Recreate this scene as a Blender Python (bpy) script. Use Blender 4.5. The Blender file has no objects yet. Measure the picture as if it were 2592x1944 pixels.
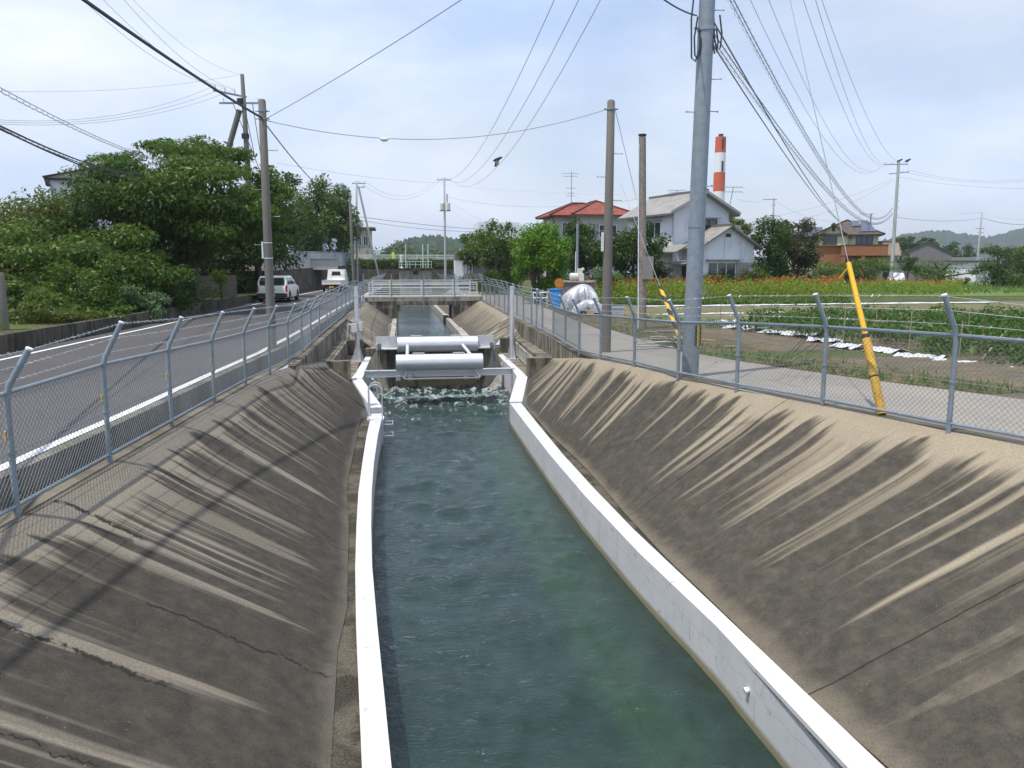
import bpy, math, random
import numpy as np
from math import sin, cos, radians, pi, sqrt, atan2
from mathutils import Vector, Matrix

# ------------------------------------------------------------------ camera, sky, sun
SC = bpy.context.scene
W_PX, H_PX, F_PX = 2592., 1944., 2015.
YAW, PITCH, CAM_Z = radians(8.4), radians(8.5), 2.1
cam = bpy.data.cameras.new('camera'); cam_o = bpy.data.objects.new('camera', cam)
SC.collection.objects.link(cam_o); SC.camera = cam_o
cam.sensor_width = 36.0; cam.lens = 36.0 * F_PX / W_PX
cam.clip_start = 0.05; cam.clip_end = 8000
cam_o.location = (0, 0, CAM_Z)
cam_o.rotation_euler = (pi / 2 - PITCH, 0, -YAW)

SUN_TO = Vector((-0.876, -0.48, 0)).normalized()      # where the sun stands, on the map
SUN_EL = radians(70)
world = bpy.data.worlds.new('World'); SC.world = world; world.use_nodes = True
wt = world.node_tree; wt.nodes.clear()
def wn(t, **k):
    n = wt.nodes.new(t)
    for a, v in k.items(): setattr(n, a, v)
    return n
sky = wn('ShaderNodeTexSky', sky_type='NISHITA', sun_disc=False)
sky.sun_elevation = SUN_EL
sky.sun_rotation = atan2(SUN_TO.x, SUN_TO.y)
sky.air_density = 1.0; sky.dust_density = 1.5; sky.ozone_density = 1.5
tc = wn('ShaderNodeTexCoord')
mp = wn('ShaderNodeMapping'); mp.inputs['Scale'].default_value = (1.0, 1.0, 2.6); mp.inputs['Location'].default_value = (0.35, 0.1, 0.2)
wt.links.new(tc.outputs['Generated'], mp.inputs[0])
nz = wn('ShaderNodeTexNoise'); nz.inputs['Scale'].default_value = 2.1; nz.inputs['Detail'].default_value = 7; nz.inputs['Roughness'].default_value = 0.52; nz.inputs['Distortion'].default_value = 0.4
wt.links.new(mp.outputs[0], nz.inputs['Vector'])
rp = wn('ShaderNodeValToRGB'); rp.color_ramp.elements[0].position = 0.36; rp.color_ramp.elements[1].position = 0.68
rp.color_ramp.elements[0].color = (0.55, 0.55, 0.55, 1); rp.color_ramp.elements[1].color = (0.97, 0.97, 0.97, 1)
wt.links.new(nz.outputs['Fac'], rp.inputs[0])
mxs = wn('ShaderNodeMix', data_type='RGBA')
wt.links.new(rp.outputs[0], mxs.inputs[0]); wt.links.new(sky.outputs[0], mxs.inputs[6])
mp2 = wn('ShaderNodeMapping'); mp2.inputs['Scale'].default_value = (1.0, 1.0, 2.2); mp2.inputs['Location'].default_value = (3.1, 1.7, 0.4)
wt.links.new(tc.outputs['Generated'], mp2.inputs[0])
nz2 = wn('ShaderNodeTexNoise'); nz2.inputs['Scale'].default_value = 1.7; nz2.inputs['Detail'].default_value = 6; nz2.inputs['Roughness'].default_value = 0.55
wt.links.new(mp2.outputs[0], nz2.inputs['Vector'])
rp2 = wn('ShaderNodeValToRGB'); rp2.color_ramp.elements[0].position = 0.40; rp2.color_ramp.elements[1].position = 0.66
rp2.color_ramp.elements[0].color = (5.7, 7.1, 9.9, 1); rp2.color_ramp.elements[1].color = (8.7, 9.1, 9.9, 1)
wt.links.new(nz2.outputs['Fac'], rp2.inputs[0]); wt.links.new(rp2.outputs[0], mxs.inputs[7])
bg = wn('ShaderNodeBackground'); bg.inputs[1].default_value = 0.122
wt.links.new(mxs.outputs[2], bg.inputs[0])
wo = wn('ShaderNodeOutputWorld'); wt.links.new(bg.outputs[0], wo.inputs[0])

sun = bpy.data.lights.new('sun', 'SUN'); sun.energy = 4.3; sun.angle = radians(0.5); sun.color = (1.0, 0.935, 0.845)
sun_o = bpy.data.objects.new('sun', sun); SC.collection.objects.link(sun_o)
sdir = Vector((SUN_TO.x * cos(SUN_EL), SUN_TO.y * cos(SUN_EL), sin(SUN_EL)))
sun_o.rotation_euler = sdir.to_track_quat('Z', 'Y').to_euler()
SC.view_settings.view_transform = 'Standard'; SC.view_settings.look = 'None'
SC.view_settings.exposure = 0.05; SC.view_settings.gamma = 1.0
SC.cycles.max_bounces = 6; SC.cycles.transparent_max_bounces = 16
SC.cycles.caustics_reflective = False; SC.cycles.caustics_refractive = False

# ------------------------------------------------------------------ measuring helpers (photo pixels -> metres)
_fw = np.array([sin(YAW) * cos(PITCH), cos(YAW) * cos(PITCH), -sin(PITCH)])
_rt = np.array([cos(YAW), -sin(YAW), 0.]); _up = np.cross(_rt, _fw); _C = np.array([0, 0, CAM_Z])
ZM = {'1': (0, 300, .3617), '2': (600, 450, .3164), '3': (1100, 450, .3164), '4': (1700, 450, .4033), '5': (750, 750, .3164),
      '6': (0, 700, .3617), 'R': (1450, 0, .5163), 'L': (0, 0, .6555), 'F': (1950, 520, .2902), 'b': (880, 600, .1808),
      'g': (620, 700, .1808), 'r': (1250, 700, .1808), 'p': (1600, 700, .2712), 'q': (2000, 650, .3014), 'n': (0, 0, 1.0),
      'H': (1550, 300, .2712), 'h': (1300, 450, .1808)}
def ray(k, x, y):
    a = ZM[k]; px = a[0] + x * a[2]; py = a[1] + y * a[2]
    return _fw + _rt * (px - W_PX / 2) / F_PX - _up * (py - H_PX / 2) / F_PX
def atz(k, x, y, z): d = ray(k, x, y); return Vector(_C + d * ((z - CAM_Z) / d[2]))
def aty(k, x, y, Y): d = ray(k, x, y); return Vector(_C + d * (Y / d[1]))
def interp(y, ys, xs): return float(np.interp(y, ys, xs))

# ------------------------------------------------------------------ object helpers
COL = SC.collection
def props(o, label=None, cat=None, group=None, kind=None):
    if label: o['label'] = label
    if cat: o['category'] = cat
    if group: o['group'] = group
    if kind: o['kind'] = kind
    return o
def thing(name, label, cat, loc=(0, 0, 0), rz=0.0, group=None):
    o = bpy.data.objects.new(name, None); COL.objects.link(o)
    o.empty_display_size = 0.2
    o.location = loc; o.rotation_euler = (0, 0, rz)
    return props(o, label, cat, group)
def copy_tree(o, parent=None):
    c = o.copy(); COL.objects.link(c)
    if parent: c.parent = parent
    for ch in list(o.children): copy_tree(ch, c)
    return c
def root_loc(p):
    v = Vector((0, 0, 0))
    while p: v += Vector(p.location); p = p.parent
    return v

class MB:
    def __init__(s): s.v = []; s.f = []; s.m = []; s.uv = None; s.cur = 0
    def add(s, vs, fs):
        b = len(s.v); s.v.extend([tuple(v) for v in vs])
        for f in fs: s.f.append(tuple(i + b for i in f)); s.m.append(s.cur)
    def quad(s, a, b, c, d): s.add([a, b, c, d], [(0, 1, 2, 3)]); return s
    def poly(s, pts): s.add(pts, [tuple(range(len(pts)))]); return s
    def box(s, x0, x1, y0, y1, z0, z1):
        s.add([(x0, y0, z0), (x1, y0, z0), (x1, y1, z0), (x0, y1, z0), (x0, y0, z1), (x1, y0, z1), (x1, y1, z1), (x0, y1, z1)],
              [(0, 3, 2, 1), (4, 5, 6, 7), (0, 1, 5, 4), (1, 2, 6, 5), (2, 3, 7, 6), (3, 0, 4, 7)]); return s
    def hexa(s, bot, top):
        s.add(list(bot) + list(top), [(3, 2, 1, 0), (4, 5, 6, 7), (0, 1, 5, 4), (1, 2, 6, 5), (2, 3, 7, 6), (3, 0, 4, 7)]); return s
    def bar(s, p, q, w, h=None, up=(0, 0, 1)):
        h = h or w; p = Vector(p); q = Vector(q); d = (q - p).normalized(); u = Vector(up)
        if abs(d.dot(u)) > .99: u = Vector((0, 1, 0))
        r = d.cross(u).normalized(); u = r.cross(d)
        o = [r * (-w / 2) - u * (h / 2), r * (w / 2) - u * (h / 2), r * (w / 2) + u * (h / 2), r * (-w / 2) + u * (h / 2)]
        s.add([p + a for a in o] + [q + a for a in o], [(3, 2, 1, 0), (4, 5, 6, 7), (0, 1, 5, 4), (1, 2, 6, 5), (2, 3, 7, 6), (3, 0, 4, 7)]); return s
    def tube(s, pts, rad, n=8, caps=True):
        pts = [Vector(p) for p in pts]
        if not isinstance(rad, (list, tuple)): rad = [rad] * len(pts)
        vs = []; prev = None
        for i, p in enumerate(pts):
            d = (pts[min(i + 1, len(pts) - 1)] - pts[max(i - 1, 0)])
            d = d.normalized() if d.length > 1e-9 else Vector((0, 0, 1))
            if prev is None:
                a = Vector((0, 0, 1)) if abs(d.z) < .9 else Vector((1, 0, 0))
                r = d.cross(a).normalized()
            else: r = (prev - d * prev.dot(d)).normalized()
            prev = r; u = d.cross(r)
            for k in range(n):
                t = 2 * pi * k / n; vs.append(p + (r * cos(t) + u * sin(t)) * rad[i])
        fs = []
        for i in range(len(pts) - 1):
            for k in range(n):
                a = i * n + k; b = i * n + (k + 1) % n; fs.append((a, b, b + n, a + n))
        if caps: fs.append(tuple(range(n - 1, -1, -1))); e = (len(pts) - 1) * n; fs.append(tuple(range(e, e + n)))
        s.add(vs, fs); return s
    def lathe(s, prof, c=(0, 0, 0), n=16):
        vs = []; fs = []; c = Vector(c)
        for r, z in prof:
            for k in range(n): vs.append(c + Vector((r * cos(2 * pi * k / n), r * sin(2 * pi * k / n), z)))
        for i in range(len(prof) - 1):
            for k in range(n):
                a = i * n + k; b = i * n + (k + 1) % n; fs.append((a, b, b + n, a + n))
        fs.append(tuple(range(n - 1, -1, -1))); e = (len(prof) - 1) * n; fs.append(tuple(range(e, e + n)))
        s.add(vs, fs); return s
    def build(s, name, mat, parent=None, world=True, smooth=False, bevel=0):
        me = bpy.data.meshes.new(name)
        off = root_loc(parent) if (parent and world) else Vector((0, 0, 0))
        me.from_pydata([(v[0] - off.x, v[1] - off.y, v[2] - off.z) for v in s.v], [], s.f)
        for mm in (mat if isinstance(mat, (list, tuple)) else [mat]): me.materials.append(mm)
        if any(s.m): me.polygons.foreach_set('material_index', s.m)
        if s.uv:
            ul = me.uv_layers.new(name='UVMap')
            for l in me.loops: ul.data[l.index].uv = s.uv[l.vertex_index]
        if smooth:
            me.polygons.foreach_set('use_smooth', [True] * len(me.polygons))
            try: me.set_sharp_from_angle(angle=radians(40))
            except Exception: pass
        me.update()
        o = bpy.data.objects.new(name, me); COL.objects.link(o)
        if parent: o.parent = parent
        if bevel:
            b = o.modifiers.new('bevel', 'BEVEL'); b.width = bevel; b.segments = 2; b.limit_method = 'ANGLE'; b.angle_limit = radians(35)
        return o
def np_mesh(name, V, F, mats, parent=None, mi=None, smooth=False):
    me = bpy.data.meshes.new(name)
    V = np.asarray(V, dtype=np.float32); F = np.asarray(F, dtype=np.int32)
    if parent: V = V - np.array(root_loc(parent), dtype=np.float32)
    n, k = F.shape
    me.vertices.add(len(V)); me.vertices.foreach_set('co', V.ravel())
    me.loops.add(n * k); me.loops.foreach_set('vertex_index', F.ravel())
    me.polygons.add(n); me.polygons.foreach_set('loop_start', np.arange(0, n * k, k, dtype=np.int32))
    try: me.polygons.foreach_set('loop_total', np.full(n, k, dtype=np.int32))
    except Exception: pass
    for m in mats: me.materials.append(m)
    if mi is not None: me.polygons.foreach_set('material_index', np.asarray(mi, dtype=np.int32))
    if smooth: me.polygons.foreach_set('use_smooth', np.ones(n, dtype=bool))
    me.update(calc_edges=True); me.validate()
    o = bpy.data.objects.new(name, me); COL.objects.link(o)
    if parent: o.parent = parent
    return o

# ------------------------------------------------------------------ materials
class NT:
    def __init__(s, name):
        s.mat = bpy.data.materials.new(name); s.mat.use_nodes = True
        s.t = s.mat.node_tree; s.t.nodes.clear()
        s.out = s.t.nodes.new('ShaderNodeOutputMaterial')
    def n(s, t, **k):
        x = s.t.nodes.new(t)
        for a, v in k.items(): setattr(x, a, v)
        return x
    def set(s, sock, v):
        if hasattr(v, 'node'): s.t.links.new(v, sock)
        elif isinstance(v, tuple) and len(v) == 3 and sock.type == 'RGBA': sock.default_value = (*v, 1)
        else: sock.default_value = v
    def obj(s): return s.n('ShaderNodeTexCoord').outputs['Object']
    def uv(s): return s.n('ShaderNodeTexCoord').outputs['UV']
    def pos(s): return s.n('ShaderNodeNewGeometry').outputs['Position']
    def island(s): return s.n('ShaderNodeNewGeometry').outputs['Random Per Island']
    def sep(s, v): x = s.n('ShaderNodeSeparateXYZ'); s.set(x.inputs[0], v); return x.outputs
    def comb(s, a, b, c=0.0):
        x = s.n('ShaderNodeCombineXYZ'); s.set(x.inputs[0], a); s.set(x.inputs[1], b); s.set(x.inputs[2], c); return x.outputs[0]
    def math(s, op, a, b=0.0, c=0.0, clamp=False):
        x = s.n('ShaderNodeMath', operation=op); x.use_clamp = clamp; s.set(x.inputs[0], a); s.set(x.inputs[1], b)
        if op in ('MULTIPLY_ADD', 'COMPARE', 'SMOOTH_MIN'): s.set(x.inputs[2], c)
        return x.outputs[0]
    def noise(s, v, scale, detail=4, rough=.55, dist=0.0):
        x = s.n('ShaderNodeTexNoise'); s.set(x.inputs['Vector'], v); s.set(x.inputs['Scale'], scale); s.set(x.inputs['Detail'], detail)
        s.set(x.inputs['Roughness'], rough); s.set(x.inputs['Distortion'], dist); return x.outputs['Fac']
    def voro(s, v, scale, feat='F1'):
        x = s.n('ShaderNodeTexVoronoi', feature=feat); s.set(x.inputs['Vector'], v); s.set(x.inputs['Scale'], scale); return x.outputs['Distance']
    def map(s, v, sc=(1, 1, 1), loc=(0, 0, 0), rot=(0, 0, 0)):
        x = s.n('ShaderNodeMapping'); s.set(x.inputs[0], v); x.inputs['Scale'].default_value = sc; x.inputs['Location'].default_value = loc; x.inputs['Rotation'].default_value = rot; return x.outputs[0]
    def rng(s, v, a, b, c=0.0, d=1.0, smooth=True):
        x = s.n('ShaderNodeMapRange', interpolation_type='SMOOTHSTEP' if smooth else 'LINEAR')
        s.set(x.inputs[0], v); s.set(x.inputs[1], a); s.set(x.inputs[2], b); s.set(x.inputs[3], c); s.set(x.inputs[4], d); return x.outputs[0]
    def mix(s, f, a, b, blend='MIX'):
        x = s.n('ShaderNodeMix', data_type='RGBA', blend_type=blend); s.set(x.inputs[0], f); s.set(x.inputs[6], a); s.set(x.inputs[7], b); return x.outputs[2]
    def bump(s, h, strength=.3, dist=.02):
        x = s.n('ShaderNodeBump'); s.set(x.inputs['Height'], h); x.inputs['Strength'].default_value = strength; x.inputs['Distance'].default_value = dist; return x.outputs[0]
    def bsdf(s, col, rough=.7, metal=0.0, normal=None, spec=.5, **k):
        x = s.n('ShaderNodeBsdfPrincipled'); s.set(x.inputs['Base Color'], col); s.set(x.inputs['Roughness'], rough); s.set(x.inputs['Metallic'], metal)
        s.set(x.inputs['Specular IOR Level'], spec)
        if normal is not None: s.set(x.inputs['Normal'], normal)
        return x.outputs[0]
    def done(s, sh): s.set(s.out.inputs['Surface'], sh); return s.mat

_mc = {}
def plain(name, col, rough=.6, metal=0.0, var=.12, scale=3.0, bump=0.0, spec=.5, stain=None, coord='obj'):
    if name in _mc: return _mc[name]
    t = NT(name); v = t.obj() if coord == 'obj' else t.pos()
    a = t.noise(v, scale, 5, .6); b = t.noise(v, scale * 9, 3, .6)
    f = t.math('ADD', t.math('MULTIPLY', a, .65), t.math('MULTIPLY', b, .35))
    lo = tuple(c * (1 - var) for c in col); hi = tuple(min(1, c * (1 + var)) for c in col)
    c = t.mix(t.rng(f, .3, .7), lo, hi)
    if stain:
        m = t.noise(t.map(v, (1.5, 1.5, .35)), stain[1], 5, .65)
        c = t.mix(t.math('MULTIPLY', t.rng(m, .5, .72), stain[2]), c, stain[0])
    nrm = t.bump(b, bump, .01) if bump else None
    _mc[name] = t.done(t.bsdf(c, t.rng(a, .2, .8, rough * .85, min(1, rough * 1.1)), metal, nrm, spec)); return _mc[name]

def leaf_mat(name, c1, c2, c3=None, trans=.38, gloss=.45):
    t = NT(name); r = t.island()
    c = t.mix(r, c1, c2)
    if c3: c = t.mix(t.rng(r, .86, .98), c, c3)
    g = t.noise(t.pos(), .7, 3); c = t.mix(t.rng(g, .35, .65, 0, .45), c, c2)
    p = t.bsdf(c, gloss, 0, None, .3)
    tr = t.n('ShaderNodeBsdfTranslucent'); t.set(tr.inputs[0], t.mix(.5, c, (c2[0] * 1.5, c2[1] * 1.6, c2[2] * .8)))
    mx = t.n('ShaderNodeMixShader'); mx.inputs[0].default_value = trans; t.set(mx.inputs[1], p); t.set(mx.inputs[2], tr.outputs[0])
    return t.done(mx.outputs[0])

def bank_mat(name, light, dark, f1, shift, seed, joints=(), cracks=(), panel_u=None):
    t = NT(name); uv = t.sep(t.uv()); u, v = uv[0], uv[1]
    warp = t.math('MULTIPLY', t.math('SUBTRACT', t.noise(t.comb(t.math('MULTIPLY', u, .7), t.math('MULTIPLY', v, 1.1), seed), 1.0, 2), .5), .22)
    uw = t.math('ADD', u, warp)
    grain = t.noise(t.pos(), 55, 4, .7)
    n1 = t.noise(t.comb(t.math('MULTIPLY', uw, f1), t.math('MULTIPLY', v, .07), seed), 1.0, 4, .66)
    n2 = t.noise(t.comb(t.math('MULTIPLY', uw, f1 * 4.2), t.math('MULTIPLY', v, .2), seed + 7), 1.0, 2, .5)
    n3 = t.noise(t.comb(t.math('MULTIPLY', u, .3), t.math('MULTIPLY', v, .3), seed + 3), 1.0, 1)
    sn = t.math('ADD', t.math('ADD', t.math('MULTIPLY', n1, .66), t.math('MULTIPLY', n2, .24)), t.math('MULTIPLY', n3, .10))
    thr = t.n('ShaderNodeValToRGB'); e = thr.color_ramp.elements
    e[0].position = 0.0; e[0].color = (.26,) * 3 + (1,); e[1].position = 1.0; e[1].color = (.64,) * 3 + (1,)
    for p, c in ((.08, .42), (.20, .498), (.45, .512), (.75, .545)):
        k = e.new(p); k.color = (c,) * 3 + (1,)
    t.set(thr.inputs[0], v)
    d = t.math('SUBTRACT', t.math('ADD', thr.outputs[0], shift), sn)
    d = t.math('ADD', d, t.math('MULTIPLY', t.math('SUBTRACT', grain, .5), .085))
    blot = t.noise(t.pos(), 5.5, 5, .7)
    cov = t.math('MULTIPLY', t.rng(d, -.034, .042), t.rng(t.math('ADD', t.math('MULTIPLY', grain, .5), t.math('MULTIPLY', blot, .5)), .36, .54, .80, 1.0))
    varl = t.noise(t.comb(t.math('MULTIPLY', uw, f1 * .8), 0.0, seed + 19), 1.0, 2)
    cov = t.math('MAXIMUM', cov, t.math('MULTIPLY', t.rng(v, .12, .45), t.rng(varl, .38, .62, .55, .0)))
    if panel_u is not None:
        cov = t.math('MAXIMUM', cov, t.math('MULTIPLY', t.rng(u, panel_u + .02, panel_u - .02), t.rng(t.math('ADD', t.math('MULTIPLY', grain, .6), t.math('MULTIPLY', t.noise(t.pos(), 3.0, 5, .7), .4)), .42, .58, .62, .95)))
    big = t.noise(t.pos(), .8, 5, .6)
    lt = t.mix(t.rng(big, .3, .7), tuple(c * .86 for c in light), light)
    dk = t.mix(t.rng(t.noise(t.pos(), 4, 5, .65), .3, .7), tuple(c * .78 for c in dark), tuple(c * 1.25 for c in dark))
    c = t.mix(cov, lt, dk)
    # sandy deposit along the toe
    toe = t.math('MULTIPLY', t.rng(t.math('ADD', v, t.math('MULTIPLY', t.math('SUBTRACT', t.noise(t.comb(u, v, seed), 1.3, 3), .5), .12)), .93, 1.0), .55)
    c = t.mix(toe, c, tuple(x * .62 for x in light))
    # fine aggregate
    peb = t.rng(t.voro(t.pos(), 42), .07, .13, 1, 0)
    pm = t.rng(t.noise(t.pos(), 2.2, 3), .45, .7)
    spk = t.math('MULTIPLY', t.rng(t.voro(t.pos(), 11), .03, .06, 1, 0), t.rng(t.noise(t.pos(), 9, 2), .5, .62))
    c = t.mix(t.math('MULTIPLY', t.math('MULTIPLY', peb, pm), .5), c, (.36, .34, .30))
    c = t.mix(t.math('MULTIPLY', spk, .7), c, (.5, .48, .44))
    c = t.mix(t.rng(grain, .3, .7), t.mix(.38, c, (0, 0, 0)), t.mix(.05, c, (.5, .47, .4)))
    ln = None
    for ju, wd in joints:
        q = t.math('ABSOLUTE', t.math('SUBTRACT', t.math('ADD', u, t.math('MULTIPLY', t.math('SUBTRACT', t.noise(t.pos(), 3, 4, .7), .5), .05)), ju))
        m = t.rng(q, wd * .4, wd, .85, 0); ln = m if ln is None else t.math('MAXIMUM', ln, m)
    for cu, cv0, cv1, wd in cracks:
        q = t.math('ABSOLUTE', t.math('SUBTRACT', t.math('ADD', u, t.math('MULTIPLY', t.math('SUBTRACT', t.noise(t.comb(cu, t.math('MULTIPLY', v, 4.0), seed), 1.0, 5, .75), .5), .5)), cu))
        m = t.math('MULTIPLY', t.rng(q, wd * .3, wd, .95, 0), t.math('MULTIPLY', t.rng(v, cv0, cv0 + .03), t.rng(v, cv1 - .05, cv1, 1, 0)))
        m = t.math('MULTIPLY', m, t.rng(t.noise(t.pos(), 5, 4, .7), .38, .5))
        ln = m if ln is None else t.math('MAXIMUM', ln, m)
    if ln is not None: c = t.mix(ln, c, (.02, .018, .015))
    h = t.math('ADD', t.noise(t.pos(), 30, 5, .7), t.math('MULTIPLY', t.noise(t.pos(), 150, 2), .5))
    if ln is not None: h = t.math('SUBTRACT', h, t.math('MULTIPLY', ln, 2))
    return t.done(t.bsdf(c, .9, 0, t.bump(h, .45, .012), .25))

def streak_wall(name, light, dark, scale=4.0, amount=.5):
    t = NT(name); p = t.obj(); q = t.sep(p)
    hor = t.math('ADD', q[0], q[1])
    s = t.noise(t.comb(t.math('MULTIPLY', hor, scale), t.math('MULTIPLY', q[2], .6), 0), 1.0, 4, .6)
    b = t.noise(p, 1.2, 5, .6); f = t.math('ADD', t.math('MULTIPLY', s, .6), t.math('MULTIPLY', b, .4))
    nrm = t.sep(t.n('ShaderNodeNewGeometry').outputs['Normal'])[2]
    c = t.mix(t.rng(f, amount - .1, amount + .1), light, dark)
    c = t.mix(t.math('MULTIPLY', t.rng(t.noise(p, 30, 3, .7), .45, .7), .4), c, tuple(x * .6 for x in dark))
    return t.done(t.bsdf(c, .9, 0, t.bump(t.noise(p, 40, 4, .7), .3, .01), .25))

M = {}
M['galv'] = plain('galvanised_steel', (.25, .30, .335), .45, .35, .18, 6, spec=.5)
M['galv_dark'] = plain('weathered_steel', (.22, .25, .28), .55, .3, .2, 8)
M['wire'] = plain('galvanised_wire', (.26, .285, .295), .45, .4, .1, 5)
M['barb'] = plain('barbed_wire_steel', (.42, .46, .48), .45, .4, .1, 5)
M['white_pipe'] = plain('white_painted_pipe', (.72, .74, .76), .45, 0, .06, 4)
M['silver'] = plain('silver_paint', (.70, .71, .72), .42, .6, .05, 2.5, spec=.5)
M['silver_gate'] = plain('silver_painted_plate', (.58, .59, .60), .5, .2, .1, 3, stain=((.2, .17, .12), 2.0, .35))
M['rust_wet'] = plain('wet_brown_plate', (.10, .085, .045), .5, 0, .4, 4)
M['rust'] = plain('rust_brown', (.16, .07, .035), .85, 0, .3, 6)
M['rod_green'] = plain('pale_green_paint', (.50, .62, .55), .5, 0, .1, 4)
M['white_wall'] = None
M['conc'] = streak_wall('stained_concrete', (.30, .27, .21), (.085, .075, .058), 5.0, .48)
M['conc_dark'] = streak_wall('dark_wet_concrete', (.12, .105, .08), (.04, .036, .03), 6.0, .5)
M['conc_light'] = streak_wall('pale_concrete', (.40, .37, .31), (.16, .145, .115), 4.0, .55)
M['conc_pole'] = plain('concrete_pole', (.155, .145, .122), .8, 0, .14, 5, bump=.1)
M['steel_pole'] = plain('grey_steel_pole', (.235, .275, .305), .55, .15, .16, 7)
M['pale_pole'] = plain('pale_concrete_pole', (.42, .43, .42), .7, 0, .1, 5)
M['wood_pole'] = plain('old_timber', (.25, .215, .185), .85, 0, .35, 9, bump=.3)
M['yellow'] = plain('yellow_plastic', (.80, .43, .015), .45, 0, .08, 4)
M['yellow_dirty'] = plain('faded_yellow_plastic', (.62, .36, .03), .5, 0, .2, 6)
M['black'] = plain('black_rubber', (.02, .02, .022), .7, 0, .2, 5)
M['cable'] = plain('dark_cable_sheath', (.035, .038, .042), .6, 0, .1, 2)
M['cable_grey'] = plain('grey_aluminium_cable', (.26, .285, .33), .5, .2, .1, 2)
M['car_white'] = plain('white_car_paint', (.84, .84, .80), .25, 0, .03, 1)
M['glass'] = plain('dark_window_glass', (.035, .045, .05), .08, 0, .2, 1, spec=.8)
M['red_lens'] = plain('red_tail_lamp', (.42, .015, .02), .25, 0, .1, 4)
M['tyre'] = plain('tyre_rubber', (.018, .018, .018), .85, 0, .2, 4)
M['rim'] = plain('wheel_rim', (.35, .36, .37), .4, .5, .1, 4)
M['bumper'] = plain('black_bumper_plastic', (.035, .035, .037), .6, 0, .1, 4)
M['plate_white'] = plain('white_number_plate', (.7, .7, .68), .5, 0, .04, 4)
M['plate_yellow'] = plain('yellow_number_plate', (.7, .5, .04), .5, 0, .04, 4)
M['blue'] = plain('blue_plastic', (.03, .24, .60), .45, 0, .12, 3)
M['bark'] = plain('tree_bark', (.085, .065, .045), .9, 0, .35, 5, bump=.4)
M['paper'] = plain('cardboard', (.48, .36, .22), .8, 0, .1, 5)
M['sheet'] = plain('white_plastic_film', (.62, .64, .68), .35, 0, .06, 3)
M['bamboo'] = plain('dry_bamboo', (.36, .30, .19), .7, 0, .25, 8)
M['stake'] = plain('rusty_stake', (.20, .11, .07), .8, 0, .3, 8)
M['house_white'] = plain('white_mortar_wall', (.66, .69, .74), .8, 0, .07, .8, stain=((.36, .36, .35), .8, .45))
M['house_grey'] = plain('grey_mortar_wall', (.46, .45, .42), .85, 0, .08, 1.0)
M['house_cream'] = plain('cream_wall', (.58, .52, .36), .85, 0, .06, 1.0)
M['wall_far'] = plain('white_far_wall', (.72, .74, .76), .7, 0, .03, .3)
M['shed_dark'] = plain('brown_grey_cladding', (.17, .15, .15), .8, 0, .15, 4)
M['wood_dark'] = plain('dark_shed_wood', (.05, .042, .035), .85, 0, .3, 4)
M['orange'] = plain('orange_chimney_paint', (.58, .10, .025), .6, 0, .05, .3)
M['white_paint'] = plain('white_paint', (.78, .79, .8), .5, 0, .04, .3)
M['solar'] = plain('solar_panel_glass', (.075, .085, .12), .25, 0, .2, 1.5, spec=.7)
M['ac'] = plain('ivory_appliance_paint', (.62, .61, .54), .5, 0, .05, 3)
M['shutter'] = plain('grey_shutter', (.33, .33, .33), .6, 0, .06, 3)

def tiles_mat(name, c1, c2, cs=(4.0, 3.2), bumpy=.6):
    t = NT(name); uv = t.sep(t.uv())
    cols = t.math('ABSOLUTE', t.math('SINE', t.math('MULTIPLY', uv[0], cs[0] * pi)))
    rows = t.math('FRACT', t.math('MULTIPLY', uv[1], cs[1]))
    n = t.noise(t.pos(), 1.4, 5, .65)
    cell = t.n('ShaderNodeTexWhiteNoise', noise_dimensions='2D')
    t.set(cell.inputs[0], t.comb(t.math('FLOOR', t.math('MULTIPLY', uv[0], cs[0])), t.math('FLOOR', t.math('MULTIPLY', uv[1], cs[1]))))
    c = t.mix(t.rng(n, .3, .7), c1, c2)
    c = t.mix(t.math('MULTIPLY', cell.outputs[0], .35), c, tuple(x * .5 for x in c1))
    gap = t.math('MAXIMUM', t.rng(rows, .0, .16, 1, 0), t.rng(cols, .0, .28, .8, 0))
    c = t.mix(t.math('MULTIPLY', gap, .6), c, tuple(x * .25 for x in c1))
    return t.done(t.bsdf(c, .55, 0, t.bump(t.math('ADD', cols, rows), bumpy, .03), .2))
M['tile_red'] = tiles_mat('red_clay_tiles', (.24, .06, .04), (.33, .10, .065))
M['tile_grey'] = tiles_mat('grey_clay_tiles', (.27, .26, .24), (.36, .345, .315))
M['tile_brown'] = tiles_mat('brown_slate_tiles', (.10, .075, .065), (.15, .115, .10))
M['corrug'] = tiles_mat('corrugated_roof', (.055, .055, .058), (.08, .08, .08), (1.6, .3))
M['corrug_tan'] = tiles_mat('weathered_sheet_roof', (.21, .17, .14), (.27, .22, .18), (1.2, .3))

def brick_mat(name, c1, c2, mortar, sc):
    t = NT(name); b = t.n('ShaderNodeTexBrick'); o = t.sep(t.obj())
    t.set(b.inputs['Vector'], t.comb(t.math('ADD', o[0], o[1]), o[2], 0))
    b.inputs['Scale'].default_value = sc; b.inputs['Mortar Size'].default_value = .012
    b.inputs['Color1'].default_value = (*c1, 1); b.inputs['Color2'].default_value = (*c2, 1); b.inputs['Mortar'].default_value = (*mortar, 1)
    return t.done(t.bsdf(b.outputs[0], .85, 0, None, .25))
M['brick'] = brick_mat('terracotta_tile_wall', (.27, .105, .05), (.34, .15, .075), (.2, .1, .06), 4)
M['block_brown'] = brick_mat('brown_brick_cladding', (.20, .165, .165), (.25, .21, .2), (.12, .1, .1), 6)
M['block_grey'] = brick_mat('old_concrete_blocks', (.14, .12, .095), (.18, .155, .12), (.07, .06, .05), 2.2)

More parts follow.
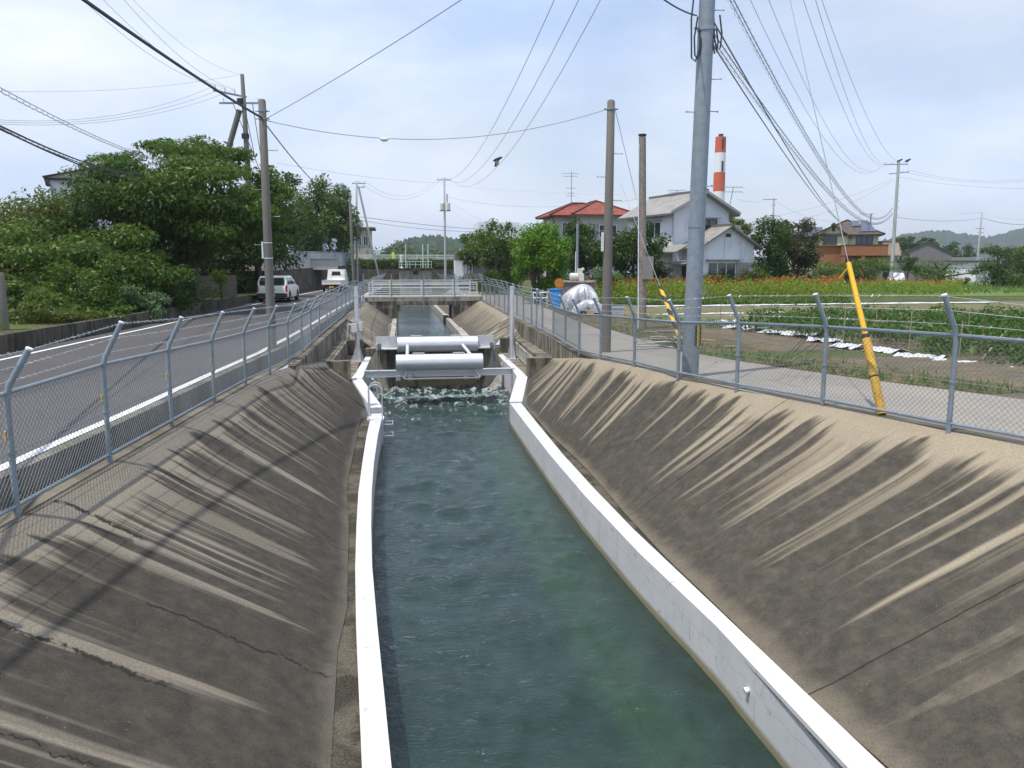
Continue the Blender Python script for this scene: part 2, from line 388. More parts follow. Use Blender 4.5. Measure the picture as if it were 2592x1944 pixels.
def asphalt(name, base, warm):
    t = NT(name); p = t.pos()
    a = t.noise(p, .45, 5, .6); g = t.noise(p, 60, 3, .8)
    lanes = t.noise(t.map(p, (1.4, .08, 1)), 1.0, 3)
    c = t.mix(t.rng(a, .3, .7), base, warm)
    c = t.mix(t.rng(lanes, .35, .65, 0, .35), c, tuple(x * 1.35 for x in base))
    crk = t.math('MULTIPLY', t.rng(t.voro(t.mix(.12, p, t.n('ShaderNodeTexNoise').outputs[1]), .55, 'DISTANCE_TO_EDGE'), .0, .012, 1, 0), t.rng(t.noise(p, .22, 3), .5, .6))
    c = t.mix(t.math('MULTIPLY', crk, .6), c, (.012, .011, .01))
    pat = t.rng(t.noise(p, .16, 2, .3), .56, .565); c = t.mix(t.math('MULTIPLY', pat, .22), c, tuple(x * .6 for x in base))
    c = t.mix(t.rng(g, .3, .75), t.mix(.35, c, (0, 0, 0)), t.mix(.12, c, (.5, .5, .5)))
    return t.done(t.bsdf(c, .85, 0, t.bump(g, .3, .006), .3))
M['asphalt'] = asphalt('asphalt', (.060, .055, .055), (.073, .067, .064))
M['path'] = asphalt('worn_concrete_path', (.27, .25, .215), (.33, .30, .255))
def line_paint():
    t = NT('road_paint'); p = t.pos()
    c = t.mix(t.rng(t.noise(p, 9, 6, .75), .52, .68, 0, .75), (.72, .72, .72), (.13, .125, .12))
    return t.done(t.bsdf(c, .7))
M['line'] = line_paint()
def ground_mat(name, cs, scale, fine=40):
    t = NT(name); p = t.pos()
    a = t.noise(p, scale, 6, .62, .3); b = t.noise(p, scale * 3.3, 5, .65); g = t.noise(p, fine, 4, .75)
    c = t.mix(t.rng(a, .42, .58), cs[0], cs[1])
    c = t.mix(t.rng(b, .5, .66), c, cs[2])
    c = t.mix(t.rng(g, .3, .72), t.mix(.45, c, (0, 0, 0)), t.mix(.06, c, (.6, .55, .4)))
    return t.done(t.bsdf(c, .95, 0, t.bump(g, .8, .03), .1))
M['ground'] = ground_mat('grassy_ground', ((.055, .085, .022), (.085, .12, .032), (.12, .10, .05)), .25, 9)
M['soil'] = ground_mat('bare_dry_soil', ((.15, .128, .098), (.19, .158, .11), (.24, .185, .11)), .5, 28)
M['straw'] = ground_mat('soil_with_straw', ((.17, .125, .075), (.10, .10, .045), (.25, .18, .10)), .8, 30)
M['plot'] = ground_mat('harvested_plot', ((.165, .165, .075), (.19, .185, .095), (.20, .165, .10)), .3, 22)
M['dirt'] = ground_mat('roadside_dirt', ((.12, .10, .075), (.16, .13, .10), (.055, .075, .02)), 1.6, 40)
M['mud'] = ground_mat('silt', ((.055, .05, .04), (.15, .13, .10), (.05, .045, .035)), 1.3, 45)
def white_wall_mat():
    t = NT('white_painted_concrete'); p = t.pos(); q = t.sep(p); o = t.sep(t.n('ShaderNodeNewGeometry').outputs['Normal'])
    c = t.mix(t.rng(t.noise(p, 1.5, 5, .6), .3, .7), (.53, .54, .55), (.59, .595, .60))
    top_m = t.math('MULTIPLY', t.rng(t.noise(p, 7, 6, .8), .55, .68), t.rng(t.noise(p, 1.1, 3), .42, .6))
    c = t.mix(t.math('MULTIPLY', top_m, .55), c, (.15, .14, .12))
    drip = t.noise(t.map(p, (2.5, 9, .5)), 1.0, 4, .65)
    side = t.rng(o[2], .8, .2)
    c = t.mix(t.math('MULTIPLY', t.math('MULTIPLY', t.rng(drip, .60, .76), side), .5), c, (.22, .21, .19))
    mark = t.math('MULTIPLY', t.rng(t.noise(p, 5.5, 6, .75), .58, .7), t.rng(t.noise(p, .8, 2), .5, .62))
    c = t.mix(t.math('MULTIPLY', mark, .7), c, (.16, .15, .13))
    crk = t.rng(t.math('ABSOLUTE', t.math('SUBTRACT', t.math('ADD', q[2], t.math('MULTIPLY', t.math('SUBTRACT', t.noise(p, 1.6, 5, .7), .5), .22)), -2.08)), .002, .006, .45, 0)
    c = t.mix(t.math('MULTIPLY', crk, side), c, (.25, .24, .22))
    wl = t.rng(q[2], -2.45, -2.36, 1, 0)                      # algae line just above the water
    c = t.mix(t.math('MULTIPLY', wl, .85), c, (.22, .18, .07))
    return t.done(t.bsdf(c, .65, 0, t.bump(t.noise(p, 35, 4, .7), .15, .006), .3))
M['white_wall'] = white_wall_mat()
def bed_mat():
    t = NT('canal_bed'); p = t.pos(); q = t.sep(p)
    xx = t.math('ADD', q[0], t.math('MULTIPLY', t.math('SUBTRACT', t.noise(p, .7, 3), .5), .5))
    band = t.math('MULTIPLY', t.rng(xx, 2.25, 2.75), t.rng(xx, 2.95, 3.35, 1, 0))
    c = t.mix(band, (.045, .055, .035), (.17, .30, .04))
    c = t.mix(t.rng(t.noise(p, 3, 5, .7), .4, .7), c, t.mix(.5, c, (.03, .03, .02)))
    return t.done(t.bsdf(c, .9, 0, None, .1))
M['bed'] = bed_mat()
def water_mat(name, murk, tint, tfac, wave, foam=False):
    t = NT(name); p = t.pos(); q = t.sep(p)
    w1 = t.noise(t.map(p, (1.15, .7, 1)), 1.25, 6, .6, 1.8)
    w2 = t.noise(t.map(p, (3.0, 1.6, 1)), 3.0, 4, .6, .8)
    w3 = t.math('ABSOLUTE', t.math('SUBTRACT', t.noise(t.map(p, (1.6, 2.6, 1), rot=(0, 0, .35)), 1.9, 4, .58, 2.6), .5))
    w3 = t.math('SUBTRACT', 1.0, t.math('MULTIPLY', w3, 2.6))
    h = t.math('ADD', t.math('ADD', t.math('MULTIPLY', w1, .55), t.math('MULTIPLY', w2, .22)), t.math('MULTIPLY', w3, .22))
    nb = t.bump(h, wave, .11)
    df = t.n('ShaderNodeBsdfDiffuse'); t.set(df.inputs[0], t.mix(t.rng(w1, .35, .65), murk, tuple(c * 1.35 for c in murk)))
    tr = t.n('ShaderNodeBsdfTransparent'); t.set(tr.inputs[0], tint)
    m1 = t.n('ShaderNodeMixShader'); m1.inputs[0].default_value = tfac; t.set(m1.inputs[1], df.outputs[0]); t.set(m1.inputs[2], tr.outputs[0])
    gl = t.n('ShaderNodeBsdfGlossy'); gl.inputs['Roughness'].default_value = .07; gl.inputs[0].default_value = (.95, .97, 1, 1); t.set(gl.inputs['Normal'], nb)
    fr = t.n('ShaderNodeFresnel'); fr.inputs[0].default_value = 1.33; t.set(fr.inputs['Normal'], nb)
    m2 = t.n('ShaderNodeMixShader'); t.set(m2.inputs[0], fr.outputs[0]); t.set(m2.inputs[1], m1.outputs[0]); t.set(m2.inputs[2], gl.outputs[0])
    sh = m2.outputs[0]
    if foam:
        near = t.rng(q[1], 20, 31.0, 0, 1, False)
        fn = t.noise(t.map(p, (1.1, .8, 1)), 2.2, 7, .72, 1.8)
        edge = t.math('SUBTRACT', .70, t.math('MULTIPLY', t.math('POWER', near, .8), .27))
        f = t.math('MULTIPLY', t.rng(fn, edge, t.math('ADD', edge, .09)), t.rng(q[1], 16, 22, 0, 1))
        fine = t.noise(p, 14, 4, .8); f = t.math('MULTIPLY', f, t.rng(fine, .36, .6, .15, 1))
        fd = t.n('ShaderNodeBsdfDiffuse'); fd.inputs[0].default_value = (.62, .68, .70, 1)
        m3 = t.n('ShaderNodeMixShader'); t.set(m3.inputs[0], t.math('MULTIPLY', f, .62)); t.set(m3.inputs[1], sh); t.set(m3.inputs[2], fd.outputs[0]); sh = m3.outputs[0]
    return t.done(sh)
M['water'] = water_mat('canal_water', (.030, .060, .055), (.42, .55, .40), .55, .52, True)
M['water_up'] = water_mat('calm_water', (.03, .07, .075), (.35, .45, .36), .25, .22)
def hill_mat(name, a, b):
    t = NT(name); p = t.pos(); n = t.noise(p, .06, 6, .7); g = t.voro(p, .12)
    c = t.mix(t.rng(n, .35, .65), a, b); c = t.mix(t.rng(g, .2, .9), c, t.mix(.4, c, (0, 0, 0)))
    return t.done(t.bsdf(c, .95, 0, t.bump(g, 1.0, 4.0), .05))
M['hill'] = hill_mat('wooded_hill', (.022, .045, .02), (.045, .08, .03))

LF = {'dark': leaf_mat('dark_green_leaves', (.026, .060, .011), (.060, .110, .018), (.09, .14, .025)),
      'mid': leaf_mat('mid_green_leaves', (.040, .086, .012), (.092, .154, .021), (.14, .185, .032)),
      'olive': leaf_mat('yellowish_leaves', (.060, .085, .016), (.115, .145, .028), (.16, .17, .05)),
      'conifer': leaf_mat('bright_conifer_foliage', (.075, .165, .012), (.13, .26, .018), (.17, .30, .03), .25),
      'brown': leaf_mat('brownish_leaves', (.045, .050, .020), (.080, .080, .030), (.12, .09, .04)),
      'pale': leaf_mat('pale_green_leaves', (.07, .14, .055), (.12, .20, .09), (.16, .24, .12)),
      'crop': leaf_mat('dark_crop_leaves', (.034, .084, .013), (.068, .140, .023), (.095, .17, .035)),
      'lime': leaf_mat('lime_leaves', (.12, .20, .02), (.21, .27, .03), (.28, .28, .05)),
      'grass': leaf_mat('grass_blades', (.06, .13, .02), (.11, .18, .035), (.20, .19, .08), .3),
      'red': leaf_mat('red_flower_heads', (.46, .025, .02), (.60, .12, .03), (.50, .03, .07), .2),
      'white': leaf_mat('white_flowers', (.6, .6, .55), (.75, .74, .68), None, .2)}

# ------------------------------------------------------------------ the ground and the canal
WT, WLV, WUP, GT = -1.84, -2.5, -1.9, -1.45            # wall top, water, upstream water, gate-structure top
def xl(y): return interp(y, [0, 2, 10.2, 16.6, 22, 30, 37, 54, 95], [-4.35, -4.2, -3.5, -3.02, -2.52, -2.38, -2.25, -1.95, -1.6])
def xr(y): return interp(y, [0, 2, 9.2, 11.3, 13.3, 15.3, 17.2, 20, 25.4, 35.6, 54, 95], [9.8, 9.2, 7.12, 6.52, 5.97, 5.62, 5.3, 4.97, 5.22, 5.44, 5.9, 6.5])
def zr(y): return interp(y, [0, 9, 14, 18, 22], [.03, 0, -.06, -.16, -.28])
def rx(y): return interp(y, [2, 8.7, 10, 11.2, 13.5, 16.1, 20.7, 28.8, 38.3, 50, 60, 75], [-4.7, -4.09, -4.01, -3.88, -3.74, -3.56, -3.19, -2.95, -2.75, -2.4, -2.0, -1.2])
def lx(y): return interp(y, [2, 18.7, 24.7, 30, 39, 46, 60, 75, 95], [-9.2, -8.75, -8.45, -8.05, -7.85, -7.3, -6.6, -5.2, -2.6])
YS = [-12, 0, 2, 5, 9, 12, 14, 16, 18, 20, 22, 26, 30, 36, 44, 54, 64, 75, 85, 95]
g = MB()
for a, b in zip(YS[:-1], YS[1:]):
    g.quad((xr(a) + .1, a, zr(a) - .03), (160, a, -.28 if a > 20 else zr(a) - .03), (160, b, -.28 if b > 20 else zr(b) - .03), (xr(b) + .1, b, zr(b) - .03))
    g.quad((-160, a, -.02), (xl(a) - .22, a, -.02), (xl(b) - .22, b, -.02), (-160, b, -.02))
for a, b in zip(YS[:-1], YS[1:]):
    g.quad((160, a, -.28 if a > 20 else zr(a) - .03), (3000, a, -.28), (3000, b, -.28), (160, b, -.28 if b > 20 else zr(b) - .03))
    g.quad((-3000, a, -.02), (-160, a, -.02), (-160, b, -.02), (-3000, b, -.02))
g.quad((-3000, 95, -.02), (xl(95) - .22, 95, -.02), (xl(95) - .22, 3500, -.15), (-3000, 3500, -.15))
g.quad((xl(95) - .22, 95, -.02), (xr(95) + .1, 95, -.31), (3000, 3500, -.28), (xl(95) - .22, 3500, -.15))
g.poly([(xr(95) + .1, 95, -.31), (160, 95, -.28), (3000, 95, -.28), (3000, 3500, -.28)])
g.quad((xl(81) - .3, 81, -.15), (xr(81) + .2, 81, -.15), (xr(95) + .1, 95, -.02), (xl(95) - .22, 95, -.02))
g.quad((xl(81) - .3, 81, -2.8), (xr(81) + .2, 81, -2.8), (xr(81) + .2, 81, -.15), (xl(81) - .3, 81, -.15))
props(g.build('ground', M['ground']), kind='structure')

def strip(name, fx0, fx1, ys, zf, mat, kind='structure', sub=1):
    m = MB()
    for a, b in zip(ys[:-1], ys[1:]): m.quad((fx0(a), a, zf(a)), (fx1(a), a, zf(a)), (fx1(b), b, zf(b)), (fx0(b), b, zf(b)))
    return props(m.build(name, mat), kind=kind)
RY = [-12, 0, 4, 8, 10, 12, 14, 16, 18, 20, 24, 28, 33, 38, 44, 50, 56, 62, 68, 75, 84, 95]
strip('road', lambda y: lx(y) - .65, lambda y: rx(y) + .1, RY, lambda y: .0, M['asphalt'])
strip('road_verge', lambda y: rx(y) + .1, lambda y: xl(y) - .22, RY, lambda y: .004, M['dirt'])
strip('edge_line', lambda y: rx(y) - .075, lambda y: rx(y) + .075, RY, lambda y: .006, M['line'])
strip('edge_line', lambda y: lx(y) - .06, lambda y: lx(y) + .06, RY[2:], lambda y: .006, M['line'])
PY = [-12, 0, 4, 8, 10, 12, 14, 16, 18, 20, 22, 25, 30, 36, 44, 54, 64, 75]
def path_o(y): return interp(y, [0, 8, 11, 14, 17, 20, 25, 30, 40, 54, 75], [14.5, 11.2, 10.2, 9.0, 8.3, 7.9, 7.9, 8.0, 8.6, 9.3, 10.4])
strip('path', lambda y: xr(y) + .1, path_o, PY, lambda y: zr(y) - .022 if y < 20 else zr(y) - .0, M['path'])

def bank(name, rows, mat, nv=14, flip=False):
    m = MB(); m.uv = []
    n = len(rows)
    for c, t in rows:
        c = Vector(c); t = Vector(t)
        for j in range(nv + 1):
            f = j / nv
            p = c.lerp(t, f)
            p.z += .035 * sin(pi * min(f / .25, 1)) * (1 if f < .25 else 0)        # rounded shoulder
            if f > .86: p.z += .10 * ((f - .86) / .14) ** 2 * .6 - .06 * ((f - .86) / .14)
            m.v.append(tuple(p)); m.uv.append((c.y * (1 - f) + t.y * f, f))
    for i in range(n - 1):
        for j in range(nv):
            a = i * (nv + 1) + j; q = (a, a + 1, a + nv + 2, a + nv + 1)
            m.f.append(q if not flip else q[::-1]); m.m.append(0)
    return props(m.build(name, mat, smooth=True), kind='structure')
def xtl(y): return interp(y, [0, 2, 4.4, 6, 8, 9, 12, 14.5, 16, 20, 22.4, 25.5], [-.34, -.36, -.46, -.58, -.66, -.62, -.76, -.93, -.92, -.93, -.80, -1.42])
def xtr(y): return interp(y, [0, 2, 6.4, 8, 10, 12, 13.5, 15.5, 18, 22.5, 25], [4.3, 4.15, 3.73, 3.70, 3.62, 3.62, 3.66, 3.68, 3.58, 3.64, 4.2])
M['bank_l'] = bank_mat('left_bank_concrete', (.285, .25, .195), (.043, .037, .029), 1.9, .02, 3.1,
                       joints=((13.6, .012),), cracks=((6.3, .12, .62, .05), (8.55, -.05, .32, .055), (7.4, .42, 1.0, .03), (10.9, .55, 1.05, .018), (5.2, .3, .8, .015)))
M['bank_r'] = bank_mat('right_bank_concrete', (.37, .315, .225), (.053, .0465, .037), 1.45, .012, 11.7,
                       joints=((6.45, .014), (11.85, .012), (17.0, .012)), panel_u=6.45)
M['bank_u'] = bank_mat('upstream_bank_concrete', (.33, .285, .21), (.095, .08, .062), 1.6, -.01, 23.0)
ys = [-1, 1, 2, 3, 4, 5, 6, 7, 8, 9, 10, 11, 12, 13, 14, 15, 16, 17, 18, 19, 20, 21, 22, 23, 24, 25.15]
zc = lambda y: interp(y, [0, 19.8, 25.15], [-.3, -.32, -.86])
ztoe = lambda y: interp(y, [0, 22, 25.5], [-1.88, -1.86, -1.47])
rows = []
for y in ys:
    yt = y if y <= 22 else 22 + (y - 22) * 3.4 / 3.15
    cx = xl(y) + .12 if y < 19 else interp(y, [19, 20, 25.15], [xl(19) + .12, -2.42, -2.25])
    rows.append(((cx, y, zc(y)), (xtl(yt), yt, ztoe(yt))))
bank('canal_bank', rows, M['bank_l'], flip=True)
rows = []
zcr = lambda y: zr(y) + .0 if y < 19.8 else interp(y, [19.8, 25.1], [zr(19.8), -.86])
for y in ys:
    yt = y if y <= 22 else 22 + (y - 22) * 3.0 / 3.15
    cx = xr(y) - .12 if y < 19.5 else interp(y, [19.5, 25.1], [xr(19.5) - .12, 5.14])
    rows.append(((cx, y, zcr(y)), (xtr(yt), yt, ztoe(yt))))
bank('canal_bank', rows, M['bank_r'])
# crest strips under the fences, kerb drop on the road side
m = MB()
cy = [-1, 2, 4, 6, 8, 10, 12, 14, 16, 18, 20, 22, 26, 30, 36, 44, 54]
for a, b in zip(cy[:-1], cy[1:]):
    m.quad((xl(a) - .22, a, -.305), (xl(a) + .13, a, -.305), (xl(b) + .13, b, -.305), (xl(b) - .22, b, -.305))
    m.quad((xl(a) - .22, a, -.02), (xl(a) - .22, a, -.305), (xl(b) - .22, b, -.305), (xl(b) - .22, b, -.02))
    m.quad((xl(a) - .22, a, .012), (xl(a) - .22, a, -.02), (xl(b) - .22, b, -.02), (xl(b) - .22, b, .012))
    m.quad((xl(a) - .36, a, .012), (xl(a) - .22, a, .012), (xl(b) - .22, b, .012), (xl(b) - .36, b, .012))
props(m.build('roadside_kerb', streak_wall('kerb_concrete', (.22, .20, .165), (.10, .09, .07), 1.2, .5)), kind='structure')
m = MB()
for a, b in zip(cy[:-1], cy[1:]):
    m.quad((xr(a) - .13, a, zr(a) + .004), (xr(a) + .11, a, zr(a) + .004), (xr(b) + .11, b, zr(b) + .004), (xr(b) - .13, b, zr(b) + .004))
props(m.build('bank_crest', streak_wall('crest_concrete', (.25, .22, .165), (.10, .09, .07), 1.0, .42)), kind='structure')

# white walls (one per side), polylines of (inner, outer, top)
def wall_poly(name, label, pts, zb, mat, th_group=None):
    m = MB()
    for (i0, o0, z0), (i1, o1, z1) in zip(pts[:-1], pts[1:]):
        m.quad((*i0, z0), (*i1, z1), (*o1, z1), (*o0, z0)); m.quad((*i0, zb), (*i1, zb), (*i1, z1), (*i0, z0)); m.quad((*o1, zb), (*o0, zb), (*o0, z0), (*o1, z1))
    for (i, o, z) in (pts[0], pts[-1]): m.quad((*i, zb), (*i, z), (*o, z), (*o, zb))
    o = m.build(name, mat); return props(o, label, 'wall', th_group)
LW = [((.12, 1), (-.12, 1), WT), ((.04, 3.5), (-.2, 3.5), WT), ((-.10, 5.9), (-.33, 5.9), WT), ((-.26, 8.45), (-.49, 8.45), WT), ((-.36, 10.2), (-.58, 10.2), WT), ((-.42, 11.9), (-.64, 11.9), WT), ((-.46, 13.8), (-.69, 13.8), WT), ((-.47, 15.9), (-.70, 15.9), WT), ((-.44, 18.5), (-.70, 18.5), WT), ((-.36, 21.3), (-.66, 21.3), WT)]
RW = [((3.52, 1), (3.9, 1), WT), ((3.48, 5.4), (3.77, 5.3), WT), ((3.44, 7.9), (3.63, 8.4), WT), ((3.28, 10.2), (3.50, 11.2), WT), ((3.19, 13), (3.46, 13.4), WT), ((3.17, 16), (3.45, 16), WT), ((3.2, 19), (3.5, 19), WT), ((3.25, 22.4), (3.57, 22.4), WT)]
wall_poly('canal_wall', 'low white painted wall along the left edge of the water, ladder at its far end', LW, -2.9, M['white_wall'])
wall_poly('canal_wall', 'low white painted wall along the right edge of the water, widening toward the viewer', RW, -2.9, M['white_wall'])
wall_poly('wing_wall', 'white wing wall flaring out left of the gate pool', [((-.37, 21.95), (-.70, 21.95), WT + .05), ((-1.05, 25.35), (-1.40, 25.45), GT)], -2.9, M['white_wall'])
wall_poly('wing_wall', 'white wing wall flaring out right of the gate pool', [((3.24, 22.5), (3.62, 22.5), WT + .02), ((3.88, 25.2), (4.2, 25.0), GT)], -2.9, M['white_wall'])
wall_poly('pool_wall', 'pale side wall of the gate pool below the left post', [((-1.05, 25.5), (-1.40, 25.5), GT - .01), ((-1.02, 27.0), (-1.3, 27.0), GT - .01), ((-1.02, 27.5), (-1.3, 27.5), GT - .01), ((-.93, 31.5), (-1.15, 31.5), GT - .01)], -2.9, M['white_wall'])
wall_poly('pool_wall', 'pale side wall of the gate pool below the right post', [((3.88, 25.3), (4.2, 25.1), GT - .01), ((4.0, 27.0), (4.25, 27.0), GT - .01), ((4.02, 27.4), (4.25, 27.4), GT - .01), ((4.05, 31.6), (4.3, 31.6), GT - .01)], -2.9, M['white_wall'])
def xwl(y): return interp(y, [0, 1, 3.5, 5.9, 8.45, 10.2, 11.9, 13.8, 15.9, 18.5, 21.3], [-.05, -.05, -.12, -.25, -.4, -.5, -.56, -.6, -.62, -.62, -.58])
# silt ledge between walls and banks
m = MB()
for a, b in zip(ys[:21], ys[1:22]):
    m.quad((xtl(a) - .05, a, -1.885), (xwl(a), a, -1.885), (xwl(b), b, -1.885), (xtl(b) - .05, b, -1.885))
    m.quad((3.45, a, -1.885), (xtr(a) + .05, a, -1.885), (xtr(b) + .05, b, -1.885), (3.45, b, -1.885))
props(m.build('silt_ledge', M['mud']), kind='structure')
m = MB(); m.quad((-1.6, -2, -3.4), (4.8, -2, -3.4), (4.8, 33, -3.4), (-1.6, 33, -3.4)); m.quad((-.6, 33, -3.0), (4.2, 33, -3.0), (4.2, 84, -3.0), (-.6, 84, -3.0))
m.quad((3.6, 1, -3.4), (3.6, 22.4, -3.4), (3.6, 22.4, -2.88), (3.6, 1, -2.88)); m.quad((-.7, 22, -3.4), (-.7, 1, -3.4), (-.7, 1, -2.88), (-.7, 22, -2.88))
m.quad((2.9, 1, -3.35), (3.55, 1, -2.6), (3.3, 22, -2.6), (2.7, 22, -3.35))
props(m.build('canal_bed', M['bed']), kind='structure')
# water: a grid with real waves
rng = np.random.default_rng(5)
def waves(X, Y, amp, seed, k0=1.2, n=26, lo=.35, hi=2.2):
    r = np.random.default_rng(seed); Z = np.zeros_like(X)
    for i in range(n):
        lam = lo * (hi / lo) ** r.random(); th = r.normal(pi / 2, .75); k = 2 * pi / lam
        ph = r.random() * 6.28; wob = .5 * np.sin(X * r.normal(0, 1.1) + Y * r.normal(0, .7) + r.random() * 6)
        Z += amp * lam ** .8 / sqrt(n) * np.sin(k * (X * cos(th) + Y * sin(th)) + ph + wob * 2)
    return Z
def water_grid(name, x0, x1, y0, y1, z, res, amp, seed, mat, rough_from=None):
    nx = int((x1 - x0) / res); ny = int((y1 - y0) / (res * 1.25))
    X, Y = np.meshgrid(np.linspace(x0, x1, nx), np.linspace(y0, y1, ny))
    A = np.full_like(X, 1.0)
    Z = waves(X, Y, amp, seed)
    if rough_from is not None:
        t = np.clip((Y - rough_from) / (y1 - rough_from), 0, 1)
        Z = Z * (1 + 2.0 * t) + t * waves(X, Y, amp * 3.2, seed + 1, lo=.25, hi=1.0)
    ri = np.interp(Y, [0, 5.4, 7.9, 10.2, 13, 16, 22.4, 25.2, 40, 80], [3.5, 3.48, 3.44, 3.28, 3.19, 3.17, 3.25, 3.9, 3.38, 3.5]); li = np.interp(Y, [0, 5.9, 8.45, 11.9, 15.9, 21.3, 25.4, 33, 80], [.1, -.1, -.26, -.42, -.47, -.36, -1.05, -.05, .3])
    Z = Z * (.12 + .88 * np.clip(np.minimum(np.abs(X - ri), np.abs(X - li)) / .5, 0, 1))
    V = np.stack([X, Y, Z + z], -1).reshape(-1, 3)
    i = np.arange(nx * ny).reshape(ny, nx)
    F = np.stack([i[:-1, :-1], i[:-1, 1:], i[1:, 1:], i[1:, :-1]], -1).reshape(-1, 4)
    return props(np_mesh(name, V, F, [mat], smooth=True), kind='structure')
water_grid('water', -1.38, 4.2, .5, 32.2, WLV, .07, .036, 3, M['water'], 19.0)
water_grid('water', -.22, 3.66, 32.0, 80, WUP, .16, .009, 8, M['water_up'])

# gate structure: retaining walls, boxes, aprons (mirrored pair of things)
def retaining(name, label, top, h, th, mat):
    m = MB()
    for (x0, y0, z0), (x1, y1, z1) in zip(top[:-1], top[1:]):
        sgn = th
        m.hexa([(x0, y0, z0 - h), (x1, y1, z1 - h), (x1 + sgn, y1, z1 - h), (x0 + sgn, y0, z0 - h)], [(x0, y0, z0), (x1, y1, z1), (x1 + sgn, y1, z1), (x0 + sgn, y0, z0)])
    return props(m.build(name, mat), label, 'wall')
retaining('retaining_wall', 'stained concrete retaining wall under the roadside fence beside the gate', [(-2.40, 19.6, -.31), (-2.28, 28, -.33), (-2.14, 38.5, -.36)], .62, -.16, M['conc'])
retaining('retaining_wall', 'streaked concrete retaining wall under the path fence beside the gate', [(4.88, 19.5, -.272), (5.08, 25.4, -.29), (5.3, 36.5, -.31)], .62, .16, M['conc'])
def box_side(sx, label):
    X = (lambda v: v) if sx > 0 else (lambda v: v)
    t = thing('gate_chamber', label, 'chamber', (sx_x := (4.6 if sx > 0 else -1.75), 25, GT))
    if sx > 0:
        o0, o1, i0, i1, f = (5.12, 25.1), (5.28, 32.5), (4.62, 25.5), (4.86, 32.2), (4.22, 25.05)
        back, bi = (4.3, 32.6), (4.3, 32.2)
    else:
        o0, o1, i0, i1, f = (-2.32, 25.1), (-2.2, 32.6), (-1.92, 25.45), (-1.86, 32.3), (-1.40, 25.1)
        back, bi = (-1.27, 32.6), (-1.27, 32.2)
    zt, zb = -.86, GT - .35
    m = MB()
    def wallq(a, b, c, d): m.hexa([(*a, zb), (*b, zb), (*c, zb), (*d, zb)], [(*a, zt), (*b, zt), (*c, zt), (*d, zt)])
    fin = (f[0], i0[1])
    if sx > 0: wallq(i0, o0, o1, i1); wallq(f, (o0[0] - .001, o0[1]), (i0[0], i0[1]), fin)
    else: wallq(o0, i0, i1, o1); wallq((o0[0] + .001, o0[1]), f, fin, (i0[0], i0[1]))
    m.build('side_wall', M['conc'], t)
    m = MB(); m.hexa([(min(i1[0], bi[0]), 32.21, zb), (max(i1[0], bi[0]), 32.21, zb), (max(i1[0], bi[0]), 32.65, zb), (min(i1[0], bi[0]), 32.65, zb)],
                     [(min(i1[0], bi[0]), 32.21, zt - .01), (max(i1[0], bi[0]), 32.21, zt - .01), (max(i1[0], bi[0]), 32.65, zt - .01), (min(i1[0], bi[0]), 32.65, zt - .01)])
    m.build('back_wall', M['conc_dark'], t)
    m = MB()
    a, b = sorted((i0[0] + .02 * sx, f[0] - .06 * sx)); xx = (4.22 if sx > 0 else -1.32)
    m.box(min(xx, i0[0] + .2 * sx), max(xx, i0[0] + .2 * sx), 25.5, 32.3, GT - .4, GT - .02)
    m.build('apron', M['conc'], t)
    m = MB()
    x0, x1 = (3.95, 4.42) if sx > 0 else (-1.4, -.62)
    m.box(x0, x1, 32.3, 33.1, -1.75, -1.22); m.build('pier', M['conc'], t)
    return t
ch_l = box_side(-1, 'stained concrete chamber beside the gate on the road side')
ch_r = box_side(1, 'stained concrete chamber beside the gate on the path side, with a steel grille')
# berms and upstream banks
m = MB()
m.quad((-2.42, 24.8, -.87), (-2.30, 24.8, -.87), (-2.1, 38, -.87), (-2.3, 38, -.87)); m.quad((5.1, 24.8, -.87), (5.3, 24.8, -.87), (5.5, 38, -.87), (5.2, 38, -.87))
m.build('berm', M['conc_dark'])
props(bpy.data.objects['berm'], kind='structure')
yu = [37, 39, 41, 43, 45, 47, 49, 51, 53.8]
bank('canal_bank', [((xl(y) + .11, y, -.31), (interp(y, [37, 54], [-.3, -.12]), y + max(0, (40 - y) * .6), -1.47)) for y in yu], M['bank_u'], 8, True)
bank('canal_bank', [((xr(y) - .11, y, zr(y) - .002), (interp(y, [37, 54], [3.72, 3.85]), y + max(0, (40 - y) * .6), -1.47)) for y in yu], M['bank_u'], 8)
m = MB()
m.poly([(xr(37) - .11, 37, zr(37) - .002), (3.72, 38.8, -1.47), (3.9, 32.9, -1.5), (4.3, 32.6, -.95), (5.25, 32.6, -.88)])
m.poly([(xl(37) + .11, 37, -.31), (-2.2, 32.6, -.88), (-1.27, 32.6, -.95), (-.6, 32.9, -1.5), (-.3, 38.8, -1.47)])
props(m.build('bank_end', M['conc']), kind='structure')
wall_poly('canal_wall', 'white topped canal wall left of the calm water between gate and bridge', [((-.05, 33), (-.3, 33), GT), ((0, 40), (-.26, 40), GT), ((.2, 56), (-.08, 56), GT), ((.3, 80), (.05, 80), GT)], -2.6, streak_wall('worn_white_concrete', (.66, .65, .62), (.30, .28, .24), 1.6, .42))
wall_poly('canal_wall', 'white topped canal wall right of the calm water between gate and bridge', [((3.42, 33), (3.75, 33), GT), ((3.38, 40), (3.68, 40), GT), ((3.48, 56), (3.78, 56), GT), ((3.5, 80), (3.8, 80), GT)], -2.6, bpy.data.materials['worn_white_concrete'])
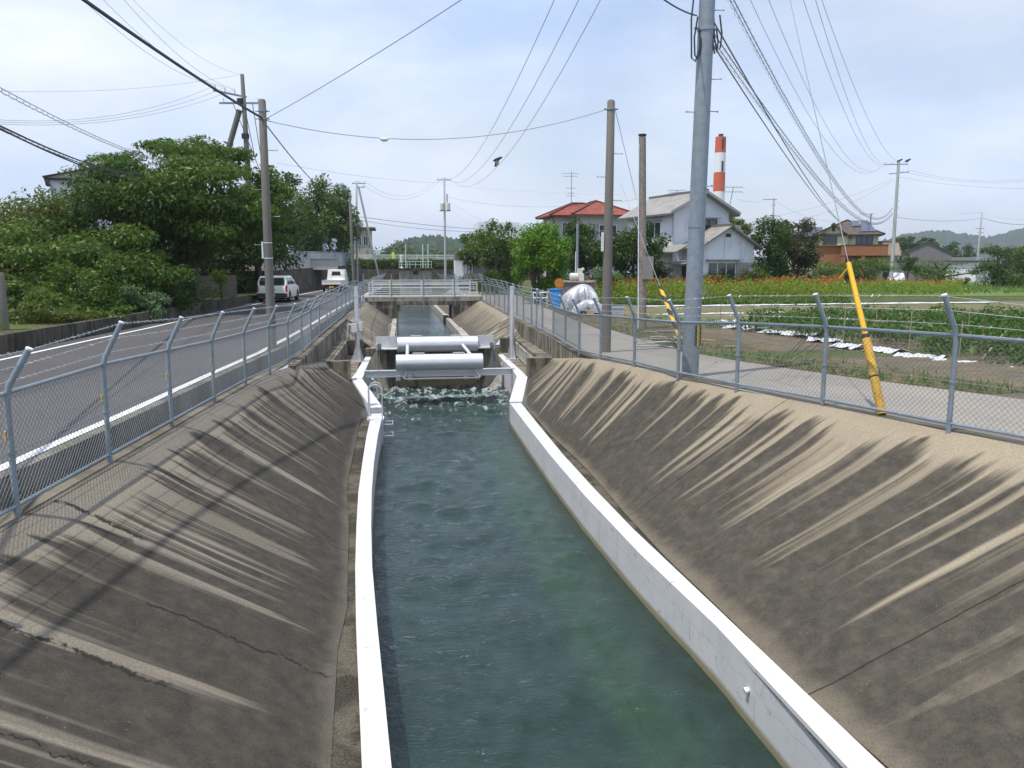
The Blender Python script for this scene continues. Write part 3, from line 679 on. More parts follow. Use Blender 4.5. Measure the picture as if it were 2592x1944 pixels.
# steel grille in the right chamber
gr = thing('steel_grille', 'rusty barred steel grille leaning in the right concrete chamber', 'grille', (4.6, 26, GT))
m = MB(); A = Vector((4.50, 25.75, 0)); B = Vector((4.76, 31.2, 0))
for z in (-.95, -1.4): m.bar(A + Vector((0, 0, z)), B + Vector((0, 0, z)), .05, .05)
m.build('frame', M['conc_light'], gr)
for k in range(10):
    m = MB(); p = A.lerp(B, (k + .5) / 10); m.bar(p + Vector((0, 0, -1.375)), p + Vector((0, 0, -.975)), .045, .045)
    m.build('bar', M['ac'], gr)

# ------------------------------------------------------------------ the flap gate
gt = thing('flap_gate', 'silver float operated canal gate with two horizontal drums', 'canal gate', (1.65, 31.5, WLV))
def drum(x0, x1, y, z, r, name, mat):
    m = MB(); n = 48; prof = [(r - .02, 0), (r, .02), (r, (x1 - x0) - .02), (r - .02, x1 - x0)]
    vs = []; fs = []
    for rr, l in prof:
        for k in range(n): vs.append((x0 + l, y + rr * cos(2 * pi * k / n), z + rr * sin(2 * pi * k / n)))
    for i in range(3):
        for k in range(n): a = i * n + k; b = i * n + (k + 1) % n; fs.append((a, a + n, b + n, b))
    fs.append(tuple(range(n))); fs.append(tuple(range(4 * n - 1, 3 * n - 1, -1)))
    m.add(vs, fs); return m.build(name, mat, gt, smooth=True)
YU, YL, ZU, ZL, RU, RL = 29.5, 26.45, -.80, -1.10, .285, .27
up_d = drum(.08, 3.06, YU, ZU, RU, 'upper_drum', M['silver'])
lo_d = drum(.02, 2.91, YL, ZL, RL, 'lower_drum', M['silver'])
for x0 in (.58, 2.05):
    m = MB(); m.tube([(x0, YU - .1, ZU + RU - .02), (x0, YU - .2, ZU + RU + .06), (x0 + .4, YU - .2, ZU + RU + .06), (x0 + .4, YU - .1, ZU + RU - .02)], .012, 6); m.build('handle', M['silver'], up_d)
for x0 in (.58, 1.92):
    m = MB(); m.tube([(x0, YL, ZL + RL - .01), (x0, YL, ZL + RL + .04), (x0 + .38, YL, ZL + RL + .04), (x0 + .38, YL, ZL + RL - .01)], .012, 6); m.build('handle', M['silver'], lo_d)
for s, xo in ((-1, -.69), (1, 3.67)):
    m = MB(); x0, x1 = (xo, .075) if s < 0 else (3.065, xo)
    m.box(x0, x1, YU + .12, YU + .16, ZU - .16, ZU + .3); m.box(x0, x1, YU - .28, YU + .12, ZU - .16, ZU - .12); m.box(x0 if s < 0 else x1 - .03, x0 + .03 if s < 0 else x1, YU - .28, YU + .12, ZU - .12, ZU + .05)
    m.build('end_tray', M['silver_gate'], gt)
m = MB(); m.hexa([(-.2, YU + .25, -2.75), (3.2, YU + .25, -2.75), (3.2, YU + .33, -2.75), (-.2, YU + .33, -2.75)], [(-.68, YU + .2, ZU - .165), (3.66, YU + .2, ZU - .165), (3.66, YU + .28, ZU - .165), (-.68, YU + .28, ZU - .165)])
m.build('gate_leaf', M['conc'], gt)
m = MB(); m.quad((-.98, YU + .2, GT - .02), (-.66, YU + .22, -1.0), (-.2, YU + .22, -2.7), (-.6, YU - .9, -2.7)); m.build('side_seal', M['conc_light'], gt)
m = MB(); m.quad((4.04, YU + .2, GT - .02), (3.6, YU - .9, -2.7), (3.2, YU + .22, -2.7), (3.64, YU + .22, -1.0)); m.build('side_seal', M['conc_light'], gt)
for x, d in ((.39, .07), (2.6, -.12)):
    m = MB(); m.tube([(x + d, YU - .15, ZU - .02), (x, YL + .1, ZL + .1)], .06, 12); m.build('arm', M['silver'], gt, smooth=True)
    m = MB(); m.tube([(x, YL, ZL - .2), (x - 1.6 * d, YL - .15, -1.62)], .055, 10); m.build('strut', M['silver_gate'], gt, smooth=True)
m = MB(); m.tube([(.27, YL - .15, -1.63), (2.75, YL - .15, -1.63)], .035, 10); m.build('foot_pipe', M['silver_gate'], gt, smooth=True)
m = MB(); m.box(.1, 2.9, 27.5, 27.56, -2.05, -1.6); m.build('lower_plate', M['rust_wet'], gt)
for x in (.02, .42, 2.3, 2.7):
    m = MB(); m.box(x, x + .15, 26.90, 26.93, -1.76, -1.6); m.box(x + .03, x + .05, 26.75, 26.9, -1.76, -1.58); m.box(x + .10, x + .12, 26.75, 26.9, -1.76, -1.58); m.build('bracket', M['silver_gate'], gt)
for x in (-.56, 3.55):
    m = MB()
    for k in range(15):
        z = ZU - .14 - k * .055; a = (k % 2) * pi / 2
        pts = [(x + .018 * cos(t) * cos(a), YU - .34 + .018 * cos(t) * sin(a), z + .036 * sin(t)) for t in np.linspace(0, 2 * pi, 9)]
        m.tube(pts, .008, 5, False)
    ch = m.build('chain', M['galv'], gt)
    m = MB(); m.box(x - .07, x + .07, YU - .38, YU - .28, ZU - .12, ZU + .08); m.box(x - .03, x + .03, YU - .43, YU - .38, ZU - .06, ZU + .05); m.build('hoist_block', M['galv_dark'], gt)
bm = thing('cross_beam', 'pale grey steel beam spanning the gate pool in front of the gate', 'beam', (1.5, 27.1, GT))
m = MB(); m.box(-1.06, 4.08, 26.96, 27.2, GT + .004, GT + .02); m.box(-1.06, 4.08, 26.96, 27.2, GT - .2, GT - .18); m.box(-1.06, 4.08, 27.07, 27.09, GT - .18, GT + .004)
m.build('i_section', M['silver'], bm)

def gate_post(x, y, label, left):
    t = thing('gate_post', label, 'post', (x, y, GT))
    m = MB(); m.tube([(x, y, GT + .02), (x, y, GT + 2.74)], .088, 16); m.tube([(x, y, GT + 2.74), (x, y, GT + 2.765)], .1, 16); m.build('pipe', M['silver'], t, smooth=True)
    m = MB(); m.box(x - .24, x + .24, y - .2, y + .2, GT - .02, GT + .02)
    for a in range(4):
        c, s = cos(a * pi / 2 + .5), sin(a * pi / 2 + .5)
        m.hexa([(x + .07 * c - .008 * s, y + .07 * s + .008 * c, GT + .02), (x + .25 * c - .008 * s, y + .25 * s + .008 * c, GT + .02), (x + .25 * c + .008 * s, y + .25 * s - .008 * c, GT + .02), (x + .07 * c + .008 * s, y + .07 * s - .008 * c, GT + .02)],
               [(x + .07 * c - .008 * s, y + .07 * s + .008 * c, GT + .52), (x + .10 * c - .008 * s, y + .10 * s + .008 * c, GT + .52), (x + .10 * c + .008 * s, y + .10 * s - .008 * c, GT + .52), (x + .07 * c + .008 * s, y + .07 * s - .008 * c, GT + .52)])
    m.build('base_plate', M['silver'], t)
    if left:
        m = MB(); m.box(x - .2, x + .02, y - .2, y - .09, GT + 1.1, GT + 1.42); m.box(x + .04, x + .2, y - .16, y + .1, GT + 1.14, GT + 1.48); m.build('winch_box', M['ac'], t, bevel=.01)
        m = MB(); m.tube([(x - .2, y - .14, GT + 1.36), (x - .32, y - .14, GT + 1.4)], .03, 8); m.tube([(x - .32, y - .14, GT + 1.4), (x - .33, y - .14, GT + 1.15)], .018, 8); m.build('crank', M['silver'], t)
        for zc_, rc_ in ((1.05, .14), (1.52, .13), (2.43, .11)):
            m = MB(); m.tube([(x, y, GT + zc_ - .03), (x, y, GT + zc_ + .03)], rc_, 14); m.build('collar', M['silver'], t)
    m = MB(); s = -1 if not left else 1
    pts = [(x + s * .16 + .02 * sin(k * 2.1), y - .02, GT + 2.66 - k * .13) for k in range(19)]
    m.tube([(x, y, GT + 2.66), (x + s * .2, y - .02, GT + 2.7)], .02, 6); m.tube(pts, .009, 5); m.build('hoist_rope', M['galv_dark'], t)
gate_post(-1.37, 30.0, 'grey steel post with a winch box on the left of the gate', True)
gate_post(4.42, 29.96, 'grey steel post with a hanging rope on the right of the gate', False)

def ladder(x, y, zt, label, s=1.0):
    t = thing('access_ladder', label, 'ladder', (x, y, zt))
    for dy in (-.22, .22):
        m = MB(); pts = [(x - .2, y + dy, zt - .05)]
        pts += [(x - .2, y + dy, zt + .75)] + [(x - .03 - .17 * cos(a), y + dy, zt + .75 + .17 * sin(a)) for a in np.linspace(.3, pi - .3, 7)] + [(x + .14, y + dy, zt + .75), (x + .14, y + dy, zt - .9)]
        for p, q in zip(pts[:-1], pts[1:]): m.bar(p, q, .025, .075, up=(0, 1, 0))
        m.build('side_rail', M['silver_gate'], t)
    for z in (-.12, -.42, -.72):
        m = MB(); m.tube([(x + .14, y - .22, zt + z), (x + .4, y - .22, zt + z), (x + .4, y + .22, zt + z), (x + .14, y + .22, zt + z)], .013, 6); m.build('rung', M['silver_gate'], t)
    m = MB(); m.box(x - .24, x + .18, y - .25, y + .25, zt + .002, zt + .02); m.build('base_plate', M['white_pipe'], t)
ladder(-.5, 20.6, WT, 'grey looped ladder on the white wall just below the gate pool')
ladder(-.05, 36.5, GT, 'small grey looped ladder behind the left end of the upper drum')

# ------------------------------------------------------------------ chain link fences
def barb(m, pts, r=.0035, step=.11, seed=0):
    rr = random.Random(seed); m.tube(pts, r, 4, False)
    for p, q in zip(pts[:-1], pts[1:]):
        p = Vector(p); q = Vector(q); L = (q - p).length; d = (q - p) / L
        for k in range(int(L / step)):
            c = p + d * (k + .5) * step
            for s in (0, 1):
                a = Vector((rr.uniform(-1, 1), rr.uniform(-1, 1), rr.uniform(-1, 1))); a = (a - d * a.dot(d)).normalized() * .022
                m.tube([c - a, c + a], r * .8, 3, False)
def chain_link(m, a0, a1, b0, b1, pitch, r):
    """diagonal wires filling the panel with bottom a0->a1 and top b0->b1"""
    a0, a1, b0, b1 = Vector(a0), Vector(a1), Vector(b0), Vector(b1)
    L = (a1 - a0).length; H = ((b0 - a0).length + (b1 - a1).length) / 2
    nrm = (a1 - a0).cross(b0 - a0).normalized()
    def P(u, h, o): f = u / L; g = h / H; return a0.lerp(a1, f).lerp(b0.lerp(b1, f), g) + nrm * o
    n = int((L + H) / pitch)
    for k in range(n + 1):
        c = k * pitch
        for s in (0, 1):
            u0, h0 = (c, 0) if c <= L else (L, c - L)
            u1, h1 = (0, c) if c <= H else (c - H, H)
            if h0 > H or u1 > L: continue
            if s: u0, u1 = L - u0, L - u1
            p, q = P(u0, h0, r * (1 if s else -1)), P(u1, h1, r * (1 if s else -1))
            if (p - q).length > .02: m.tube([p, q], r, 3, False)
def fence(label, posts, rpost=.03, clip=None, mid_wire=True, arms=True, pitch=.075, gap=.0, mats='galv', top_gap=(), wr=.0025, seed=1, group=None, end_plain=()):
    t = thing('chain_link_fence', label, 'fence', posts[0][0], 0, group)
    top, bot, net, wires = [], [], MB(), [[], [], []]
    for i, (b, zb, tip) in enumerate(posts):
        b = Vector(b); bend = Vector((b.x, b.y, zb)); m = MB()
        if tip is not None:
            tip = Vector(tip); k = (bend - b).length
            m.tube([b - Vector((0, 0, .05)), bend - Vector((0, 0, .06)), bend + (tip - bend) * .14 + Vector((0, 0, .015)), tip], rpost, 10)
            for j, f in enumerate((.97, .62, .28)): wires[j].append(bend.lerp(tip, f) + Vector((0, 0, .0)))
            po = m.build('post', M[mats], t, smooth=True)
            if b.y < 40:
                m = MB(); d = (tip - bend).normalized(); m.tube([tip - d * .01, tip + d * .008], rpost * 1.06, 10); m.build('end_cap', M['white_pipe'], po)
            if clip is not None and b.y < 32:
                m = MB(); zc = b.z + (zb - b.z) * clip
                m.box(b.x - rpost - .012, b.x - rpost + .006, b.y - .03, b.y + .012, zc - .045, zc + .045); m.build('reflector', M['yellow'], po)
            if b.y < 24 and mid_wire:
                m = MB(); zc = b.z + (zb - b.z) * .52; m.tube([(b.x, b.y, zc - .012), (b.x, b.y, zc + .012)], rpost * 1.35, 10); m.build('band', M[mats], po)
        else:
            m.tube([b - Vector((0, 0, .05)), Vector((b.x, b.y, zb))], rpost, 10); m.build('post', M[mats], t, smooth=True)
    reg = [p for p in posts if p[2] is not None]
    for (b, zb, tip) in reg: top.append((b[0], b[1], zb)); bot.append((b[0], b[1], b[2] + .10))
    m = MB(); m.tube(top, rpost * .72, 8); m.build('top_rail', M[mats], t, smooth=True)
    m = MB(); m.tube(bot, rpost * .66, 8); m.build('bottom_rail', M[mats], t, smooth=True)
    for a, b, c, d in zip(bot[:-1], bot[1:], top[:-1], top[1:]): chain_link(net, a, b, c, d, pitch if a[1] < 24 else .11 if a[1] < 50 else .2, wr if a[1] < 24 else wr * .8)
    net.build('chain_link_mesh', M['wire'], t)
    if mid_wire:
        m = MB(); m.tube([(p[0], p[1], p[2] + (q[2] - p[2]) * .48) for p, q in zip(bot, top)], .0035, 4, False); m.build('tension_wire', M['wire'], t)
    for j, w in enumerate(wires):
        m = MB(); barb(m, w, seed=seed + j, step=.12 if posts[0][0][1] < 30 else .3); m.build('barbed_wire', M['barb'], t)
    return t
def px_post(k, b, n, tp, z, zfun=None):
    P = atz(k, *b, z)
    if zfun:
        for _ in range(6): P = atz(k, *b, zfun(P.y))
    zb = aty(k, *n, P.y).z
    tip = aty(k, *tp, P.y) if tp else None
    return (tuple(P), zb, tuple(tip) if tip else None)
LP = []
for y in (1.9, 3.95, 6.0, 8.06): LP.append(((xl(y) + .03, y, -.3), .9, (xl(y) + .03 + .24, y, 1.32)))
LP += [px_post('6', (770, 1300), (712, 615), (850, 320), -.3), px_post('6', (1205, 1050), (1165, 515), (1270, 285), -.3), px_post('6', (1502, 880), (1473, 450), (1560, 248), -.3),
       px_post('6', (1720, 755), (1703, 395), (1780, 222), -.3), px_post('6', (1890, 675), (1876, 350), (1938, 205), -.3)]
for b, n, tp in [((615, 1210), (593, 645), (705, 380)), ((805, 1080), (785, 545), (885, 325)), ((930, 960), (920, 475), (1020, 275)), ((1050, 850), (1040, 400), (1135, 215)),
                 ((1290, 650), (1275, 285), (1340, 130)), ((1360, 590), (1340, 245), (1400, 100)), ((1415, 535), (1400, 215), (1455, 80)), ((1470, 490), (1460, 190), (1510, 65)), ((1520, 440), (1510, 170), (1560, 50))]:
    LP.append(px_post('g', b, n, tp, -.34))
LP.sort(key=lambda p: p[0][1])
yl = LP[-1][0][1]; xlast = LP[-1][0][0]
for k in range(1, 7):
    y = yl + (53.4 - yl) * k / 6; x = xlast + (-1.95 - xlast) * k / 6
    LP.append(((x, y, -.36), .72, (x + .27, y, 1.10)))
for pb in (((1155, 755), (1150, 170)), ((1205, 715), (1185, 155))):
    P = atz('g', *pb[0], -.34); LP.append((tuple(P), aty('g', *pb[1], P.y).z, None))
fence('chain-link fence with barbed wire arms along the road, left of the canal', LP, clip=.66, seed=3)
RP = []
for y, x in ((2.9, 8.93), (5.0, 8.32), (7.1, 7.72)): RP.append(((x, y, zr(y)), 1.22, (x - .3, y, 1.58)))
RP += [px_post('q', (1320, 1480), (1400, 660), (1295, 320), 0, zr), px_post('p', (975, 1055), (1000, 435), (905, 175), 0, zr), px_post('p', (428, 940), (435, 430), (345, 220), 0, zr)]
RP[-3] = px_post('q', (1330, 1462), (1400, 660), (1295, 320), 0, zr)
RP += [px_post('r', b, n, tp, 0, zr) for b, n, tp in [((1965, 1250), (1975, 590), (1860, 285)), ((1495, 1155), (1505, 545), (1395, 295)), ((1195, 1080), (1205, 535), (1105, 310)), ((1000, 965), (1000, 470), (920, 260)),
       ((832, 850), (833, 415), (760, 215)), ((680, 770), (680, 360), (605, 175)), ((415, 610), (412, 275), (345, 125)), ((325, 555), (320, 235), (260, 100)), ((210, 510), (212, 205), (170, 75)), ((150, 480), (150, 180), (95, 50)), ((75, 440), (75, 140), (15, 40))]]
RP += [px_post('b', b, n, tp, 0, zr) for b, n, tp in [((2055, 958), (2055, 690), (1995, 580)), ((1995, 938), (1995, 672), (1940, 560)), ((1940, 915), (1940, 662), (1848, 525)), ((1885, 893), (1885, 658), (1835, 520))]]
RP.append(px_post('p', (1775, 1200), (1810, 470), (1710, 165), 0, zr))
RP.sort(key=lambda p: p[0][1])
for pb in (((597, 722), (597, 165)), ((527, 688), (530, 150))):
    P = atz('r', *pb[0], -.28); RP.append((tuple(P), aty('r', *pb[1], P.y).z, None))
fence('chain-link fence with barbed wire arms along the path, right of the canal', RP, rpost=.034, seed=9)

# ------------------------------------------------------------------ foot bridge, far fences, sluice
br = thing('canal_bridge', 'small concrete bridge over the canal with white pipe railings', 'bridge', (2, 55, 0))
def bx(px): return aty('b', px, 800, 54).x
m = MB(); m.box(bx(235), bx(1890), 54, 57.2, -.30, -.03); m.build('deck', M['conc_light'], br)
m = MB(); m.box(bx(690), bx(1455), 54.0, 54.4, -.56, -.303); m.build('beam', M['conc'], br)
m = MB(); m.hexa([(-.3, 54.05, -2.6), (bx(690), 54.05, -2.6), (bx(690), 57, -2.6), (-.3, 57, -2.6)], [(bx(250), 54.05, -.304), (bx(690) - .002, 54.05, -.304), (bx(690) - .002, 57, -.304), (bx(250), 57, -.304)]); m.build('abutment', M['conc'], br)
m = MB(); m.hexa([(bx(1455), 54.05, -2.6), (4.0, 54.05, -2.6), (4.0, 57, -2.6), (bx(1455), 57, -2.6)], [(bx(1457), 54.05, -.304), (bx(1880), 54.05, -.304), (bx(1880), 57, -.304), (bx(1457), 57, -.304)]); m.build('abutment', M['conc'], br)
for y, xs, z0, z1, zs in ((54.2, (300, 590, 1035, 1470, 1810), -.05, .93, (.93, .80, .63, .50, .24, .10)), (56.9, (350, 590, 1030, 1470, 1712), -.05, 1.05, (1.05, .78, .52, .28))):
    ra = thing_ra = MB(); x = [aty('b', q, 700, y).x for q in xs]
    ra.bar((x[0], y, z1), (x[-1], y, z1), .05, .05); ro = ra.build('railing', M['white_pipe'], br)
    for q in x: m = MB(); m.bar((q, y, z0), (q, y, z1), .06, .06); m.build('rail_post', M['white_pipe'], ro)
    for z in zs[1:]: m = MB(); m.bar((x[0], y - .01, z), (x[-1], y - .01, z), .04, .045); m.build('rail', M['white_pipe'], ro)
cf = thing('crossing_fence', 'grey steel posts and rails standing across the front of the bridge', 'fence', (2, 53.9, 0))
for px in (222, 615, 1065, 1500, 1882):
    m = MB(); x = aty('b', px, 700, 53.9).x; m.bar((x, 53.9, -.62 if 300 < px < 1800 else -.3), (x, 53.9, aty('b', px, 512, 53.9).z), .07, .07); m.build('post', M['galv_dark'], cf)
for py in (600, 628, 795, 832):
    m = MB(); m.tube([(bx(225), 53.86, aty('b', 900, py, 54).z), (bx(1880), 53.86, aty('b', 900, py, 54).z)], .02, 6); m.build('rail', M['galv'], cf)
for side, label in ((-1, 'chain-link fence on the left bank beyond the bridge'), (1, 'chain-link fence on the right bank beyond the bridge')):
    ps = []
    for k in range(13):
        y = 58 + k * 2.0; x = (-1.75 + k * .06) if side < 0 else (5.75 - k * .09)
        ps.append(((x, y, -.2), .85, (x - side * .3, y, 1.25)))
    fence(label, ps, seed=20 + side, mid_wire=False, rpost=.03)
# banks beyond the bridge
for x0, x1, fl in ((-1.7, -.05, True), (5.6, 3.85, False)):
    bank('canal_bank', [((x0, y, -.3), (x1, y, -1.47)) for y in (57, 64, 72, 80)], M['bank_u'], 6, fl)
# sluice house
sl = thing('sluice_block', 'concrete sluice block with a green railing across the canal behind the bridge', 'sluice', (2, 80, 0))
def sx(px): return aty('b', px, 500, 80).x
def sz(py, y=80): return aty('b', 950, py, y).z
m = MB(); m.box(sx(728), sx(1178), 80, 84, -2.6, sz(462)); m.build('wall', M['conc_light'], sl)
m = MB(); m.hexa([(sx(722), 79.9, sz(464)), (sx(1185), 79.9, sz(464)), (sx(1185), 84.2, sz(464)), (sx(722), 84.2, sz(464))], [(sx(705), 79.6, sz(434)), (sx(1200), 79.6, sz(434)), (sx(1200), 84.5, sz(434)), (sx(705), 84.5, sz(434))]); m.build('platform', M['conc'], sl)
m = MB(); m.box(sx(915), sx(985), 79.95, 80.0, sz(525), sz(480)); m.build('opening', M['wood_dark'], sl)
m = MB(); m.box(sx(885), sx(1020), 79.5, 79.58, sz(458), sz(428)); m.build('name_plate', M['conc_dark'], sl)
ra = MB(); ra.bar((sx(722), 79.7, sz(340)), (sx(1172), 79.7, sz(340)), .05, .05); ra.bar((sx(722), 79.7, sz(384)), (sx(1172), 79.7, sz(384)), .04, .04)
ra.bar((sx(722), 84.3, sz(340)), (sx(1172), 84.3, sz(340)), .05, .05); ra.bar((sx(722), 79.7, sz(340)), (sx(722), 84.3, sz(340)), .05, .05); ra.bar((sx(1172), 79.7, sz(340)), (sx(1172), 84.3, sz(340)), .05, .05)
ro = ra.build('railing', M['rod_green'], sl)
for px in (722, 835, 870, 948, 1022, 1090, 1172): m = MB(); m.bar((sx(px), 79.7, sz(434)), (sx(px), 79.7, sz(340)), .05, .05); m.build('rail_post', M['rod_green'], ro)
for px in (820, 1065, 1138): m = MB(); m.tube([(sx(px), 81.5, sz(434)), (sx(px), 81.5, sz(92))], .055, 8); m.build('lift_rod', M['rod_green'], sl)
m = MB(); m.lathe([(.22, 0), (.12, .08), (.07, .15), (.07, .5), (.12, .52), (.17, .54), (.17, 1.25), (.12, 1.3)], (sx(757), 80.6, sz(434)), 12); m.build('hoist_stand', M['ac'], sl)
# raised road far behind
EY = 118.
def ez(py): return aty('b', 700, py, EY).z
m = MB(); m.box(-60, 30, EY, EY + 14, -.5, ez(312)); props(m.build('embankment', M['ground']), kind='structure')
m = MB(); m.box(aty('b', -300, 500, EY - 1).x, 26, EY - 1.3, EY - .9, -.4, ez(450)); props(m.build('retaining_wall', M['conc_dark']), 'long dark concrete wall below the far raised road', 'wall')
gr = thing('guard_rail', 'white guard rail of the raised road far behind the bridge', 'guard rail', (0, EY + .6, ez(312)))
m = MB()
for py in (252, 280, 305): m = MB(); m.bar((-24, EY + .6, ez(py)), (22, EY + .6, ez(py)), .08, .11); m.build('beam', M['white_pipe'], gr)
for k in range(16): m = MB(); m.bar((-24 + k * 3.05, EY + .68, ez(318)), (-24 + k * 3.05, EY + .68, ez(246)), .09, .09); m.build('post', M['white_pipe'], gr)
yb = thing('marker_sign', 'yellow narrow upright marker sign by the far raised road', 'sign', (aty('b', 636, 260, EY).x, EY + .2, ez(310)))
P = yb.location; m = MB(); m.box(P.x - .2, P.x + .2, EY + .1, EY + .16, ez(306), ez(214)); m.build('panel', plain('lime_yellow_sign', (.72, .85, .02), .5, 0, .03, 2), yb)
m = MB(); m.bar((P.x, EY + .2, ez(330)), (P.x, EY + .2, ez(220)), .06, .06); m.build('post', M['galv'], yb)

# ------------------------------------------------------------------ poles
def pole(name, label, b, tp, r0, r1, mat, cat='utility pole', n=14, group=None):
    t = thing(name, label, cat, b, 0, group); m = MB(); b = Vector(b); tp = Vector(tp)
    m.tube([b - Vector((0, 0, .2)), b.lerp(tp, .5), tp - (tp - b).normalized() * .04, tp], [r0, (r0 + r1) / 2, r1, r1 * .7], n); m.build('shaft', M[mat], t, smooth=True)
    return t
def bolts(t, b, tp, zs, L=.22, dirs=((1, 0), (-1, 0)), r=.009, rad=.12):
    b = Vector(b); tp = Vector(tp)
    for i, z in enumerate(zs):
        f = (z - b.z) / (tp.z - b.z); c = b.lerp(tp, f); d = dirs[i % len(dirs)]; d = Vector((d[0], d[1], 0))
        m = MB(); m.tube([c + d * rad * .9, c + d * (rad + L)], r, 5); m.tube([c + d * (rad + L - .012), c + d * (rad + L)], r * 2.2, 6); m.build('step_bolt', M['galv_dark'], t)
def band(t, c, r, h=.05, mat='galv'):
    m = MB(); m.tube([Vector(c) - Vector((0, 0, h / 2)), Vector(c) + Vector((0, 0, h / 2))], r, 14); m.tube([Vector(c) + Vector((-r - .07, -.01, 0)), Vector(c) + Vector((r + .07, -.01, 0))], .022, 6); m.build('pole_band', M[mat], t)
RT = Vector((cos(YAW), -sin(YAW), 0))
def crossarm(t, c, L, d=None, w=.09, ins=3, mat='galv'):
    c = Vector(c); d = (d or RT).normalized(); a, b = c - d * L / 2, c + d * L / 2
    m = MB(); m.bar(a, b, w, w); o = m.build('crossarm', M[mat], t); pts = []
    for k in range(ins):
        p = a.lerp(b, (k + .25) / (ins - .5)); mm = MB(); mm.tube([p + Vector((0, 0, .04)), p + Vector((0, 0, .26))], [.05, .035], 8); mm.build('insulator', M['white_pipe'], o); pts.append(p + Vector((0, 0, .27)))
    return pts
PLb, PLt = atz('n', 689, 881, 0), aty('n', 690, 253, 21.0); PLt = Vector((PLb.x + .02, PLb.y, PLt.z))
pl = pole('concrete_pole', 'weathered concrete pole beside the road fence, left of the canal', PLb, PLt, .115, .09, 'conc_pole')
bolts(pl, PLb, PLt, [4.9, 3.95, 3.3, 2.6], rad=.10); band(pl, PLb.lerp(PLt, .925), .1); band(pl, PLb.lerp(PLt, .955), .1)
m = MB(); c = PLb.lerp(PLt, .37); m.tube([c + Vector((0, 0, 0)), c + Vector((0, 0, .02))], .112, 12); m.tube([c + Vector((0, 0, .38)), c + Vector((0, 0, .40))], .11, 12); m.box(c.x - .15, c.x - .11, c.y - .05, c.y, c.z, c.z + .42); m.build('conduit', M['white_pipe'], pl)
P3b = atz('n', 1533, 893, -.27); P3t = Vector(aty('n', 1550, 253, P3b.y)); P3t.x = P3b.x + .03
p3 = pole('concrete_pole', 'weathered concrete pole standing just behind the path fence, silver sheet behind it', P3b, P3t, .14, .10, 'conc_pole')
bolts(p3, P3b, P3t, [5.0, 4.4, 3.8, 3.0], rad=.12); band(p3, P3b.lerp(P3t, .965), .115)
m = MB(); c = P3b.lerp(P3t, .42); m.box(c.x - .19, c.x - .13, c.y - .06, c.y, c.z - .05, c.z + .45); m.build('conduit', M['white_pipe'], p3)
BGb = atz('n', 1746, 948, -.08); BGt = Vector((BGb.x + .16, BGb.y, 11.4))
bg_ = pole('steel_pole', 'tall grey steel utility pole in the foreground right of the canal', BGb, BGt, .17, .135, 'steel_pole', n=20)
bolts(bg_, BGb, BGt, [6.85, 5.6, 5.02, 5.0, 3.6, 2.55, 1.55], L=.17, dirs=((1, -.2), (1, -.3), (1, 0), (-1, 0), (.5, -.9), (.55, -.9), (.4, -1)), rad=.15)
m = MB(); c = BGb.lerp(BGt, (2.88) / 11.4); m.tube([c, c + Vector((0, 0, .035))], .168, 20); m.build('joint_ring', M['galv'], bg_)
for z in (6.55, 7.2): band(bg_, BGb.lerp(BGt, z / 11.4), .165, .08)
for k, (ox, z0, z1) in enumerate(((-.34, 7.4, 5.9), (-.27, 6.7, 5.95), (.27, 6.75, 6.1), (.2, 6.5, 6.05))):
    m = MB(); c = Vector((BGb.x + .1, BGb.y - .1, 0))
    m.tube([c + Vector((ox * .8, 0, z0)), c + Vector((ox, 0, (z0 + z1) / 2)), c + Vector((ox * .92, 0, z1 + .06)), c + Vector((ox * .7, 0, z1)), c + Vector((ox * .45, 0, z1 + .25)), c + Vector((ox * .45, .05, z1 + .6))], .016, 6); m.build('jumper_cable', M['cable'], bg_)
crossarm(bg_, BGb.lerp(BGt, .97), 1.8, ins=3)
# striped guard wrapped round the lower pole
t = NT('striped_guard'); p = t.sep(t.obj()); c_ = t.mix(t.math('GREATER_THAN', t.math('FRACT', t.math('MULTIPLY', t.math('ADD', p[0], t.math('MULTIPLY', p[2], 0.0)), 9.0)), .48), (.015, .015, .015), (.55, .38, .03))
M['striped'] = t.done(t.bsdf(c_, .6))
m = MB(); vs = []; n = 16
for z in (.52, .92):
    for k in range(n + 1):
        a = -1.25 + 2.2 * k / n - .35; rr_ = .186; vs.append((BGb.x + .02 + rr_ * cos(a), BGb.y + rr_ * sin(a), z))
m.add(vs, [(k, k + 1, k + n + 2, k + n + 1) for k in range(n)]); m.build('warning_wrap', M['striped'], bg_)
WDb = atz('n', 1625, 832, -.28); WDt = Vector(aty('n', 1626, 344, WDb.y))
wd = pole('timber_pole', 'old brown timber pole with a meter box at mid height', WDb, WDt, .17, .13, 'wood_pole')
m = MB(); c = aty('r', 2080, 0, WDb.y); c = aty('3', 1690, 720, WDb.y); m.box(c.x - .18, c.x + .18, c.y - .34, c.y - .16, c.z - .42, c.z + .42); m.build('meter_box', plain('grey_meter_box', (.26, .24, .22), .7), wd)
m = MB(); m.tube([WDb + Vector((-.17, -.08, 0)), WDt + Vector((-.15, -.08, -.3))], .025, 6); m.build('conduit', M['white_pipe'], wd)
m = MB(); m.tube([WDt, WDt + Vector((0, 0, .06))], .15, 12); m.build('cap', M['black'], wd)
Y6 = 85.
P6b, P6t = aty('n', 2255, 722, Y6), aty('n', 2275, 404, Y6)
p6 = pole('utility_pole', 'pale utility pole with two crossarms behind the red flowers, birds on top', P6b, P6t, .23, .15, 'pale_pole', n=10)
arm6 = crossarm(p6, aty('R', 1583, 806, Y6), 2.7, ins=4); arm6b = crossarm(p6, aty('R', 1600, 848, Y6), 2.3, d=RT + Vector((0, 0, .1)), ins=3)
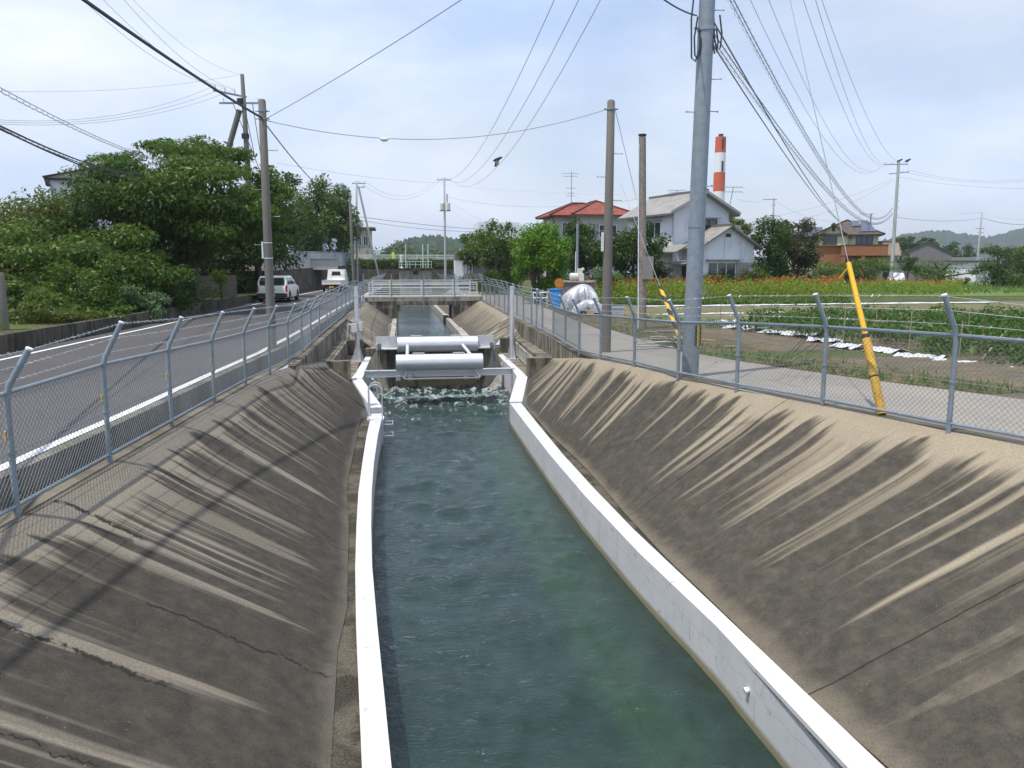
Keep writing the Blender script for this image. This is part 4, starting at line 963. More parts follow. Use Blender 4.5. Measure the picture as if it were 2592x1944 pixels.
for z in np.linspace(5.2, 11, 8): bolts(p6, P6b, P6t, [z], L=.22, dirs=((1 if int(z * 7) % 2 else -1, 0),), rad=.18, r=.015)
YT = 46.
LTb, LTt = aty('L', 972, 900, YT), aty('L', 935, 286, YT)
lt = pole('utility_pole', 'concrete utility pole with crossarms rising behind the big trees on the left', LTb, LTt, .19, .1, 'conc_pole', n=10)
armL = crossarm(lt, aty('L', 888, 362, YT), 1.7, d=RT + Vector((0, .3, -.15)), ins=4); armL2 = crossarm(lt, aty('L', 930, 398, YT), 2.3, ins=3)
for px in (930, 948): m = MB(); c = aty('L', px, 535 if px > 940 else 400, YT); m.tube([c, c + Vector((0, 0, .25))], .2, 10); m.build('black_band', M['black'], lt)
m = MB(); m.tube([aty('L', 840, 720, YT + .3), aty('L', 925, 425, YT + .2)], .15, 10); m.build('brace_pole', M['conc_pole'], lt)
for a, b in (((942, 400), (985, 610)), ((975, 400), (1010, 620)), ((900, 400), (1000, 650))): m = MB(); m.tube([aty('L', *a, YT), aty('L', *b, YT - 2)], .02, 5); m.build('drop_cable', M['cable'], lt)
P7b, P7t = aty('2', 935, 845, 66), aty('2', 902, 160, 66)
pole('concrete_pole', 'short dark concrete pole at the roadside behind the light truck', P7b, P7t, .13, .10, 'conc_pole', n=10)
P77b, P77t = aty('2', 962, 830, 90), aty('2', 955, 25, 90)
p77 = pole('utility_pole', 'grey utility pole with a slanting brace, far left of the bridge', P77b, P77t, .13, .10, 'pale_pole', n=10)
m = MB(); m.tube([aty('2', 1140, 820, 90), aty('2', 972, 75, 90)], .11, 10); m.build('brace_pole', M['pale_pole'], p77)
arm77 = crossarm(p77, aty('2', 975, 45, 90), 1.5, ins=3); crossarm(p77, aty('2', 990, 75, 90), .9, ins=2)
CPb, CPt = aty('2', 1668, 850, 100), aty('2', 1658, 0, 100)
cp = pole('utility_pole', 'utility pole with grey transformer cans standing right behind the bridge', CPb, CPt, .15, .11, 'pale_pole', n=10)
armC = crossarm(cp, aty('2', 1656, 18, 100), 1.7, ins=4)
for px in (1640, 1690):
    c = aty('2', px, 232, 100); m = MB(); m.lathe([(.2, -.45), (.24, -.4), (.24, .4), (.18, .46)], (c.x, c.y - .1, c.z), 12); m.build('transformer', M['ac'], cp)
m = MB(); c = aty('2', 1680, 130, 100); m.tube([c, c + Vector((0, 0, -1.3))], .07, 8); m.build('fuse_stack', M['galv_dark'], cp)
crossarm(cp, aty('2', 1665, 265, 100), 1.4, ins=2)
P8b, P8t = aty('4', 1912, 600, 120), aty('4', 1948, 215, 120)
p8 = pole('utility_pole', 'far pale utility pole near the right edge in front of the hills', P8b, P8t, .17, .12, 'pale_pole', n=8); crossarm(p8, aty('4', 1935, 318, 120), 1.4, ins=3); crossarm(p8, aty('4', 1940, 345, 120), .9, ins=2)
P9b, P9t = aty('4', 635, 320, 110), aty('4', 642, 128, 110)
p9 = pole('utility_pole', 'thin distant utility pole between the white house and the solar roof house', P9b, P9t, .14, .1, 'pale_pole', n=8); crossarm(p9, aty('4', 618, 136, 110), 2.0, ins=3); crossarm(p9, aty('4', 640, 172, 110), .5, ins=2)
PAb, PAt = aty('4', 1246, 330, 135), aty('4', 1252, 225, 135)
pa = pole('utility_pole', 'distant utility pole just right of the solar roof house', PAb - Vector((0, 0, 5)), PAt, .16, .12, 'conc_pole', n=8); crossarm(pa, aty('4', 1225, 228, 135), 2.6, ins=3)
# yellow guy guard
Y0 = 10.45; GB = atz('q', 772, 1322, .0); GM = aty('q', 640, 690, GB.y + .55); GTp = aty('q', 490, 50, GB.y + 1.12)
gg = thing('guy_wire_guard', 'bright yellow plastic guard leaning on a stay wire by the path fence', 'guy wire', GB)
m = MB(); m.tube([GB, GM], .062, 12); m.build('lower_sleeve', M['yellow_dirty'], gg, smooth=True)
m = MB(); m.tube([GM.lerp(GTp, .05), GTp], [.042, .036], 12); m.build('upper_sleeve', M['yellow'], gg, smooth=True)
m = MB(); d = (GTp - GM).normalized(); m.tube([GM, GM - d * -.07], .05, 10); m.build('collar', M['black'], gg)
m = MB(); c = GB.lerp(GM, .49); m.tube([c - (GM - GB).normalized() * .01, c + (GM - GB).normalized() * .012], .067, 12); m.build('strap', M['black'], gg)
m = MB(); c = aty('q', 488, 92, GB.y + 1.08); m.tube([c, aty('q', 415, 180, GB.y + 1.2)], .012, 6); m.build('side_rod', M['yellow'], gg)
m = MB(); d = GTp - GB; m.tube([GB + d * .9, GB + d * 5.5], .008, 5); m.build('stay_wire', M['cable_grey'], gg)
# striped guard behind the timber pole
SGb, SGt = aty('p', 470, 640, 20.5), aty('p', 262, 95, 23)
sg = thing('guy_wire_guard', 'black and yellow striped guard leaning beside the timber pole', 'guy wire', SGb)
t = NT('spiral_stripes'); p = t.sep(t.obj()); c_ = t.mix(t.math('GREATER_THAN', t.math('FRACT', t.math('MULTIPLY', t.math('ADD', p[2], t.math('MULTIPLY', p[0], .8)), 2.6)), .5), (.02, .02, .02), (.60, .36, .03))
M['spiral'] = t.done(t.bsdf(c_, .6))
m = MB(); m.tube([SGb, SGt], .06, 10); m.build('sleeve', M['spiral'], sg, smooth=True)
m = MB(); m.tube([SGt, SGt + (SGt - SGb) * 2.4], .008, 5); m.build('stay_wire', M['cable_grey'], sg)

# ------------------------------------------------------------------ overhead cables (each one a thing)
def sagline(P, Q, sag, n=24, ext=1.0):
    P, Q = Vector(P), Vector(Q); out = []
    for k in range(n + 1):
        f = k / n * ext; p = P.lerp(Q, f); p.z -= 4 * sag * f * (1 - f); out.append(p)
    return out
GC = 'overhead cables'
def cable(label, P, Q, sag=0., r=.009, ext=1.0, mat='cable_grey', n=24, name='overhead_cable', coil=None):
    pts = sagline(P, Q, sag, n, ext); m = MB(); m.tube(pts, r, 5)
    if coil:
        R, step = coil; cp_ = []; L = 0
        fine = sagline(P, Q, sag, 400, ext); seg = [(b - a).length for a, b in zip(fine[:-1], fine[1:])]
        tot = sum(seg); N = int(tot / step * 8)
        for k in range(N):
            f = k / N * ext; p = Vector(P).lerp(Vector(Q), f); p.z -= 4 * sag * f * (1 - f); a = k * 2 * pi / 8
            d = (Vector(Q) - Vector(P)).normalized(); u = d.cross(Vector((0, 0, 1))).normalized()
            cp_.append(p + Vector((0, 0, -R)) + u * R * cos(a) + Vector((0, 0, R * sin(a))))
        m.tube(cp_, .004, 3, False)
        m.tube([p - Vector((0, 0, R * 1.7)) for p in pts], r * .7, 5)
    o = m.build(name, M[mat]); return props(o, label, 'cable', GC)
def rx_(k, x, y, X): d = ray(k, x, y); return Vector(_C + d * (X / d[0]))
pt = lambda z: Vector((PLt.x, PLt.y, z))
cable('thick black cable from the left concrete pole to the top left', pt(PLt.z - .45), rx_('n', 216, 2, -4.1), .05, .028, 2.2, 'cable')
cable('dark cable dropping from the left concrete pole to the short pole behind the truck', pt(PLt.z - .5), P7t - Vector((0, 0, .3)), .7, .016, 1, 'cable')
cx3 = cable('sagging wire with a grey splice hanging between two concrete poles', pt(PLt.z - .48), Vector((P3t.x, P3t.y, P3t.z - .2)), .62, .011)
pts = sagline(pt(PLt.z - .48), Vector((P3t.x, P3t.y, P3t.z - .2)), .62); c = pts[8]
o = MB().tube([c - Vector((.12, 0, 0)), c - Vector((.05, 0, .03)), c + Vector((.05, 0, -.03)), c + Vector((.12, 0, 0))], [.012, .05, .05, .012], 8).build('splice_cover', M['ac'], cx3)
cable('thin wire climbing from the left concrete pole to the top edge left of centre', pt(PLt.z - .5), aty('n', 1167, 0, 14), .05, .008, 1.5)
for k, (x, lb) in enumerate(((320, 'first'), (400, 'second'), (480, 'third'), (515, 'fourth'))):
    d = ray('L', x, 0); Q = Vector(_C + d * (9.2 / d[2]))
    cable('%s from the left of four thin wires rising left from the tree-hidden pole' % lb, armL[k] if k < 3 else LTt, Q, .5, .008 if k < 3 else .006, 1.4)
for k, (y, lb) in enumerate(((463, 'upper'), (471, 'middle'), (479, 'lower'))):
    cable('%s of three close pale wires from the tree-hidden pole to the left edge' % lb, armL[k], aty('L', 0, y, 36), .6, .008, 1.3)
cable('faint single wire from the tip of the pole behind the trees to the left edge', LTt, aty('L', 0, 352, 36), .3, .006, 1.3)
cable('coil-hung cable sloping from the left edge into the tree tops', aty('L', 660, 624, 37), aty('L', 0, 338, 15), .2, .008, 1.7, 'cable_grey', coil=(.04, .4))
cable('upper of two thick dark cables entering the tree from the left edge', aty('L', 560, 668, 37), aty('L', 0, 486, 15), .25, .018, 1.7, 'cable', coil=(.035, .5))
cable('lower of two thick dark cables entering the tree from the left edge', aty('L', 560, 690, 37), aty('L', 0, 496, 15), .25, .018, 1.12, 'cable')
for k, (x, y) in enumerate(((1403, 0), (1465, 0), (1520, 0))):
    d = ray('n', x, y); Q = Vector(_C + d * (9.5 / d[2]))
    cable('%s one of three wires fanning up from the transformer pole to the top edge' % ('left', 'middle', 'right')[k], armC[1 + k] if k < 3 else armC[3], Q, 2.2 + .5 * k, .013, 1.3)
cable('upper slack wire between the transformer pole and the braced pole left of it', armC[0], arm77[2], 1.9, .012); cable('lower slack wire between the transformer pole and the braced pole left of it', armC[1], arm77[1], 2.3, .012)
cable('long dark cable from the braced pole past the transformer pole', aty('2', 985, 312, 90), aty('3', 700, 425, 108), .3, .024, 1, 'cable')
cable('second dark cable just below it from the braced pole toward the far building', aty('2', 975, 338, 90), aty('2', 1900, 430, 106), .3, .02, 1, 'cable')
cable('long thin wire from behind the left trees to the transformer pole', aty('L', 1070, 630, 60), aty('L', 1720, 706, 100), .3, .01)
cable('thin wire from the transformer pole to the grey roof house aerial', aty('2', 1660, 150, 100), aty('H', 600, 690, 64), 1.2, .012)
cable('thin wire sloping right from the transformer pole above the red roof', aty('2', 1665, 60, 100), aty('3', 1500, 135, 92), .2, .01)
cable('service wire falling from the transformer pole to the trees on its right', aty('2', 1700, 190, 100), aty('3', 650, 460, 90), .3, .01)
cable('steep service wire from the transformer pole down to the right', aty('2', 1690, 230, 100), aty('3', 420, 470, 95), .2, .009)
S6 = aty('4', 1388, 186, Y6); S6b = aty('4', 1388, 217, Y6)
cable('upper coil-hung cable from the foreground steel pole to the pole behind the flowers', Vector((BGb.x + .28, BGb.y, 7.6)), S6, 2.6, .012, coil=(.075, .42))
cable('lower coil-hung cable from the foreground steel pole to the pole behind the flowers', aty('R', 688, 160, BGb.y), S6b, 2.2, .012, coil=(.075, .42))
cable('plain thick cable between the coil-hung cables from the foreground steel pole', aty('R', 682, 92, BGb.y), aty('4', 1240, 238, 135), 3.2, .018)
cable('lowest plain cable running right from the foreground steel pole', aty('R', 668, 190, BGb.y), aty('4', 1205, 240, 135), 2.6, .016)
for k, (x, q, sg_) in enumerate(((870, 0, 3.2), (960, 0, 3.0), (1130, 1, 2.4), (1190, 1, 2.2), (1220, 3, 1.8))):
    d = ray('R', x, 0); Q = Vector(_C + d * (9.4 / d[2]))
    cable('%s from the left of five thin wires falling to the bird-topped pole' % ('first', 'second', 'third', 'fourth', 'fifth')[k], arm6[q], Q, sg_, .01, 1.3)
cable('short cable from the foreground steel pole to the top edge on its left', Vector((BGb.x - .1, BGb.y, 6.75)), aty('R', 450, 0, 13.5), .03, .014, 1.6, 'cable')
cable('thin stay from the top of the path-side concrete pole down to the right', Vector((P3t.x + .1, P3t.y, P3t.z - .2)), aty('R', 312, 975, 32), 0, .008)
cable('upper wire leaving the pole behind the flowers toward the right edge', arm6b[2], aty('R', 2212, 878, 80), .6, .012, 1.2); cable('second wire leaving the pole behind the flowers toward the right edge', arm6b[1], aty('R', 2212, 888, 80), .6, .012, 1.2)
cable('low wire leaving the pole behind the flowers toward the right edge', aty('R', 1600, 868, Y6), aty('R', 2212, 925, 82), .3, .012, 1.2)
cable('dark cable from the pole behind the flowers to the far right pole', aty('4', 1395, 245, Y6), aty('4', 1940, 252, 120), .5, .02, 1, 'cable'); cable('dark cable from the far right pole to the right edge', aty('4', 1945, 250, 120), aty('4', 2212, 294, 115), .3, .03, 1.2, 'cable')
cable('upper thin cable from the far right pole to the right edge', aty('4', 1948, 218, 120), aty('4', 2212, 262, 115), .3, .02, 1.2)
cable('short wire going left from the tip of the far right pole', aty('4', 1948, 218, 120), aty('4', 1815, 224, 122), .0, .02); 
cable('upper wire from the pole behind the flowers down left to the trees', aty('4', 1392, 6, Y6), aty('4', 470, 262, 95), .8, .012); cable('lower wire from the pole behind the flowers down left to the trees', aty('4', 1395, 12, Y6), aty('4', 740, 270, 97), .8, .012)
cable('thin wire between the thin distant pole and the grey roof house', aty('4', 585, 138, 110), aty('4', 410, 132, 75), .3, .012); cable('wire from the thin distant pole toward the distant pole right of the solar roof', aty('4', 655, 150, 110), aty('4', 1225, 226, 135), 2, .014)
cable('low wire crossing in front of the hills at the far right', aty('4', 1420, 400, 130), aty('4', 2212, 430, 130), .2, .02, 1.1)

# ------------------------------------------------------------------ field plots (sheets on the ground)
def sheet(name, pts, z, mat, label=None, cat=None, kind='structure', res=None):
    m = MB(); m.poly([(p[0], p[1], z) for p in pts]); o = m.build(name, mat); return props(o, label, cat, None, kind if not label else None)
def strip_r(name, f0, f1, ys, dz, mat): return strip(name, f0, f1, ys, lambda y: (zr(y) - .03 if y < 20 else -.28) + dz, mat)
FY = [2, 6, 9, 12, 14, 16, 18, 20, 22, 26, 31]
def plot_l(y): return path_o(y)
def crop_l(y): return interp(y, [10, 14, 18, 22, 26, 30], [13.4, 13.3, 13.0, 12.6, 12.0, 11.4])
strip_r('field_soil', path_o, lambda y: crop_l(y) + 9, FY, .006, M['soil'])
strip_r('straw_patch', lambda y: path_o(y) + .1, lambda y: path_o(y) + interp(y, [2, 12, 20, 31], [.9, 1.4, 2.6, 3.0]), FY[3:], .012, M['straw'])
strip('harvested_plot', lambda y: path_o(y) + .2, lambda y: 60, [29, 34, 40, 47.5], lambda y: -.28 + .016, M['plot'])
strip('straw_patch', lambda y: path_o(y) - .4, lambda y: path_o(y) + 2.6, [29, 36, 44, 56], lambda y: -.28 + .022, M['straw'])
M['meadow'] = ground_mat('meadow', ((.11, .20, .032), (.14, .23, .045), (.17, .20, .065)), .3, 8)
strip('meadow', lambda y: 22, lambda y: 120, [56, 70, 84, 100], lambda y: -.28 + .01, M['meadow'])

# ------------------------------------------------------------------ foliage
def leafset(C, R, n, size, rg, up=.35, out=.7, aspect=.42, droop=.25, shell=.45, vert=0.0):
    """n rhombic leaves in each of the ellipsoids C (k,3), R (k,3)"""
    C = np.asarray(C, float); R = np.asarray(R, float); k = len(C)
    vol = (R[:, 0] * R[:, 1] + R[:, 0] * R[:, 2]); idx = rg.choice(k, n, p=vol / vol.sum())
    d = rg.normal(size=(n, 3)); d /= np.linalg.norm(d, axis=1)[:, None]
    r = rg.random(n) ** shell
    P = C[idx] + d * R[idx] * r[:, None]
    N = d * out + rg.normal(size=(n, 3)) * .55; N[:, 2] += up; N /= np.linalg.norm(N, axis=1)[:, None]
    A = d * .8 + rg.normal(size=(n, 3)) * .7; A[:, 2] += vert - droop
    A -= N * (A * N).sum(1)[:, None]; A /= np.linalg.norm(A, axis=1)[:, None] + 1e-9
    B = np.cross(N, A); s = size * (.45 + 1.05 * rg.random(n) ** 1.4); s = s[:, None]; w = s * aspect
    V = np.stack([P - A * s * .5, P + B * w * .5 - A * s * .05, P + A * s * .5, P - B * w * .5 - A * s * .05], 1).reshape(-1, 3)
    return V
def quads(n): return np.arange(n * 4).reshape(n, 4)
def subclumps(c, R, m, rg, lo=.5, hi=.95, sr=(.26, .42), flat=.75, low=-1.0):
    out_c, out_r = [], []
    while len(out_c) < m:
        d = rg.normal(size=3); d /= np.linalg.norm(d)
        if d[2] < low: continue
        f = lo + (hi - lo) * rg.random()
        out_c.append(np.array(c) + d * np.array(R) * f); s = rg.uniform(*sr); out_r.append(np.array([R[0] * s, R[1] * s, R[2] * s * flat + .05]))
    return out_c, out_r
def tree(name, label, c, R, mat, n, leaf, seed, m=34, base=-.2, trunk=True, group=None, cat=None, sr=(.26, .42), flat=.75, low=-1.0, extra=(), up=.35, droop=.25, aspect=.42, shell=.45, tr=None, bloom=None, stems=1, skirt=False):
    rg = np.random.default_rng(seed); c = Vector(c)
    t = thing(name, label, cat or ('tree' if trunk else 'bush'), (c.x, c.y, base), 0, group)
    R = tuple(x * 1.1 for x in R); cc, rr = subclumps(c, R, m, rg, sr=sr, flat=flat, low=low)
    cc.append(np.array(c)); rr.append(np.array(R) * .62)
    if skirt:
        for a in rg.uniform(0, 6.28, 9): cc.append(np.array((c.x + R[0] * .62 * skirt * cos(a), c.y + R[1] * .62 * skirt * sin(a), base + R[2] * .34))); rr.append(np.array((R[0] * .42 * skirt, R[1] * .42 * skirt, R[2] * .38)))
        n = int(n * 1.8)
    for e, er in extra:
        a, b = subclumps(e, er, max(3, m // 6), rg, .2, .9, (.35, .6), flat); cc += a; rr += b
    V = leafset(cc, rr, n, leaf, rg, up=up, droop=droop, aspect=aspect, shell=shell); mats = [LF[mat]]; mi = None
    if bloom:
        V2 = leafset(cc, np.array(rr) * 1.06, bloom[1], leaf * 1.1, rg, shell=.12, aspect=.9); V = np.concatenate([V, V2]); mats.append(LF[bloom[0]]); mi = np.array([0] * n + [1] * bloom[1])
    np_mesh('crown', V, quads(len(V) // 4), mats, t, mi)
    mm = MB(); r0 = tr or max(.06, R[0] * .07); rnd = random.Random(seed)
    for sidx in range(stems):
        ox, oy = (rnd.uniform(-1, 1) * r0 * 3, rnd.uniform(-1, 1) * r0 * 3) if stems > 1 else (0, 0)
        top = Vector((c.x + ox * 2, c.y + oy * 2, c.z + R[2] * .25)); b = Vector((c.x + ox, c.y + oy, base - .1))
        mid = b.lerp(top, .5) + Vector((rnd.uniform(-.15, .15) * R[0], rnd.uniform(-.1, .1) * R[0], 0)); mm.tube([b, b.lerp(mid, .3), mid, top], [r0 * 1.3, r0, r0 * .8, r0 * .35], 8)
    for i in range(min(9, len(cc))):
        q = Vector(cc[i]); s = b.lerp(top, rnd.uniform(.35, .85)); mm.tube([s, s.lerp(q, .55) + Vector((0, 0, .08 * R[2])), q], [r0 * .45, r0 * .28, r0 * .1], 6)
    mm.build('trunk', M['bark'], t, smooth=True)
    return t
def ptree(name, label, k, x, y, Y, rxp, rzp, mat, n, leaf, seed, ry=1.0, **kw):
    c = aty(k, x, y, Y); s = (Vector(c) - Vector((0, 0, CAM_Z))).length / F_PX
    kw2 = dict(kw); ex = [(aty(k, e[0], e[1], Y + (e[4] if len(e) > 4 else 0)), (e[2] * s, e[2] * s, e[3] * s)) for e in kw2.pop('extra', ())]
    return tree(name, label, c, (rxp * s, rxp * s * ry, rzp * s), mat, n, leaf, seed, extra=ex, **kw2)
GL = 'trees left of the road'
ptree('broadleaf_tree', 'large feathery dark green tree, tallest of the clump left of the road', 'n', 480, 522, 39, 215, 118, 'mid', 36000, .24, 1, m=60, base=.2, group=GL, flat=.5, sr=(.2, .34), droop=.5, aspect=.36, extra=((390, 362, 40, 20), (285, 405, 50, 24), (700, 500, 50, 60), (660, 470, 70, 60), (590, 400, 60, 30), (640, 560, 90, 60)))
ptree('broadleaf_tree', 'yellowish green tree top showing behind the feathery tree', 'n', 470, 410, 46, 110, 46, 'olive', 5000, .26, 2, m=24, base=.2, group=GL)
ptree('broadleaf_tree', 'dark green tree overhanging the white van', 'n', 655, 570, 55, 112, 118, 'dark', 13000, .28, 3, m=34, base=.2, group=GL, low=-.75, extra=((730, 470, 26, 34), (735, 600, 26, 40)), ry=.6)
ptree('broadleaf_tree', 'dense dark tree in the middle of the clump above the block wall', 'n', 505, 610, 53, 150, 125, 'dark', 14000, .28, 4, m=30, base=.2, group=GL, skirt=.7)
ptree('broadleaf_tree', 'rounded yellow-green tree at the far left edge', 'n', 50, 610, 36, 155, 118, 'olive', 16000, .19, 5, m=36, base=.4, group=GL, skirt=True)
ptree('broadleaf_tree', 'mid green tree between the left edge tree and the feathery tree', 'n', 290, 580, 37, 165, 150, 'dark', 19000, .22, 6, m=36, base=.4, group=GL, flat=.55, droop=.45, aspect=.36, skirt=True)
ptree('broadleaf_tree', 'lighter leafy tree low in front of the big clump, left of the road', 'n', 220, 670, 33, 160, 110, 'mid', 17000, .19, 7, m=34, base=.4, group=GL, flat=.55, droop=.45, skirt=True)
GB_ = 'roadside bushes on the left'
for i, (x, y, Y, a, b, mt, n, lab) in enumerate(((70, 765, 27.5, 75, 48, 'mid', 3400, 'leafy bush at the far left behind the low kerb wall'), (215, 735, 29, 70, 72, 'mid', 3800, 'tall light green bush behind the low kerb wall'),
        (130, 800, 26.5, 85, 28, 'olive', 2600, 'low yellowish bush over the kerb wall near the left edge'), (345, 760, 31, 60, 38, 'pale', 2400, 'pale grassy bush behind the kerb wall'), (420, 720, 34, 60, 60, 'dark', 2600, 'dark bush beside the block wall end'),
        (560, 700, 43, 26, 20, 'lime', 700, 'small lime green shrub on top of the block wall'), (270, 800, 28.5, 60, 22, 'mid', 1800, 'low bush spilling over the kerb wall'), (470, 768, 38, 55, 12, 'dark', 900, 'low dark weeds at the foot of the block wall'))):
    ptree('roadside_bush', lab, 'n', x, y, Y, a, b, mt, n, .15, 40 + i, m=16, base=.3, trunk=False, group=GB_)
ptree('broadleaf_tree', 'tall bright green tree far down the road behind the light truck', 'n', 828, 578, 88, 68, 102, 'mid', 14000, .36, 60, m=34, base=0, skirt=.8, extra=((800, 520, 20, 20), (860, 540, 24, 30)))
ptree('broadleaf_tree', 'dark tree left of the tall bright tree down the road', 'n', 765, 600, 82, 50, 100, 'dark', 6000, .34, 61, m=26, base=0)
GR = 'trees and shrubs in the gardens right of the path'
ptree('flowering_shrub', 'rounded shrub dotted with white flowers beyond the bridge', 'n', 1195, 632, 74, 34, 46, 'mid', 3200, .26, 62, m=22, base=-.2, trunk=False, group=GR, bloom=('white', 60), skirt=True)
ptree('garden_tree', 'wide dull green tree between the white flowering shrub and the conifer', 'n', 1258, 628, 66, 58, 62, 'mid', 6500, .26, 63, m=34, base=-.2, group=GR, extra=((1292, 572, 18, 14), (1225, 600, 24, 24), (1270, 690, 50, 22)), skirt=True)
ptree('conifer', 'bright yellow-green rounded conifer with dark trunks', 'n', 1368, 640, 49, 62, 64, 'conifer', 30000, .16, 64, m=80, base=-.25, group=GR, low=-.8, sr=(.26, .38), flat=1.0, droop=.1, up=.1, aspect=.5, stems=5, tr=.09, extra=((1415, 690, 28, 40), (1318, 690, 24, 28), (1366, 590, 36, 22), (1385, 715, 40, 18)))
ptree('garden_tree', 'dark green tree left of the path-side concrete pole', 'n', 1478, 628, 58, 62, 68, 'dark', 7000, .24, 65, m=34, base=-.2, group=GR, skirt=True)
ptree('garden_tree', 'dark green tree behind the timber pole', 'n', 1612, 628, 58, 64, 76, 'dark', 7500, .24, 66, m=34, base=-.2, group=GR, skirt=True)
ptree('garden_shrub', 'reddish green rounded shrub in front of the grey roof house', 'n', 1682, 692, 58, 28, 24, 'brown', 1500, .17, 67, m=12, base=-.2, trunk=False, group=GR)
ptree('garden_shrub', 'pale leafed bush beside the path-side concrete pole', 'n', 1528, 706, 50, 40, 26, 'pale', 1700, .19, 68, m=12, base=-.2, trunk=False, group=GR)
ptree('garden_tree', 'big dark green tree right of the grey roof house', 'n', 1946, 632, 60, 52, 72, 'dark', 6500, .24, 69, m=32, base=-.2, group=GR, skirt=True)
ptree('garden_tree', 'brownish green tree left of the solar roof house', 'n', 2016, 622, 62, 56, 58, 'brown', 6000, .24, 70, m=32, base=-.2, group=GR, extra=((1990, 570, 26, 20), (2030, 572, 20, 14)), skirt=True)
ptree('garden_shrub', 'olive shrub at the right corner of the grey roof house', 'n', 1912, 690, 58, 36, 24, 'olive', 1700, .18, 71, m=12, base=-.2, trunk=False, group=GR)
ptree('garden_shrub', 'low clipped hedge under the window of the grey roof house', 'n', 1822, 704, 58, 62, 13, 'dark', 1500, .16, 72, m=14, base=-.2, trunk=False, group=GR)
ptree('garden_shrub', 'hedge below the terracotta balcony, left half', 'n', 2060, 690, 78, 64, 26, 'mid', 2800, .24, 73, m=18, base=-.2, trunk=False, group=GR)
ptree('garden_shrub', 'hedge below the terracotta balcony, right half', 'n', 2190, 684, 80, 60, 24, 'mid', 2800, .24, 74, m=18, base=-.2, trunk=False, group=GR)
ptree('garden_shrub', 'dark rounded conifer bush by the parked white car', 'n', 2300, 668, 84, 22, 22, 'dark', 1200, .24, 75, m=10, base=-.2, trunk=False, group=GR)
ptree('garden_shrub', 'long hedge in front of the grey warehouse', 'n', 2382, 686, 84, 84, 20, 'mid', 3600, .24, 76, m=22, base=-.2, trunk=False, group=GR)
ptree('garden_tree', 'grey-green tree in front of the long white wall at the right', 'n', 2522, 672, 80, 46, 36, 'dark', 3400, .26, 77, m=22, base=-.2, group=GR, skirt=True)
ptree('garden_tree', 'dark tree at the right edge of the view', 'n', 2600, 672, 76, 36, 38, 'mid', 2800, .26, 78, m=20, base=-.2, group=GR, skirt=True)
ptree('garden_shrub', 'small round bush alone on the meadow', 'n', 2438, 714, 68, 13, 9, 'mid', 500, .16, 79, m=6, base=-.2, trunk=False, group=GR)
ptree('garden_tree', 'yellow-green tree top behind the grey roof house', 'n', 1868, 570, 84, 32, 26, 'olive', 1800, .28, 80, m=14, base=-.2, group=GR)
ptree('garden_tree', 'spreading tree behind the brown roof left of the warehouse gable', 'n', 2290, 612, 155, 32, 18, 'dark', 1500, .5, 81, m=12, base=-.2, group=GR)
ptree('garden_tree', 'tree top behind the warehouse ridge', 'n', 2350, 616, 150, 22, 16, 'dark', 1000, .5, 82, m=10, base=-.2, group=GR)
ptree('garden_tree', 'dark tree right of the warehouse gable', 'n', 2400, 642, 145, 42, 26, 'dark', 2000, .5, 83, m=14, base=-.2, group=GR)
ptree('garden_tree', 'round dark tree left of the far right pole', 'n', 2450, 644, 140, 28, 26, 'dark', 1600, .5, 84, m=12, base=-.2, group=GR)
# stuff: weeds, hedge on the raised road, far woods, flowers, crops
def scatter(name, pts, n_per, R, leaf, mat, seed, **kw):
    rg = np.random.default_rng(seed); C = np.array(pts); RR = np.tile(np.array(R, float), (len(C), 1)) * rg.uniform(.7, 1.3, (len(C), 1))
    V = leafset(C, RR, n_per * len(C), leaf, rg, **kw); return props(np_mesh(name, V, quads(len(V) // 4), [LF[mat]]), kind='stuff')
rs = np.random.default_rng(77)
scatter('roadside_weeds', [(lx(y) - 1.0 - rs.random() ** .7 * 7, y, .45 + rs.random() * .5) for y in rs.uniform(19, 46, 170)], 55, (.55, .55, .42), .16, 'mid', 101)
scatter('hedge', [(x, EY - .5 + rs.random() * .4, ez(430) + rs.random() * (ez(322) - ez(430))) for x in rs.uniform(-10.5, 18, 150)], 45, (.8, .5, .5), .3, 'mid', 102)
def band_wood(name, Y, pxs, tops, bot, n, leaf, mat, seed, r):
    rg = np.random.default_rng(seed); P = []
    for _ in range(n):
        px = rg.uniform(pxs[0], pxs[-1]); top = np.interp(px, pxs, tops); f = rg.random() ** .7
        q = aty('n', px, top + (bot - top) * f + r * F_PX / Y * .7, Y + rg.uniform(-8, 8)); P.append(tuple(q))
    return scatter(name, P, 70, (r, r, r * .8), leaf, mat, seed)
band_wood('far_wood', 190, [850, 900, 960, 1000, 1040, 1090, 1150, 1210], [618, 612, 622, 606, 604, 608, 614, 640], 668, 150, .75, 'dark', 103, 3.0)
band_wood('far_wood', 260, [1900, 2100, 2250, 2350, 2450, 2592, 2700], [650, 648, 640, 634, 645, 640, 640], 676, 150, .9, 'dark', 104, 3.5)
band_wood('far_wood', 330, [-300, 0, 400, 700, 900], [640, 636, 640, 645, 650], 676, 120, 1.2, 'dark', 105, 5)
